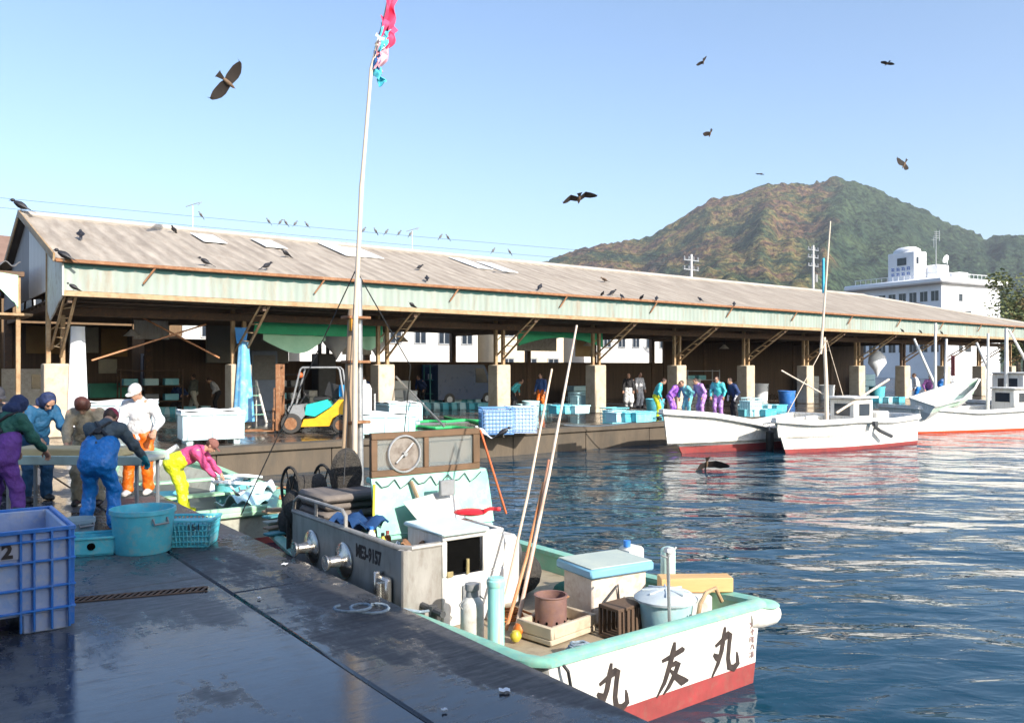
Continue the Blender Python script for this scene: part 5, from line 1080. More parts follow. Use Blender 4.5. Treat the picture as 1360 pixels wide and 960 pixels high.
def tub(name, label, cat, loc, r, h, mat, group=None, fill=None, rz=0):
    t = thing(name, label, cat, loc, rz, group)
    MB().lathe([(r*.86, 0), (r*.88, .01), (r, h-.05), (r*1.05, h-.045), (r*1.05, h), (r*.97, h), (r*.84, .04), (0, .03)], n=32).build('tub_body', mat, t)
    for a in (-.6, 2.4): 
        x, y = math.cos(a), math.sin(a); q = Vector((x, y, 0)); w = Vector((-y, x, 0))*.08; MB().tube([q*r*.98+w+Vector((0, 0, h*.82)), q*(r*1.07)+w+Vector((0, 0, h*.7)), q*(r*1.08)-w+Vector((0, 0, h*.7)), q*r*.98-w+Vector((0, 0, h*.82))], .012, 6).build('handle', GREYM, t)
    return t
tub('round_tub', 'round aqua tub heaped with white fish bags in front of the worker in yellow waders', 'tub', sk_t(.42, 2.2, .22), .3, .5, CYAND, 'round aqua tubs')
b = MB(); rnd = random.Random(5)
for k in range(9): b.box((rnd.uniform(-.18, .18), rnd.uniform(-.18, .18), .5+.03*(k % 4)), (.3, .16, .05), Matrix.Rotation(rnd.random()*3, 3, 'Z') @ Matrix.Rotation(.35*rnd.uniform(-1, 1), 3, 'X'), .02, m=k % 2)
o = b.build('ice_bags', [CLOTHW, PALECY]); o.location = sk_t(.42, 2.2, .2); tag(o, 'white and pale blue bags piled in the tub in the green skiff', 'bags')
def rag(label, x, y, z, w, l, seed, mat, amp=.14, slope=0., grp='crumpled sheets in the green skiff'):
    b = MB(); rr = random.Random(seed); a = [rr.uniform(0, 6) for _ in range(6)]
    b.sheet(lambda s, t: (w*(s-.5), l*(t-.5), slope*(s)+amp*(math.sin(s*5+a[0])*math.cos(t*4+a[1])+.45*abs(math.sin(s*9+t*7+a[2]))+.25*math.sin(s*17-t*13+a[3]))), 22, 22, .015)
    o = b.build('crumpled_sheet', mat, ang=60); o.location = sk_t(x, y, z); o.rotation_euler = (0, 0, QR+rr.uniform(-.4, .4)); tag(o, label, 'plastic sheet', grp)
rag('pale aqua plastic sheet crumpled at the stern end of the skiff', .3, .7, .52, .9, 1.1, 1, PALECY)
rag('white plastic sheet folded over the middle of the skiff', .6, 1.4, .55, .7, .8, 2, CLOTHW)
rag('greyish white sheet crumpled against the far gunwale', .75, 3.1, .5, .8, .8, 3, STYRO)
for lb_x, x, y, z, rz_, ln in (('white styrofoam plank sloping across the stern of the skiff', .3, 1.2, .78, .5, 1.2), ('second white plank lying deeper in the skiff', .6, 1.9, .8, .9, .9)):
    b = MB(); b.box((0, 0, 0), (ln, .22, .05), Matrix.Rotation(.16, 3, 'Y')); o = b.build('white_plank', STYRO); o.location = sk_t(x, y, z); o.rotation_euler = (0, 0, QR+rz_); tag(o, lb_x, 'plank', 'white planks in the skiff')
for lb_x, x, y, z, rz_, ln in (('orange brown board poking over the skiff transom', .75, .5, .75, .9, .8), ('brown board beside the orange one at the skiff corner', .8, .15, .72, .4, .7)):
    b = MB(); b.box((0, 0, 0), (ln, .12, .04), Matrix.Rotation(.1, 3, 'Y')); o = b.build('brown_plank', cm('orange_board', (.5, .24, .1), (.38, .17, .07), 4, .7)); o.location = sk_t(x, y, z); o.rotation_euler = (0, 0, QR+rz_); tag(o, lb_x, 'plank', 'brown boards at the skiff stern')
t = thing('fish_tray', 'oval blue tray on the skiff floor behind the round tub on the quay', 'tray', sk_t(-.62, 2.9, .34), QR); MB().lathe([(.3, 0), (.34, .12), (.36, .12), (.36, .14), (.32, .14), (.28, .02), (0, .015)], n=26, sx=1.3).build('tray_body', CYAND, t)
b = MB(); b.tube([sk_t(-.9, 3.1, .4), sk_t(-.62, 3.2, .9), sk_t(-.45, 3.0, 1.2), sk_t(-.3, 2.95, 1.3)], .05, 10); tag(b.build('white_pipe', WHITE), 'curved white pipe rising behind the worker in yellow waders', 'pipe')
# ---------------------------------------------------------------- white boats across the water
def bigboat(label, C, rz, L, B, zb, zs, group='white fishing boats moored across the water', paint=.22, red=RED, rake=1.0, zm=None):
    t = thing('fishing_boat', label, 'fishing boat', C, rz, group)
    zm = zm or min(zb, zs)*.8
    hull(t, L, [(0, B*.86), (.03, B*.92), (.4, B), (.7, B*.86), (.88, B*.5), (1, .05)], [(0, zs), (.3, zm), (.6, zm*1.08), (.85, zb*.9), (1, zb)], [(0, .9), (.6, .8), (.85, .6), (1, .35)], rake=rake, paint=paint, deck=zm-.42, red=red, gun=WHITE, inner=WDIRTY, belt=.1, gw=.12, gh=.07, deckmat=WDIRTY)
    return t
# boat C: bow to the left, hidden stern
b0 = at(905, 602, ZW); b1 = at(1130, 596, ZW); dv = (b0-b1).normalized(); ang = math.atan2(dv.y, dv.x)-math.pi/2
def bb(label, bow, stern, B, zb, zs, **k):
    d = bow-stern; L = math.hypot(d.x, d.y); rz = math.atan2(-d.x, d.y); off = Vector((-d.y, d.x, 0)).normalized()   # left of travel
    side = off if off.y > 0 else -off; C = Vector((stern.x, stern.y, ZW))+side*B*.9; d = bow-C; L = math.hypot(d.x, d.y); rz = math.atan2(-d.x, d.y)
    return bigboat(label, C, rz, L, B, zb, zs, **k), C, rz, L
t3, C3, r3, L3 = bb('white fishing boat with a high raked bow and red bottom, leftmost across the water', at(905, 602, ZW), Vector((12.0, 30.2, 0)), 1.15, 1.38, .95, rake=.95, paint=.22)
t4, C4, r4, L4 = bb('white fishing boat with wheelhouse and tall pole moored outside the leftmost white boat', at(1043, 602, ZW), at(1226, 591, ZW)+Vector((0, .3, 0)), .95, 1.1, 1.02, rake=.55, paint=.13, zm=.95)
t5, C5, r5, L5 = bb('white boat with an orange red waterline moored at the right edge', at(1420, 566, ZW), at(1226, 576, ZW), 1.3, 1.25, 1.1, rake=.7, paint=.08, red=cm('orange_red_boot', (.8, .1, .03), None, 4, .5))
def wheelhouse(t, x, y, w, l, h, z0):
    MB().box2((x-w/2, y-l/2, z0), (x+w/2, y+l/2, z0+h), .05).build('wheelhouse', WHITE, t)
    MB().box2((x-w/2-.12, y-l/2-.15, z0+h), (x+w/2+.12, y+l/2+.2, z0+h+.07), .02).build('wheelhouse_roof', WHITE, t)
    for s in (-1, 1): MB().box2((x+s*w/2-.02, y-l*.28, z0+h*.5), (x+s*w/2+.02, y+l*.28, z0+h*.85), .005).build('window', GLASS, t)
    for q in (-1, 1): MB().box2((x-w*.3, y+q*l/2-.02, z0+h*.5), (x+w*.3, y+q*l/2+.02, z0+h*.85), .005).build('window', GLASS, t)
wheelhouse(t4, .1, L4*.42, .95, 1.1, 1.15, .5)
b = MB(); b.box2((-.5, L4*.42-1.35, .5), (.62, L4*.42-.62, 1.2), .04); b.build('engine_casing', WHITE, t4)
b = MB(); b.tube([(.0, L4*.66, .5), (.03, L4*.66, 2.3), (.1, L4*.66, 3.7)], [.08, .065, .05], 10); mo4 = b.build('mast', cm('pale_bamboo'), t4)
inv4 = Matrix.Rotation(-r4, 3, 'Z'); l4 = lambda p: inv4 @ (Vector(p)-C4)
b = MB(); b.tube([l4(atY(1090, 470, 27.3)), l4(atY(1096, 388, 27.3)), l4(atY(1103, 294, 27.4))], [.045, .035, .02], 8); b.build('bamboo_pole', cm('pale_bamboo'), mo4)
b = MB(); p_ = l4(atY(1096, 385, 27.3)); b.sheet(lambda s, t_: p_+Vector((.1*t_+.02, .03*math.sin(t_*6), 1.15*(s)-.1)), 8, 4, .01); b.build('flag', FC, mo4)
b = MB(); b.tube([(0, L4*.66, 3.6), (.2, L4*.96, 1.1)], .012, 5).tube([(0, L4*.66, 3.6), (.4, L4*.42, 1.7)], .012, 5).tube([(.1, L4*.66, 1.8), (1.2, L4*.78, 2.6)], .03, 6).tube([(-.1, L4*.6, 1.2), (-.8, L4*.3, 2.3)], .04, 6); b.build('rigging', cm('pale_bamboo'), t4)
b = MB(); b.tube([(-.9*.95, L4*.45, .75), (-1.05, L4*.45, .62), (-1.2, L4*.38, .42)], .06, 6).box((-1.08, L4*.5, .86), (.12, .2, .16)); b.build('anchor_fitting', GREYD, t4)
tub('round_tub', 'dark bucket on the foredeck of the outer white boat', 'bucket', C4+Matrix.Rotation(r4, 3, 'Z') @ Vector((.1, L4*.72, .53)), .2, .42, GREYM)
b = MB(); b.ell((0, 0, .15), (.55, .4, .25), 14, 8).ell((.3, .3, .1), (.4, .3, .2), 12, 6); o = b.build('net_pile', cm('teal_net', (.05, .3, .3), (.03, .2, .2), 30, .9, bump=.8, bs=60)); o.location = C4+Matrix.Rotation(r4, 3, 'Z') @ Vector((0, L4*.84, .55)); tag(o, 'teal net heap in the bow of the outer white boat', 'net')
b = MB(); b.ell((0, 0, .1), (.4, .6, .28), 14, 8).ell((.2, -.6, .08), (.4, .4, .2), 12, 6); o = b.build('net_pile', cm('blue_net', (.03, .18, .42), (.02, .1, .25), 30, .9, bump=.8, bs=60)); o.location = C4+Matrix.Rotation(r4, 3, 'Z') @ Vector((0, L4*.12, .55)); o.rotation_euler = (0, 0, r4); tag(o, 'blue net and rope heap at the stern of the outer white boat', 'net')
t = thing('rubber_fender', 'black tyre fender hanging on the leftmost white boat', 'fender', C3+Matrix.Rotation(r3, 3, 'Z') @ Vector((1.2 if (Matrix.Rotation(r3, 3, 'Z') @ Vector((1, 0, 0))).y < 0 else -1.2, L3*.62, .3)), 0)
MB().tube([(0, 0, -.28), (0, 0, .28)], [.13, .13], 12).ell((0, 0, .28), (.13, .13, .08)).ell((0, 0, -.28), (.13, .13, .08)).build('fender_body', BLACK, t); MB().tube([(0, 0, .3), (.0, .1, .8)], .015, 5).build('rope', WDIRTY, t)
wheelhouse(t5, -.1, L5*.66, 1.2, 1.2, 1.15, .6)
for y, zt in ((.2*L5, 4.6), (.5*L5, 4.2)): MB().tube([(0, y, .6), (.02, y, zt)], [.07, .05], 10).build('mast', WHITE, t5)
inv5 = Matrix.Rotation(-r5, 3, 'Z'); l5 = lambda px, py, Y: inv5 @ (atY(px, py, Y)-C5)
for a, c, Y in (((1250, 530), (1214, 450), 36), ((1316, 498), (1297, 455), 38), ((1362, 478), (1340, 438), 40), ((1255, 515), (1257, 450), 37)):
    b = MB(); b.tube([l5(*a, Y), l5(*c, Y)], [.07, .05], 8); b.build('outrigger_pole', WHITE, t5)
b = MB(); p_ = l5(1263, 472, 36.6); b.sheet(lambda s, t_: p_+Vector((.25*t_, .05*math.sin(t_*5), -.9*s)), 6, 3, .01); b.build('flag', RED, t5)
# tilted skiff resting on the boat and quay
C6 = atY(1222, 550, 33.8); C6.z = ZW+.9; E6 = atY(1292, 520, 36.5); dd = E6-C6; L6 = dd.length
t6 = thing('small_skiff', 'small white skiff with a mint interior lying tilted on the deck at the right', 'skiff', C6, 0); 
t6.rotation_mode = 'XYZ'; t6.matrix_world = Matrix.Translation(C6) @ Matrix.Rotation(math.atan2(-dd.x, dd.y), 4, 'Z') @ Matrix.Rotation(R(7), 4, 'X') @ Matrix.Rotation(R(16), 4, 'Y')
hull(t6, L6*.92, [(0, .55), (.5, .64), (.8, .42), (1, .05)], [(0, .42), (.5, .42), (1, .75)], [(0, .75), (1, .4)], rake=.5, paint=.04, deck=.12, red=cm('pale_grey_bottom', (.5, .5, .48), None, 4, .6), gun=WDIRTY, inner=cm('pale_mint_inside', (.5, .66, .55), (.38, .52, .42), 3, .5, dirt=(.4, .4, .3)), deckmat=cm('pale_mint_inside'), gw=.08, gh=.04)
# mooring lines of the far boats
for lb_x, a_, c_ in (('mooring line from the leftmost white bow to the quay', C3+Matrix.Rotation(r3, 3, 'Z') @ Vector((0, L3+.4, 1.3)), W(U1+.4, 14.5, .05)), ('mooring line from the outer white boat bow to its neighbour', C4+Matrix.Rotation(r4, 3, 'Z') @ Vector((0, L4+.2, 1.05)), C3+Matrix.Rotation(r3, 3, 'Z') @ Vector((.9, L3*.5, 1.0)))):
    tag(MB().tube([a_.lerp(c_, k/12)-Vector((0, 0, 1.2*(k/12)*(1-k/12)*.6)) for k in range(13)], .018, 6).build('mooring_line', cm('blue_grey_rope')), lb_x, 'rope', 'mooring lines across the water')
# further boats beyond the right edge of the frame
t7, C7, r7, L7 = bb('large white fishing boat with cream deckhouse beyond the right-hand white boat', Vector((33.5, 45, 0)), Vector((23.6, 38.4, 0)), 1.5, 1.5, 1.1, rake=1.1)
wheelhouse(t7, 0, L7*.2, 1.6, 2.2, 1.5, .9)
for y, zt in ((.55*L7, 5.8), (.1*L7, 4.6)): MB().tube([(0, y, .8), (0, y, zt)], [.12, .08], 10).build('mast', WHITE, t7)
# ================================================================== THINGS ON THE QUAYS
def basket(name, label, cat, loc, rz, w, d, h, mat, group=None, nx=9, nz=5, taper=.9, rim=.02, solid=False, digits=None, feet=False, rim2=None):
    t = thing(name, label, cat, loc, rz, group); b = MB(); tw, td = w*taper, d*taper; th = .012
    def P(fx, fy, z): k = z/h; return Vector((fx*(tw+(w-tw)*k)/2, fy*(td+(d-td)*k)/2, z))
    b.loft([[P(-1, -1, .0), P(1, -1, .0), P(1, 1, .0), P(-1, 1, .0)], [P(-1, -1, .02), P(1, -1, .02), P(1, 1, .02), P(-1, 1, .02)]], True, True)
    if solid:
        r0 = [P(a, c, .0) for a, c in ((-1, -1), (1, -1), (1, 1), (-1, 1))]; r1 = [P(a, c, h) for a, c in ((-1, -1), (1, -1), (1, 1), (-1, 1))]
        f = lambda p: Vector((p.x-math.copysign(th, p.x), p.y-math.copysign(th, p.y), p.z)); b.loft([r0, r1, [f(p) for p in r1], [f(p)+Vector((0, 0, .02)) for p in r0]], True, False)
    else:
        ny = max(3, round(nx*d/w))
        for s in (-1, 1):
            for k in range(nx+1): fx = -1+2*k/nx; b.bar(P(fx, s, .01), P(fx, s, h-.01), .012)
            for k in range(ny+1): fy = -1+2*k/ny; b.bar(P(s, fy, .01), P(s, fy, h-.01), .012)
            for k in range(1, nz):
                z = h*k/nz; b.bar(P(-1, s, z), P(1, s, z), .014).bar(P(s, -1, z), P(s, 1, z), .014)
    for s in (-1, 1): b.bar(P(-1, s, h-rim/2)-Vector((rim*.6, 0, 0)), P(1, s, h-rim/2)+Vector((rim*.6, 0, 0)), rim*1.5, rim).bar(P(s, -1, h-rim/2), P(s, 1, h-rim/2), rim*1.5, rim)
    b.build('basket_body', mat, t); return t
Z3 = (0, 0, 0)
# big blue pallet box at the left, quay-aligned
CW, CD, CHh = 1.25, 1.05, .62
t = thing('pallet_box', 'big scuffed blue ribbed pallet box with a black stencilled 12 at the left edge', 'pallet box', W(3.77+CD/2, -2.27-CW/2, 0), QR)
b = MB(); z0 = .16; z1 = .77; w, d = CW/2, CD/2; th = .03
for (a, c) in (((-w, -d), (w, -d+th)), ((-w, d-th), (w, d)), ((-w, -d+th), (-w+th, d-th)), ((w-th, -d+th), (w, d-th))): b.box2((a[0], a[1], z0), (c[0], c[1], z1-.02), .006)
b.box2((-w, -d, z0-.02), (w, d, z0+.02), .005); b.build('box_wall', BLUEW, t)
b = MB(); pr = .032
for z in (z1-.015, z1-.09, .53, .335, z0+.01):
    hh = .03 if z > z1-.03 else .016
    b.box2((-w-pr, -d-pr, z-hh/2), (w+pr, -d, z+hh/2), .004).box2((-w-pr, d, z-hh/2), (w+pr, d+pr, z+hh/2), .004).box2((-w-pr, -d, z-hh/2), (-w, d, z+hh/2), .004).box2((w, -d, z-hh/2), (w+pr, d, z+hh/2), .004)
b.build('horizontal_rib', BLUEP, t)
b = MB()
for x in (-.6, -.44, -.05, .05, .3, .385, .5, .615): b.box2((x-.008, -d-pr+.002, .02 if x > .28 or x < -.4 else z0), (x+.008, -d-.0, z1-.02), .003)
for y in (-.5, -.36, -.05, .08, .36, .5): b.box2((w, y-.008, .02 if abs(y) > .3 else z0), (w+pr-.002, y+.008, z1-.02), .003).box2((-w-pr+.002, y-.008, z0), (-w, y+.008, z1-.02), .003)
b.build('vertical_rib', BLUEP, t)
for x, y in ((w-.16, -d+.12), (-w+.16, -d+.12), (w-.16, d-.12), (-w+.16, d-.12)): MB().box((x, y, .08), (.3, .22, .16), None, .01).build('foot', BLUEW, t)
MB().box2((.06, -d-.012, .56), (.3, -d-.0, .68), .002).build('label_patch', cm('pale_patch', (.5, .5, .55), (.4, .4, .46), 5, .6), t)
b = MB(); text_mesh(b, '12', .14, Matrix(((1, 0, 0), (0, 0, -1), (0, 1, 0))), (.18, -d-.015, .62), .003, off=.006); b.build('stencil_number', INK, t, smooth=False)
# tubs and baskets near the worker in blue
tub('round_tub', 'large round aqua tub standing on the quay at the feet of the blue bib worker', 'tub', at(190, 731), .315, .46, CYAN, 'round aqua tubs')
t = basket('fish_basket', 'square aqua lattice basket standing right of the large round tub', 'basket', at(255, 722), QR-.55, .52, .42, .3, CYAN, 'aqua baskets on the near quay', 12, 5, .86, .025)
b = MB(); b.box2((-.24, -.175, .02), (.24, .175, .26), .02); b.build('basket_liner', CYAND, t)
b = MB(); text_mesh(b, '151', .1, Matrix(((1, 0, 0), (0, 0, -1), (0, 1, 0))), (.08, -.222, .22), .001); b.build('black_marking', INK, t, smooth=False)
t = basket('fish_tray', 'flat aqua fish tray between the blue pallet box and the round tub', 'tray', at(124, 734), QR-.3, .5, .36, .2, CYAN, 'aqua baskets on the near quay', solid=True, taper=.84, rim=.025)
b = MB(); b.ell((.0, -.17, .1), (.04, .01, .04), 12, 6); b.build('handle_hole', VOID, t)
tub('bucket', 'dull grey blue bucket behind the pallet box corner', 'bucket', at(104, 716), .17, .24, cm('grey_blue_bucket', (.3, .42, .48), (.22, .32, .38), 4, .5))
# sorting table
t = thing('sorting_table', 'long pale sorting table with a wooden fish board on aqua trimmed legs among the workers', 'table', (-5.65, 10.95, 0), -.05)
b = MB(); b.box2((-.95, -.32, .72), (.95, .32, .78), .015); b.build('table_top', cm('pale_table_top', (.55, .55, .45), (.42, .42, .35), 4, .6), t)
b = MB(); b.box2((-.98, -.36, .70), (.98, -.32, .82), .01).box2((-.98, .32, .70), (.98, .36, .82), .01); b.build('table_edge', cm('mint_white_trim', (.5, .66, .6), (.38, .5, .44), 5, .5), t)
b = MB(); b.box2((-.9, -.22, .78), (.55, .26, .9), .02); b.build('fish_board', cm('yellow_wood_board', (.6, .5, .28), (.48, .38, .2), 3, .6, stretch=(.6, 5, 5)), t)
for x in (-.85, .85):
    for y in (-.28, .28): MB().box2((x-.02, y-.02, 0), (x+.02, y+.02, .72), .006).build('leg', GREYM, t)
# drain grating
t = thing('drain_grating', 'rusty black drain grating strip set in the wet quay paving', 'drain grating', at(185, 790)+Vector((0, 0, .003)), .35)
b = MB(); b.box2((-1.0, -.085, -.0), (.55, -.065, .008), .001).box2((-1.0, .065, 0), (.55, .085, .008), .001)
for k in range(30): b.box((-1.0+k*.0517+.02, 0, .004), (.022, .14, .008), Matrix.Rotation(-.35, 3, 'Z'), .001)
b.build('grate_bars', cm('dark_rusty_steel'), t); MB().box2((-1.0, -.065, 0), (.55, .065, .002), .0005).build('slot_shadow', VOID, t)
# scraps
rnd = random.Random(3)
for px, py, lb in ((378, 750, 'small white paper scrap on the quay edge near the coaming'), (670, 918, 'white paper scrap lowest on the dark quay strip'), (344, 795, 'tiny pale scrap on the wet slab near the joint'), (590, 944, 'tiny scrap beside the quay joint at the bottom')):
    p = at(px, py); s = .05 if 'tiny' not in lb else .025
    b = MB(); b.sheet(lambda u_, v_: (s*1.3*(u_-.5), s*(v_-.5), .006+.01*abs(math.sin(u_*5+v_*3))), 5, 5, .002); o = b.build('paper_scrap', CLOTHW); o.location = p; o.rotation_euler = (0, 0, rnd.random()*6); tag(o, lb, 'paper scrap', 'scraps on the near quay')
# white fish tank with white cloth on the far floor
def fishtank(label, p, rz, w, d, h, mat, grp, lid=True, legs=True):
    t = thing('fish_tank', label, 'fish tank', p, rz, grp); zb = .12 if legs else 0
    b = MB(); th = .05
    for (a, c) in (((-w/2, -d/2), (w/2, -d/2+th)), ((-w/2, d/2-th), (w/2, d/2)), ((-w/2, -d/2+th), (-w/2+th, d/2-th)), ((w/2-th, -d/2+th), (w/2, d/2-th))): b.box2((a[0], a[1], zb), (c[0], c[1], h), .02)
    b.box2((-w/2, -d/2, zb), (w/2, d/2, zb+.06)); b.build('tank_wall', mat, t)
    b = MB()
    for x in (-w*.4, 0, w*.4): b.box2((x-.04, -d/2-.03, zb), (x+.04, -d/2, h-.05), .01)
    b.box2((-w/2-.04, -d/2-.04, h-.06), (w/2+.04, -d/2, h+.02), .015).box2((-w/2-.04, d/2, h-.06), (w/2+.04, d/2+.04, h+.02), .015).box2((w/2, -d/2, h-.06), (w/2+.04, d/2, h+.02), .015).box2((-w/2-.04, -d/2, h-.06), (-w/2, d/2, h+.02), .015); b.build('rim', mat, t)
    if legs:
        for x in (-w*.38, w*.38): MB().box2((x-.08, -d*.45, 0), (x+.08, d*.45, zb), .01).build('skid', mat, t)
    if lid:
        b = MB(); b.sheet(lambda s, q: (w*1.04*(s-.5), d*1.06*(q-.5), h+.04+.025*math.sin(s*11+q*3)+.02*math.sin(q*9)), 18, 10, .02); b.build('cover_sheet', CLOTHW, t)
    return t
GT = 'white fish tanks on the market floor'
fishtank('white fish tank with a crumpled cover behind the worker in yellow waders', at(280, 588), QR-.15, 1.5, 1.05, .8, cm('white_tank_plastic', (.6, .74, .76), (.5, .66, .7), 3, .5), GT)
fishtank('long white covered tank behind the worker with the white cap', at(158, 577), QR-.3, 2.0, 1.1, .92, cm('white_tank_plastic'), GT)
fishtank('pale aqua white tank beside the mast left of the third pillar', at(505, 580), QR-.2, 1.75, 1.0, .62, cm('aqua_white_tank', (.55, .78, .8), (.45, .7, .74), 3, .5), GT)
fishtank('aqua tank right behind the third pillar', at(530, 563), QR, 1.3, 1.0, .7, cm('aqua_white_tank'), GT)
# upright white drum beside mast
t = thing('white_cylinder', 'upright white cylinder tank standing between the mast and the third pillar', 'cylinder', at(484, 578)); MB().lathe([(.2, 0), (.21, .02), (.21, 1.35), (.15, 1.47), (.05, 1.5), (.04, 1.6), (0, 1.6)], n=20).build('tank_body', WHITE, t); MB().tube([(.21, 0, .1), (.3, 0, .2), (.3, 0, 1.2)], .025, 6).build('pipe', GALV, t)
# blue mesh containers
GB = 'large blue mesh containers on the quay edge'
b1_ = basket('mesh_container', 'darker blue lattice container at the quay edge left of its pale twin', 'mesh container', at(659, 577)+Vector((0, .35, 0)), QR-.45, .95, .75, .78, cm('mesh_blue', (.12, .3, .62), (.1, .25, .52), 4, .5), GB, 9, 7, .97, .03)
MB().box2((-.42, -.33, .03), (.42, .33, .7), .02).build('liner', cm('pale_liner', (.42, .55, .7), (.3, .45, .62), 4, .7), b1_)
b2_ = basket('mesh_container', 'pale blue lattice container at the quay edge right of the darker one', 'mesh container', at(692, 575)+Vector((0, .35, 0)), QR-.45, .85, .75, .78, cm('mesh_pale_blue', (.5, .62, .82), (.4, .52, .74), 4, .5), GB, 8, 7, .97, .03)
MB().box2((-.37, -.33, .03), (.37, .33, .72), .02).build('liner', cm('pale_liner'), b2_)
# rows of fish trays: one built with its parts, copied
tray0 = basket('fish_tray', 'x', 'fish tray', (0, 0, 0), QR, .75, .45, .3, CYAND, 'aqua fish trays in rows on the market floor', solid=True, taper=.92, rim=.04)
b = MB(); b.box2((-.32, -.18, .16), (.32, .18, .24), .02); b.build('ice_fill', STYRO, tray0)
trays = []
for row, (pya, names) in enumerate(((537, 'back'), (543, 'front'))):
    for k in range(8): trays.append((556+k*11.5+row*3, pya, 0, f'aqua fish tray {["first","second","third","fourth","fifth","sixth","seventh","eighth"][k]} from the left in the {names} row before the fourth pillar'))
O_ = ["first", "second", "third", "fourth", "fifth", "sixth", "seventh", "eighth", "ninth", "tenth"]
for k in range(7): trays.append((697+k*13, 545, 0, f'aqua fish tray {O_[k]} from the left between the fourth and fifth pillars'))
for k in range(3): trays.append((744+k*12, 549, .3, f'pale aqua tray on top of the row, {O_[k]} from left near the fifth pillar'))
for k in range(5): trays.append((817+k*12, 556, 0, f'aqua fish tray {O_[k]} from the left just right of the fifth pillar'))
for k in range(3): trays.append((823+k*13, 560, .31, f'aqua tray {O_[k]} from left in the upper layer right of the fifth pillar'))
for k in range(5): trays.append((985+k*12, 546, 0, f'pale fish tray {O_[k]} from the left behind the seventh pillar and the white boats'))
for k in range(3): trays.append((990+k*14, 553, 0, f'aqua fish tray {O_[k]} from the left at the quay edge behind the outer white boat'))
for k in range(6): trays.append((1128+k*13, 534, 0, f'blue aqua fish tray {O_[k]} from the left beyond the ninth pillar'))
for k in range(5): trays.append((205+k*15, 530, 0, f'dim fish tray {O_[k]} from the left at the back of the second bay'))
mats_alt = [CYAND, PALECY, CYAN]
for i, (px, py, z, lb) in enumerate(trays):
    p = at(px, py, z); p.z = z; c = tray0 if i == 0 else copy_tree(tray0)
    c.location = p; c.rotation_euler = (0, 0, QR+.04*math.sin(i*2.3)); c['label'] = lb
    for ch in c.children:
        if ch.name.startswith('basket_body'):
            if i % 3: 
                ch.material_slots[0].link = 'OBJECT'; ch.material_slots[0].material = mats_alt[i % 3]
# fish tray stacks right of the workers on the quay edge
for i, (px, py, w, h, lb) in enumerate(((997, 553, .9, .75, 'tall pale aqua crate at the quay edge right of the smocked workers'), (816, 562, .8, .55, 'aqua lattice crate standing right of the fifth pillar base'), (770, 547, .8, .85, 'tall blue white lattice crate left of the fifth pillar'), (250, 560, .7, .3, 'low white box on the wet floor behind the white tank'))):
    t = basket('lattice_crate', lb, 'crate', at(px, py), QR, w, .6, h, PALECY if i != 1 else CYAND, 'lattice crates along the market', 7, 5, .96, .03); MB().box2((-w*.42, -.26, .02), (w*.42, .26, h*.85), .02).build('liner', PALECY, t)
# green hoses lying on the floor
for i, (a, c_, lb) in enumerate((((556, 562), (640, 560), 'upper green hose lying on the wet floor left of the blue containers'), ((548, 569), (638, 571), 'lower green hose lying on the wet floor left of the blue containers'), ((590, 556), (655, 566), 'short green hose crossing behind the blue containers'))):
    A = at(*a); B = at(*c_); pts = [A.lerp(B, k/14)+Vector((0, .25*math.sin(k*.8+i), .05)) for k in range(15)]
    tag(MB().tube(pts, .05, 7).build('green_hose', cm('green_hose_rubber', (.04, .5, .15), (.03, .4, .12), 6, .5)), lb, 'hose', 'green hoses on the market floor')
o = MB().box((0, 0, .006), (3.2, 1.6, .01), None, .003).build('grey_tarpaulin', cm('violet_grey_tarp', (.3, .27, .33), (.2, .18, .22), 1.5, .5)); o.location = at(596, 560); o.rotation_euler = (0, 0, QR); tag(o, 'flat violet grey tarpaulin spread on the floor under the green hoses', 'tarpaulin')
tag(MB().tube([atY(526, 500, 29.5), at(590, 566, .1)], .035, 7).build('steel_pole', GALV), 'slim pole leaning down from the third pillar towards the water', 'pole')
# cloths hanging
def wrap(nm, label, v, u, z0, z1, r0, r1, mat, seed, cat='cloth'):
    n_ = 24
    b = MB(); b.sheet(lambda s, t: ((r0+(r1-r0)*t)*math.cos(-3.4+4.2*s)*(1+.12*math.sin(s*17+seed)), (r0+(r1-r0)*t)*.8*math.sin(-3.4+4.2*s)*(1+.12*math.sin(s*13+seed+t*2)), z1+(z0-z1)*t+.0), 26, 14, .02)
    o = b.build(nm, mat, ang=70); o.location = W(u, v); o.rotation_euler = (0, 0, QR); tag(o, label, cat)
wrap('white_curtain', 'long white cloth bundled down the right side of the first pillar', .42+.5, SHU-.38, .3, 3.1, .15, .24, CLOTHW, 1)
wrap('blue_tarpaulin', 'pale and bright blue tarpaulin tied round the front of the second pillar', 5.57+.02, SHU-.45, .25, 2.75, .13, .3, TARPB, 2, 'tarpaulin')
b = MB(); b.sheet(lambda s, t: ((s-.5)*.42*(1-.3*t), 0, .5*(1-t)-.25+.0*s), 4, 4, .02); o = b.build('blue_flap', cm('bright_blue_tarp', (.02, .28, .75), None, 3, .5)); o.location = W(SHU-.5, 5.5, 2.95); o.rotation_euler = (0, 0, QR); tag(o, 'bright blue tarpaulin flap tied high on the second pillar', 'tarpaulin')
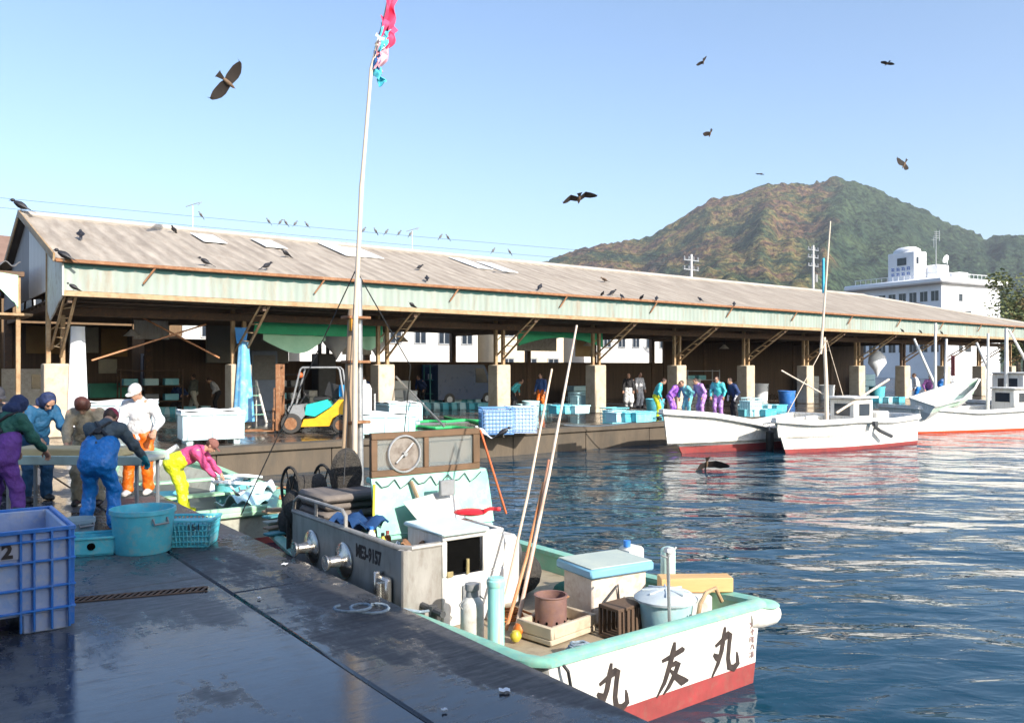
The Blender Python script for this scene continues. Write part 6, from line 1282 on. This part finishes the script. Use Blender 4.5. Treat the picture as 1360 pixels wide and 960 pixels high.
def hang(label, pa, pb, u, drop0, drop1, mat, seed, z=3.6, cat='net cloth'):
    def V_(px): # v on the vertical plane at u seen at px
        k = (px-CX)/F; ax, ay = Q0[0]+UX*u, Q0[1]+UY*u; return (k*ay-ax)/(VX-k*VY)
    va, vb = V_(pa), V_(pb); b = MB()
    b.sheet(lambda s, t: ((vb-va)*s, .05*math.sin(s*14+seed)*t, -t*(drop0+(drop1-drop0)*math.sin(s*math.pi))*(1+.02*math.sin(s*9+seed))), 40, 10, .02); o = b.build('hanging_net', mat); o.location = W(u, va, z); o.rotation_euler = (0, 0, QR); tag(o, label, cat, 'green cloths hung under the market roof')
hang('dark green cloth strip hung under the roof between the second and third pillars', 338, 508, SHU+.9, .5, .55, TARPG, 1)
hang('pale green cloth sagging lowest right of the second pillar', 350, 432, SHU+1.05, .7, 1.15, TARPG2, 2)
hang('pale green cloth corner hanging left of the third pillar', 470, 508, SHU+1.05, .7, 1.0, TARPG2, 3)
hang('green cloth strip hung between the fourth and fifth pillars', 688, 800, SHU+1.2, .75, .35, TARPG, 4)
# white hanging canopies
for lb, px, py, Y, s in (('white cloth bundle hanging left behind the mast top', 447, 452, 33, 1.0), ('white cloth bundle hanging right behind the mast', 500, 452, 34, .9), ('white cloth hanging in a point under the roof between the ninth and tenth pillars', 1165, 480, 50, 1.2)):
    b = MB(); b.lathe([(0, -.8*s), (.18*s, -.5*s), (.55*s, -.1*s), (.5*s, .25*s), (.2*s, .5*s), (0, .55*s)], n=9, sx=1, sy=.7); o = b.build('white_canopy', CLOTHW, ang=70); o.location = atY(px, py, Y); o.rotation_euler = (0, 0, .6); tag(o, lb, 'cloth bundle', 'white cloths hung in the market')
# racks, shelves, panels inside
def rack(label, px, py, w, h, mat, n=3, name='storage_rack', fill=True):
    t = thing(name, label, 'rack', at(px, py), QR, 'racks at the back of the market')
    b = MB()
    for x in (-w/2, w/2):
        for y in (-.3, .3): b.box2((x-.03, y-.03, 0), (x+.03, y+.03, h), .005)
    for k in range(n): b.box2((-w/2, -.33, h*(k+.9)/n-.04), (w/2, .33, h*(k+.9)/n), .005)
    b.build('frame', mat, t); rr = random.Random(px)
    for k in range(n):
        z = h*(k-.1)/n if k else 0
        for q in range(3):
            if rr.random() < .8: MB().box((-w/3+q*w/3, 0, z+.15+.0), (w/3*.7, .4, .28), None, .02).build('stored_box', [PALECY, GREYM, BWALL, CYAND, STYRO][rr.randrange(5)], t)
rack('rusty rack of boxes behind the white tank in the first bay', 200, 527, 2.4, 1.9, DKST)
rack('dark rack in the second bay behind the forklift', 372, 522, 2.0, 1.7, GREYD)
rack('rack of teal boxes seen between the third and fourth pillars', 600, 521, 3.0, 2.1, cm('teal_rack', (.05, .25, .25), None, 3, .6))
rack('rack of white boxes seen beyond the sixth pillar', 930, 517, 3.2, 1.8, GALV)
rack('rack of pale boxes seen beyond the eighth pillar', 1105, 516, 3.4, 1.9, DKST)
t = thing('ice_machine', 'tall blue grey cabinet standing right of the second pillar', 'cabinet', at(347, 530), QR); MB().box2((-.6, -.4, 0), (.6, .4, 2.7), .03).build('cabinet_body', cm('blue_grey_cabinet', (.25, .32, .45), (.18, .24, .36), 2, .5), t); MB().box2((-.5, -.42, 1.4), (.5, -.4, 2.5), .01).build('door', GREYM, t)
t = thing('dark_silo', 'dark narrow machine with twin pipes standing behind the forklift', 'machine', at(430, 527), QR); MB().box2((-.45, -.4, 0), (.45, .4, 2.6), .04).build('machine_body', GREYD, t)
for x in (-.2, .2): MB().cyl((x, 0, 2.6), (x, 0, 3.6), .09, n=10).build('pipe', GREYD, t)
for lb, px, py, w, h, m, rz in (('white refrigerated van parked beyond the market at the far left', 28, 545, 3.4, 1.9, WDIRTY, .7), ('dark blue truck parked behind the fourth pillar', 612, 527, 3.8, 2.1, cm('navy_truck', (.02, .06, .16), None, 3, .3), QR)):
    t = thing('parked_van', lb, 'van', at(px, py), rz, 'vehicles parked round the market')
    b = MB(); b.prism([(-w/2, .3), (w/2, .3), (w/2, .95), (w/2-.5, 1.15), (w/2-.95, h), (-w/2, h)], 1.6, Matrix(((1, 0, 0), (0, 0, 1), (0, 1, 0)))); b.build('body', m, t)
    MB().prism([(w/2-.42, 1.16), (w/2-.55, 1.16), (w/2-.93, h-.12), (w/2-.82, h-.12)], 1.4, Matrix(((1, 0, 0), (0, 0, 1), (0, 1, 0)))).build('windscreen', GLASS, t)
    for s in (-1, 1): MB().prism([(w/2-.7, 1.15), (w/2-1.5, 1.15), (w/2-1.5, h-.2), (w/2-1.0, h-.2)], .02, Matrix(((1, 0, 0), (0, 0, 1), (0, 1, 0))), (0, s*.805, 0)).build('side_window', GLASS, t)
    for x in (-w*.32, w*.3):
        for s in (-1, 1): MB().cyl((x, s*.82, .32), (x, s*.62, .32), .32, n=20).cyl((x, s*.825, .32), (x, s*.8, .32), .17, n=12, m=1).build('wheel', [BLACK, GALV], t)
# ladder frame near forklift
t = thing('ladder', 'white and green stepladder frame between the blue tarpaulin and the forklift', 'ladder', at(343, 562), QR)
b = MB(); b.bar((-.3, 0, 0), (-.1, .5, 1.5), .07).bar((.3, 0, 0), (.1, .5, 1.5), .07).bar((-.3, 1.0, 0), (-.1, .5, 1.5), .05).bar((.3, 1.0, 0), (.1, .5, 1.5), .05); b.build('rail', WHITE, t)
for k in range(4): z = .3+.33*k; f = z/1.5; MB().bar((-.3+.2*f, .5*f, z), (.3-.2*f, .5*f, z), .06, .03).build('rung', cm('green_gunwale_paint'), t)
# more gear on the far floor and along the back
gear = [(150, 529, 'round_tub', 'dim aqua tub at the back of the first bay', .35, .6, CYAND), (180, 532, 'round_tub', 'grey tub beside the dim aqua tub in the first bay', .33, .55, GREYM), (455, 545, 'round_tub', 'white tub behind the forklift', .4, .7, STYRO), (545, 545, 'round_tub', 'white drum just right of the third pillar', .32, .9, STYRO), (705, 552, 'round_tub', 'pale aqua tub behind the pale blue container', .35, .6, PALECY), (870, 548, 'round_tub', 'aqua tub left of the sixth pillar', .4, .6, CYAN), (1010, 532, 'round_tub', 'white drum behind the seventh pillar', .45, 1.0, STYRO), (1045, 536, 'round_tub', 'blue tub between the seventh and eighth pillars', .45, .7, BLUEP), (1098, 531, 'round_tub', 'white drum left of the ninth pillar', .45, .9, STYRO), (1165, 527, 'round_tub', 'aqua tub beyond the ninth pillar', .5, .7, CYAN), (1270, 520, 'round_tub', 'white tub beyond the tilted skiff', .5, .8, STYRO)]
for px, py, nm, lb, r, h, m in gear: tub(nm, lb, 'tub', at(px, py), r, h, m, 'tubs and drums on the market floor')
for i, (px, py, w, h, m, lb) in enumerate(((640, 533, 1.3, 1.1, STYRO, 'white foam box stack behind the fourth pillar'), (770, 533, 1.6, .9, PALECY, 'pale foam box stack left of the fifth pillar at the back'), (915, 527, 1.6, 1.2, STYRO, 'white foam box stack right of the sixth pillar'), (985, 524, 1.4, 1.0, WDIRTY, 'worn white box stack behind the smocked workers'), (1075, 522, 1.8, 1.3, STYRO, 'white foam box stack left of the ninth pillar'), (1150, 519, 2.0, 1.4, PALECY, 'pale foam box stack right of the ninth pillar'), (530, 533, 1.2, 1.3, STYRO, 'white foam box stack beside the third pillar at the back'), (420, 533, 1.2, .9, WDIRTY, 'worn white box stack behind the forklift seat'), (1200, 519, 1.6, 1.0, WDIRTY, 'worn white box stack under the tenth pillar'))):
    t = thing('foam_box_stack', lb, 'box stack', at(px, py), QR+.1*math.sin(i*3), 'foam box stacks in the market'); n_ = 3; rr = random.Random(i)
    for k in range(n_): MB().box((rr.uniform(-.06, .06), 0, h*(k+.5)/n_), (w*rr.uniform(.85, 1), .6, h/n_-.015), None, .025).build('foam_box', m, t)
for i, (v, lb) in enumerate(((3.2, 'lamp under the roof of the first bay'), (13.5, 'lamp under the roof beside the third pillar'), (23.8, 'lamp under the roof right of the fifth pillar'), (34, 'lamp under the roof right of the seventh pillar'), (44, 'lamp under the roof near the ninth pillar'))):
    t = thing('pendant_lamp', 'unlit white shaded '+lb, 'lamp', W(SHU+3.5, v, 3.0), 0, 'lamps under the market roof'); MB().cyl((0, 0, .2), (0, 0, 1.3), .015, n=6).build('cord', BLACK, t); MB().lathe([(.06, .22), (.28, 0), (.27, 0), (.05, .2)], n=16).build('lamp_shade', WHITE, t)
def signb(label, v, u, z, w, h, col, txt=None):
    t = thing('sign_board', label, 'sign', W(u, v, z), QR, 'boards hung in the market'); MB().box((0, 0, 0), (w, .05, h), None, .01).build('board', col, t)
    return t
signb('white board with a red edge hung above the second bay', 4.9, SHU+8, 3.45, 1.3, .8, WHITE)
signb('pale board leaning high between the fifth and sixth pillars', 23.4, SHU+7, 3.3, 2.6, 1.0, WDIRTY)
signb('cream board hung beyond the sixth pillar', 27.5, SHU+8, 3.2, 1.2, 1.3, cm('cream_board', (.6, .45, .25), (.5, .36, .18), 2, .7))
signb('white board at the back between the third and fourth pillars', 14.2, SHU+9, 3.0, 1.5, .9, WHITE)
# ---------------------------------------------------------------- forklift, facing left
FK = thing('forklift', 'yellow forklift with rusty mast and teal engine cover on the wet market floor', 'forklift', at(412, 574), math.pi+.1)
def wheel(x, y, r, w, t=FK):
    o = MB().lathe([(r*.6, -w/2), (r*.93, -w/2), (r, -w*.3), (r, w*.3), (r*.93, w/2), (r*.6, w/2)], (x, y, r), 24, M=Matrix(((1, 0, 0), (0, 0, 1), (0, -1, 0)))).build('wheel', cm('dusty_tyre', (.06, .055, .05), (.04, .04, .04), 8, .9), t)
    MB().lathe([(0, -w*.5), (r*.6, -w*.54), (r*.6, w*.54), (0, w*.5)], (x, y, r), 18, M=Matrix(((1, 0, 0), (0, 0, 1), (0, -1, 0)))).build('rim', RUST, o)
for y in (-.48, .48): wheel(.48, y, .3, .2); wheel(-.95, y*.9, .25, .18)
Mxz = Matrix(((1, 0, 0), (0, 0, 1), (0, 1, 0)))
MB().prism([(.2, .2), (.12, .42), (-.2, .45), (-.65, .75), (-.9, 1.0), (-1.25, 1.02), (-1.38, .85), (-1.38, .5), (-1.22, .48), (-1.1, .56), (-.9, .56), (-.72, .45), (-.62, .22)], 1.02, Mxz).build('body', YELLOW, FK)
MB().prism([(.28, .3), (.6, .68), (.55, .82), (.15, .86), (.08, .55)], .9, Mxz).build('front_fender', GREYM, FK)
MB().prism([(.1, .55), (.05, .85), (-.55, 1.0), (-.68, .8), (-.2, .5)], .9, Mxz).build('engine_cover', cm('teal_cover', (.02, .55, .45), (.02, .45, .4), 4, .5), FK)
b = MB(); b.box2((-.62, -.25, .95), (-.12, .25, 1.07), .03).bar((-.62, 0, 1.05), (-.75, 0, 1.45), .45, .08); b.build('seat', BLACK, FK)
b = MB(); 
for y in (-.46, .46): b.tube([(.5, y, .75), (.22, y, 1.9), (.16, y, 1.95), (-.85, y, 1.95), (-.92, y, 1.88), (-1.05, y, 1.0)], .03, 8)
for k in range(6): b.tube([(.15-k*.2, -.46, 1.95), (.15-k*.2, .46, 1.95)], .018, 6)
b.build('overhead_guard', GREYM, FK)
b = MB(); b.tube([(.35, 0, .8), (.12, 0, 1.15)], .03, 8); 
b.tube([(.12+.0+.16*math.cos(a*.524)*.5, .18*math.sin(a*.524), 1.15+.16*math.cos(a*.524)*.8) for a in range(12)], .014, 6, close=True); b.build('steering_wheel', BLACK, FK)
b = MB()
for y in (-.36, .36): b.box2((.82, y-.05, .08), (.95, y+.05, 2.05), .01)
for z in (.3, 1.15, 2.0): b.box2((.84, -.36, z-.05), (.92, .36, z+.05), .01)
b.cyl((.88, 0, .2), (.88, 0, 1.7), .04, n=10); b.build('mast', RUST, FK)
b = MB()
for y in (-.27, .27): b.box2((1.0, y-.05, .06), (1.06, y+.05, .75)).box2((1.0, y-.05, .05), (1.95, y+.05, .09))
b.build('forks', RUST, FK)
b = MB(); b.box2((.96, -.5, .35), (1.0, .5, .42)).box2((.96, -.5, .68), (1.0, .5, .75))
for y in (-.48, -.2, .2, .48): b.box2((.96, y-.02, .75), (.99, y+.02, 1.35))
b.box2((.96, -.5, 1.3), (.99, .5, 1.35)); b.build('load_backrest', RUST, FK)
b = MB(); b.ell((.25, .3, 1.72), (.09, .09, .09)); b.build('lamp', cm('orange_paint'), FK)
MB().box((-1.0, .2, 1.25), (.22, .35, .35)).build('gas_box', cm('bright_blue_plastic'), FK)
MB().cyl((-.95, -.52, .72), (-.95, -.55, .72), .07, n=12).build('round_emblem', nav, FK)
# ================================================================== BIRDS
FE = cm('dark_brown_feathers', (.014, .01, .009), (.03, .02, .015), 25, .8); FT = cm('tan_feathers', (.2, .12, .07), (.12, .08, .05), 20, .8); BILL = cm('beak_horn', (.1, .09, .07), None, 5, .5)
def kite(label, p, span, sp, fw, up=.35, tip=-.3, fold=0.):
    t = thing('soaring_kite', label, 'bird', p, 0, 'kites circling over the harbour'); X_ = Vector(sp).normalized(); Y_ = Vector(fw); Y_ = (Y_-X_*Y_.dot(X_)).normalized(); t.rotation_euler = Matrix((X_, Y_, X_.cross(Y_))).transposed().to_euler()
    s = span/1.5
    b = MB(); b.tube([(0, -.2*s, 0), (0, -.12*s, .0), (0, .02*s, 0), (0, .14*s, .01*s), (0, .21*s, .015*s), (0, .26*s, .01*s)], [.03*s, .06*s, .068*s, .05*s, .038*s, .015*s], 10); b.build('body', FT, t)
    MB().cyl((0, .25*s, .01*s), (0, .3*s, -.005*s), .012*s, .003*s, 6).build('beak', BILL, t)
    b = MB(); b.loft([[Vector((x*s, y*s, z*s)) for x, y, z in r] for r in ([(-.03, -.15, .008), (.03, -.15, .008), (.03, -.15, -.008), (-.03, -.15, -.008)], [(-.1, -.38, .005), (.1, -.38, .005), (.1, -.38, -.003), (-.1, -.38, -.003)], [(-.13, -.42, .004), (.13, -.42, .004), (.13, -.42, -.001), (-.13, -.42, -.001)])], True, True); b.build('tail', FE, t)
    for sg in (-1, 1):
        st = [(0, .12, -.15, 0), (.15, .15, -.19, 1), (.32, .18-fold, -.19-fold, 2), (.5, .14-fold*1.4, -.2-fold*1.6, 3), (.64, .05-fold*2, -.17-fold*2.2, 4), (.74, -.04-fold*2.2, -.13-fold*2.3, 5)]
        rings = []; z = 0; px_ = 0
        for x, f, a, k in st:
            an = up if k <= 2 else tip; dx = x-px_; z += dx*math.sin(an if k else 0); px_ = x
            c = (f+a)/2; rings.append([Vector((sg*x*s*.98, f*s, z*s)), Vector((sg*x*s, c*s, (z+.02)*s)), Vector((sg*x*s, a*s, z*s)), Vector((sg*x*s, c*s, (z+.004)*s))][::sg])
        b = MB(); b.loft(rings, True, True)
        for q in range(4): # primary fingers
            x0 = .62+.035*q; b.loft([[Vector((sg*x0*s, (-.02-.03*q-fold*2)*s, z*s)), Vector((sg*(x0+.02)*s, (-.05-.03*q-fold*2)*s, z*s)), Vector((sg*(x0+.01)*s, (-.05-.03*q-fold*2)*s, (z-.006)*s))][::sg], [Vector((sg*(x0+.08-.015*q)*s, (-.11-.035*q-fold*2.4)*s, z*s)), Vector((sg*(x0+.085-.015*q)*s, (-.13-.035*q-fold*2.4)*s, z*s)), Vector((sg*(x0+.08-.015*q)*s, (-.13-.035*q-fold*2.4)*s, (z-.004)*s))][::sg]], True, True)
        b.build('wing', FE, t)
def kp(px, py, Y): return atY(px, py, Y)
kite('large dark kite banking with wings spread, upper left of the sky', kp(303, 110, 24), 1.4, (.62, 0, .78), (.5, .75, -.45), .15, -.1)
kite('kite with arched wings gliding just above the middle of the market roof', kp(769, 265, 31), 1.35, (.97, .1, .22), (-.1, .8, -.45), .5, -.75, .03)
kite('kite with raised wings high in the sky right of centre', kp(934, 83, 60), 1.2, (.7, .3, .65), (.2, .8, -.5), .5, .1)
kite('brown kite below the high one, right of centre', kp(943, 178, 56), 1.3, (.6, .6, .35), (.2, .8, -.6), .6, .1)
kite('tiny kite just over the mountain shoulder', kp(1010, 231, 80), 1.3, (.8, .6, .05), (.5, -.7, 0), .15, -.1)
kite('small kite at the upper right of the sky', kp(1178, 85, 64), 1.3, (.95, .3, -.05), (.1, .9, -.3), .25, -.2)
kite('kite seen from the side above the hotel end of the mountain', kp(1201, 219, 52), 1.4, (.75, .5, -.35), (.4, .4, -.7), .4, .1)
kite('dark kite swooping low over the water before the white boats', kp(938, 617, 22), 1.0, (.95, .2, .15), (-.1, .6, -.8), -.3, -1.2, .05)
def percher(name, label, p, rz, s=1., mats=(FE, FE), group='birds perched on the market', tilt=.5):
    t = thing(name, label, 'bird', p, rz, group); b = MB()
    d = Vector((0, math.cos(tilt), math.sin(tilt))); c = Vector((0, 0, .13))*s
    b.tube([c-d*.13*s, c-d*.06*s, c+d*.02*s, c+d*.09*s, c+d*.14*s], [.025*s, .062*s, .075*s, .055*s, .035*s], 10); h = c+d*.17*s+Vector((0, .01*s, .02*s)); b.ell(h, (.036*s, .045*s, .036*s), 10, 7); b.build('body', mats[0], t)
    MB().cyl(h+Vector((0, .035*s, 0)), h+Vector((0, .08*s, -.015*s)), .012*s, .003*s, 6).build('beak', BILL, t)
    a = c-d*.1*s; e = a-d*.22*s; MB().loft([[a+Vector((-.03*s, 0, .01)), a+Vector((.03*s, 0, .01)), a+Vector((.03*s, 0, -.01)), a+Vector((-.03*s, 0, -.01))], [e+Vector((-.04*s, 0, .004)), e+Vector((.04*s, 0, .004)), e+Vector((.04*s, 0, -.004)), e+Vector((-.04*s, 0, -.004))]], True, True).build('tail', mats[1], t)
    for sg in (-1, 1):
        MB().tube([c+d*.08*s+Vector((sg*.055*s, 0, 0)), c+Vector((sg*.07*s, 0, .0)), c-d*.2*s+Vector((sg*.03*s, 0, .01))], [.02*s, .035*s, .008*s], 7).build('wing', mats[1], t)
        MB().tube([c+Vector((sg*.025*s, 0, -.05*s)), Vector((sg*.025*s, .01*s, 0)), Vector((sg*.025*s, .04*s, 0))], .006*s, 5).build('leg', BILL, t)
    return t
CROW = (cm('crow_black', (.012, .012, .016), (.02, .02, .026), 9, .5), cm('crow_black'))
crow0 = percher('crow', 'x', (0, 0, 0), 0, 1.35, CROW, 'crows on the market roof')
roofb = [(28, 279, 'black bird at the gable peak of the market roof', 1.9), (107, 318, 'black bird high on the roof near the left gable', 1.4), (86, 347, 'black bird on the rusty gutter corner at the left end', 1.5), (231, 310, 'black bird standing near the ridge right of the gable', 1.1), (273, 354, 'black bird at the gutter, first one right of the gable', 1.2), (354, 359, 'black bird at the gutter, second one right of the gable', 1.2), (380, 342, 'black bird halfway up the roof left of the mast', 1.2), (557, 359, 'black bird halfway up the roof right of the mast', 1), (567, 374, 'black bird at the gutter just right of the mast', 1), (717, 386, 'black bird standing tall at the gutter before the mountain', 1.2), (800, 394, 'first of the close group of black birds at the gutter', .9), (813, 393, 'largest of the close group of black birds at the gutter', 1.2), (826, 397, 'third of the close group of black birds at the gutter', .9), (852, 399, 'black bird just right of the close gutter group', 1), (872, 400, 'black bird second to the right of the close gutter group', 1), (930, 401, 'lone black bird on the roof left of the hotel', 1), (975, 407, 'lone black bird on the roof below the utility poles', 1)]
first = True
for px, py, lb, s in roofb:
    p = onroof(px, py)+Vector((0, 0, .02))
    if px < 60: p = atY(28, 281, 26.4)
    if px == 86: p = atY(86, 347, 21.0)
    c = crow0 if first else copy_tree(crow0); first = False; c.location = p; c.rotation_euler = (0, 0, R(hash(px*7) % 360) if px > 100 else R(100)); c['label'] = lb; c.scale = (s*.6,)*3
kb = percher('brown_kite', 'brown kite resting on the roof above the close group of black birds', onroof(803, 375), 1.2, .95, (FT, FE), 'kites resting on the roof')
for px, py, Y, lb in ((98, 384, 20.9, 'black bird on the lower rail at the left end of the fascia'), (547, 408, 28.5, 'black bird on the lower rail above the third pillar'), (1198, 450, 50, 'black bird on the lower rail near the tilted skiff, left of three'), (1222, 450, 50, 'black bird on the lower rail near the tilted skiff, middle of three'), (1250, 450, 50, 'black bird on the lower rail near the tilted skiff, right of three')):
    c = copy_tree(crow0); p = atY(px, py, Y); u, v = UV(p); d = SHU-2.43-u; p = W(SHU-2.43, v+0, 3.92); 
    k = (px-CX)/F; ax, ay = Q0[0]+UX*(SHU-2.43), Q0[1]+UY*(SHU-2.43); v = (k*ay-ax)/(VX-k*VY); c.location = W(SHU-2.43, max(v, .3), 3.92); c['label'] = lb; c.rotation_euler = (0, 0, R(120)); c.scale = (.62,)*3
GULL = (WHITE, cm('gull_grey', (.5, .52, .55), None, 5, .6))
g0 = percher('gull', 'white gull standing at the quay edge before the darker blue container', at(640, 580), R(60), 1.15, GULL, 'birds on the quay edge')
g1 = copy_tree(crow0); g1.location = at(668, 580); g1['label'] = 'black bird standing beside the gull before the blue containers'; g1['group'] = 'birds on the quay edge'; g1.scale = (.8,)*3; g1.rotation_euler = (0, 0, R(-80))
# small birds along the wires
rr = random.Random(11); wb0 = percher('wire_bird', 'x', (0, 0, 0), 0, 1., (cm('grey_feathers', (.2, .19, .19), (.12, .12, .12), 9, .8), cm('grey_feathers')), 'small birds on the power lines', .9)
OW = ['leftmost', 'second', 'third', 'fourth', 'fifth']
def onwire(px, k):
    A, B = WA[k]; lo, hi = 0, 1
    for _ in range(40):
        m_ = (lo+hi)/2; p = A.lerp(B, m_); q = CX+F*p.x/p.y
        if q < px: lo = m_
        else: hi = m_
    p = A.lerp(B, lo); p.z -= .15*4*lo*(1-lo); return p
for i, (px, k, lb) in enumerate([(267, 0, 'small bird alone on the upper power line left of the others')]+[(x, 0, f'small bird {OW[j]} of the five on the upper power line left of the mast') for j, x in enumerate((357, 372, 380, 392, 408))]+[(x, 0, f'small bird {OW[j]} of the five on the upper power line right of the mast') for j, x in enumerate((483, 499, 513, 530, 545))]+[(585, 0, 'left bird of the pair on the power line past the five'), (595, 0, 'right bird of the pair on the power line past the five'), (655, 1, 'left bird of the last pair on the lower power line'), (677, 1, 'right bird of the last pair on the lower power line')]):
    c = wb0 if i == 0 else copy_tree(wb0); c.location = onwire(px, k); c['label'] = lb; c.rotation_euler = (0, 0, R(rr.choice((-60, 120))+rr.uniform(-20, 20))); c.scale = (1.15,)*3
# roof antennas
for lb, px, py in (('thin antenna with a small head on the ridge right of the gable', 253, 306), ('thin antenna on the ridge right of the mast', 548, 336)):
    b = MB(); b.cyl((0, 0, 0), (0, 0, .85), .018, n=6).tube([(-.25, 0, .8), (.25, 0, .95)], .015, 6).tube([(.18, 0, .85), (.3, .1, 1.0)], .012, 5); o = b.build('roof_antenna', GALV); u, v = UV(onroof(px, py)); o.location = W(SHU+YR, v, ZR+.1); tag(o, lb, 'antenna', 'antennas on the market roof')
# ---------------------------------------------------------------- sea air between here and the mountain
hz = MB().box2((-2600, -60, -4), (4200, 3400, 560), .5).build('haze', [], smooth=False); hz['kind'] = 'stuff'
hm_ = bpy.data.materials.new('haze_air'); hm_.use_nodes = True; hn = hm_.node_tree.nodes; hn.clear()
pv = hn.new('ShaderNodeVolumePrincipled'); pv.inputs['Color'].default_value = (.86, .92, 1, 1); pv.inputs['Density'].default_value = .00012; pv.inputs['Anisotropy'].default_value = .2
ho_ = hn.new('ShaderNodeOutputMaterial'); hm_.node_tree.links.new(pv.outputs[0], ho_.inputs['Volume']); hz.data.materials.append(hm_)
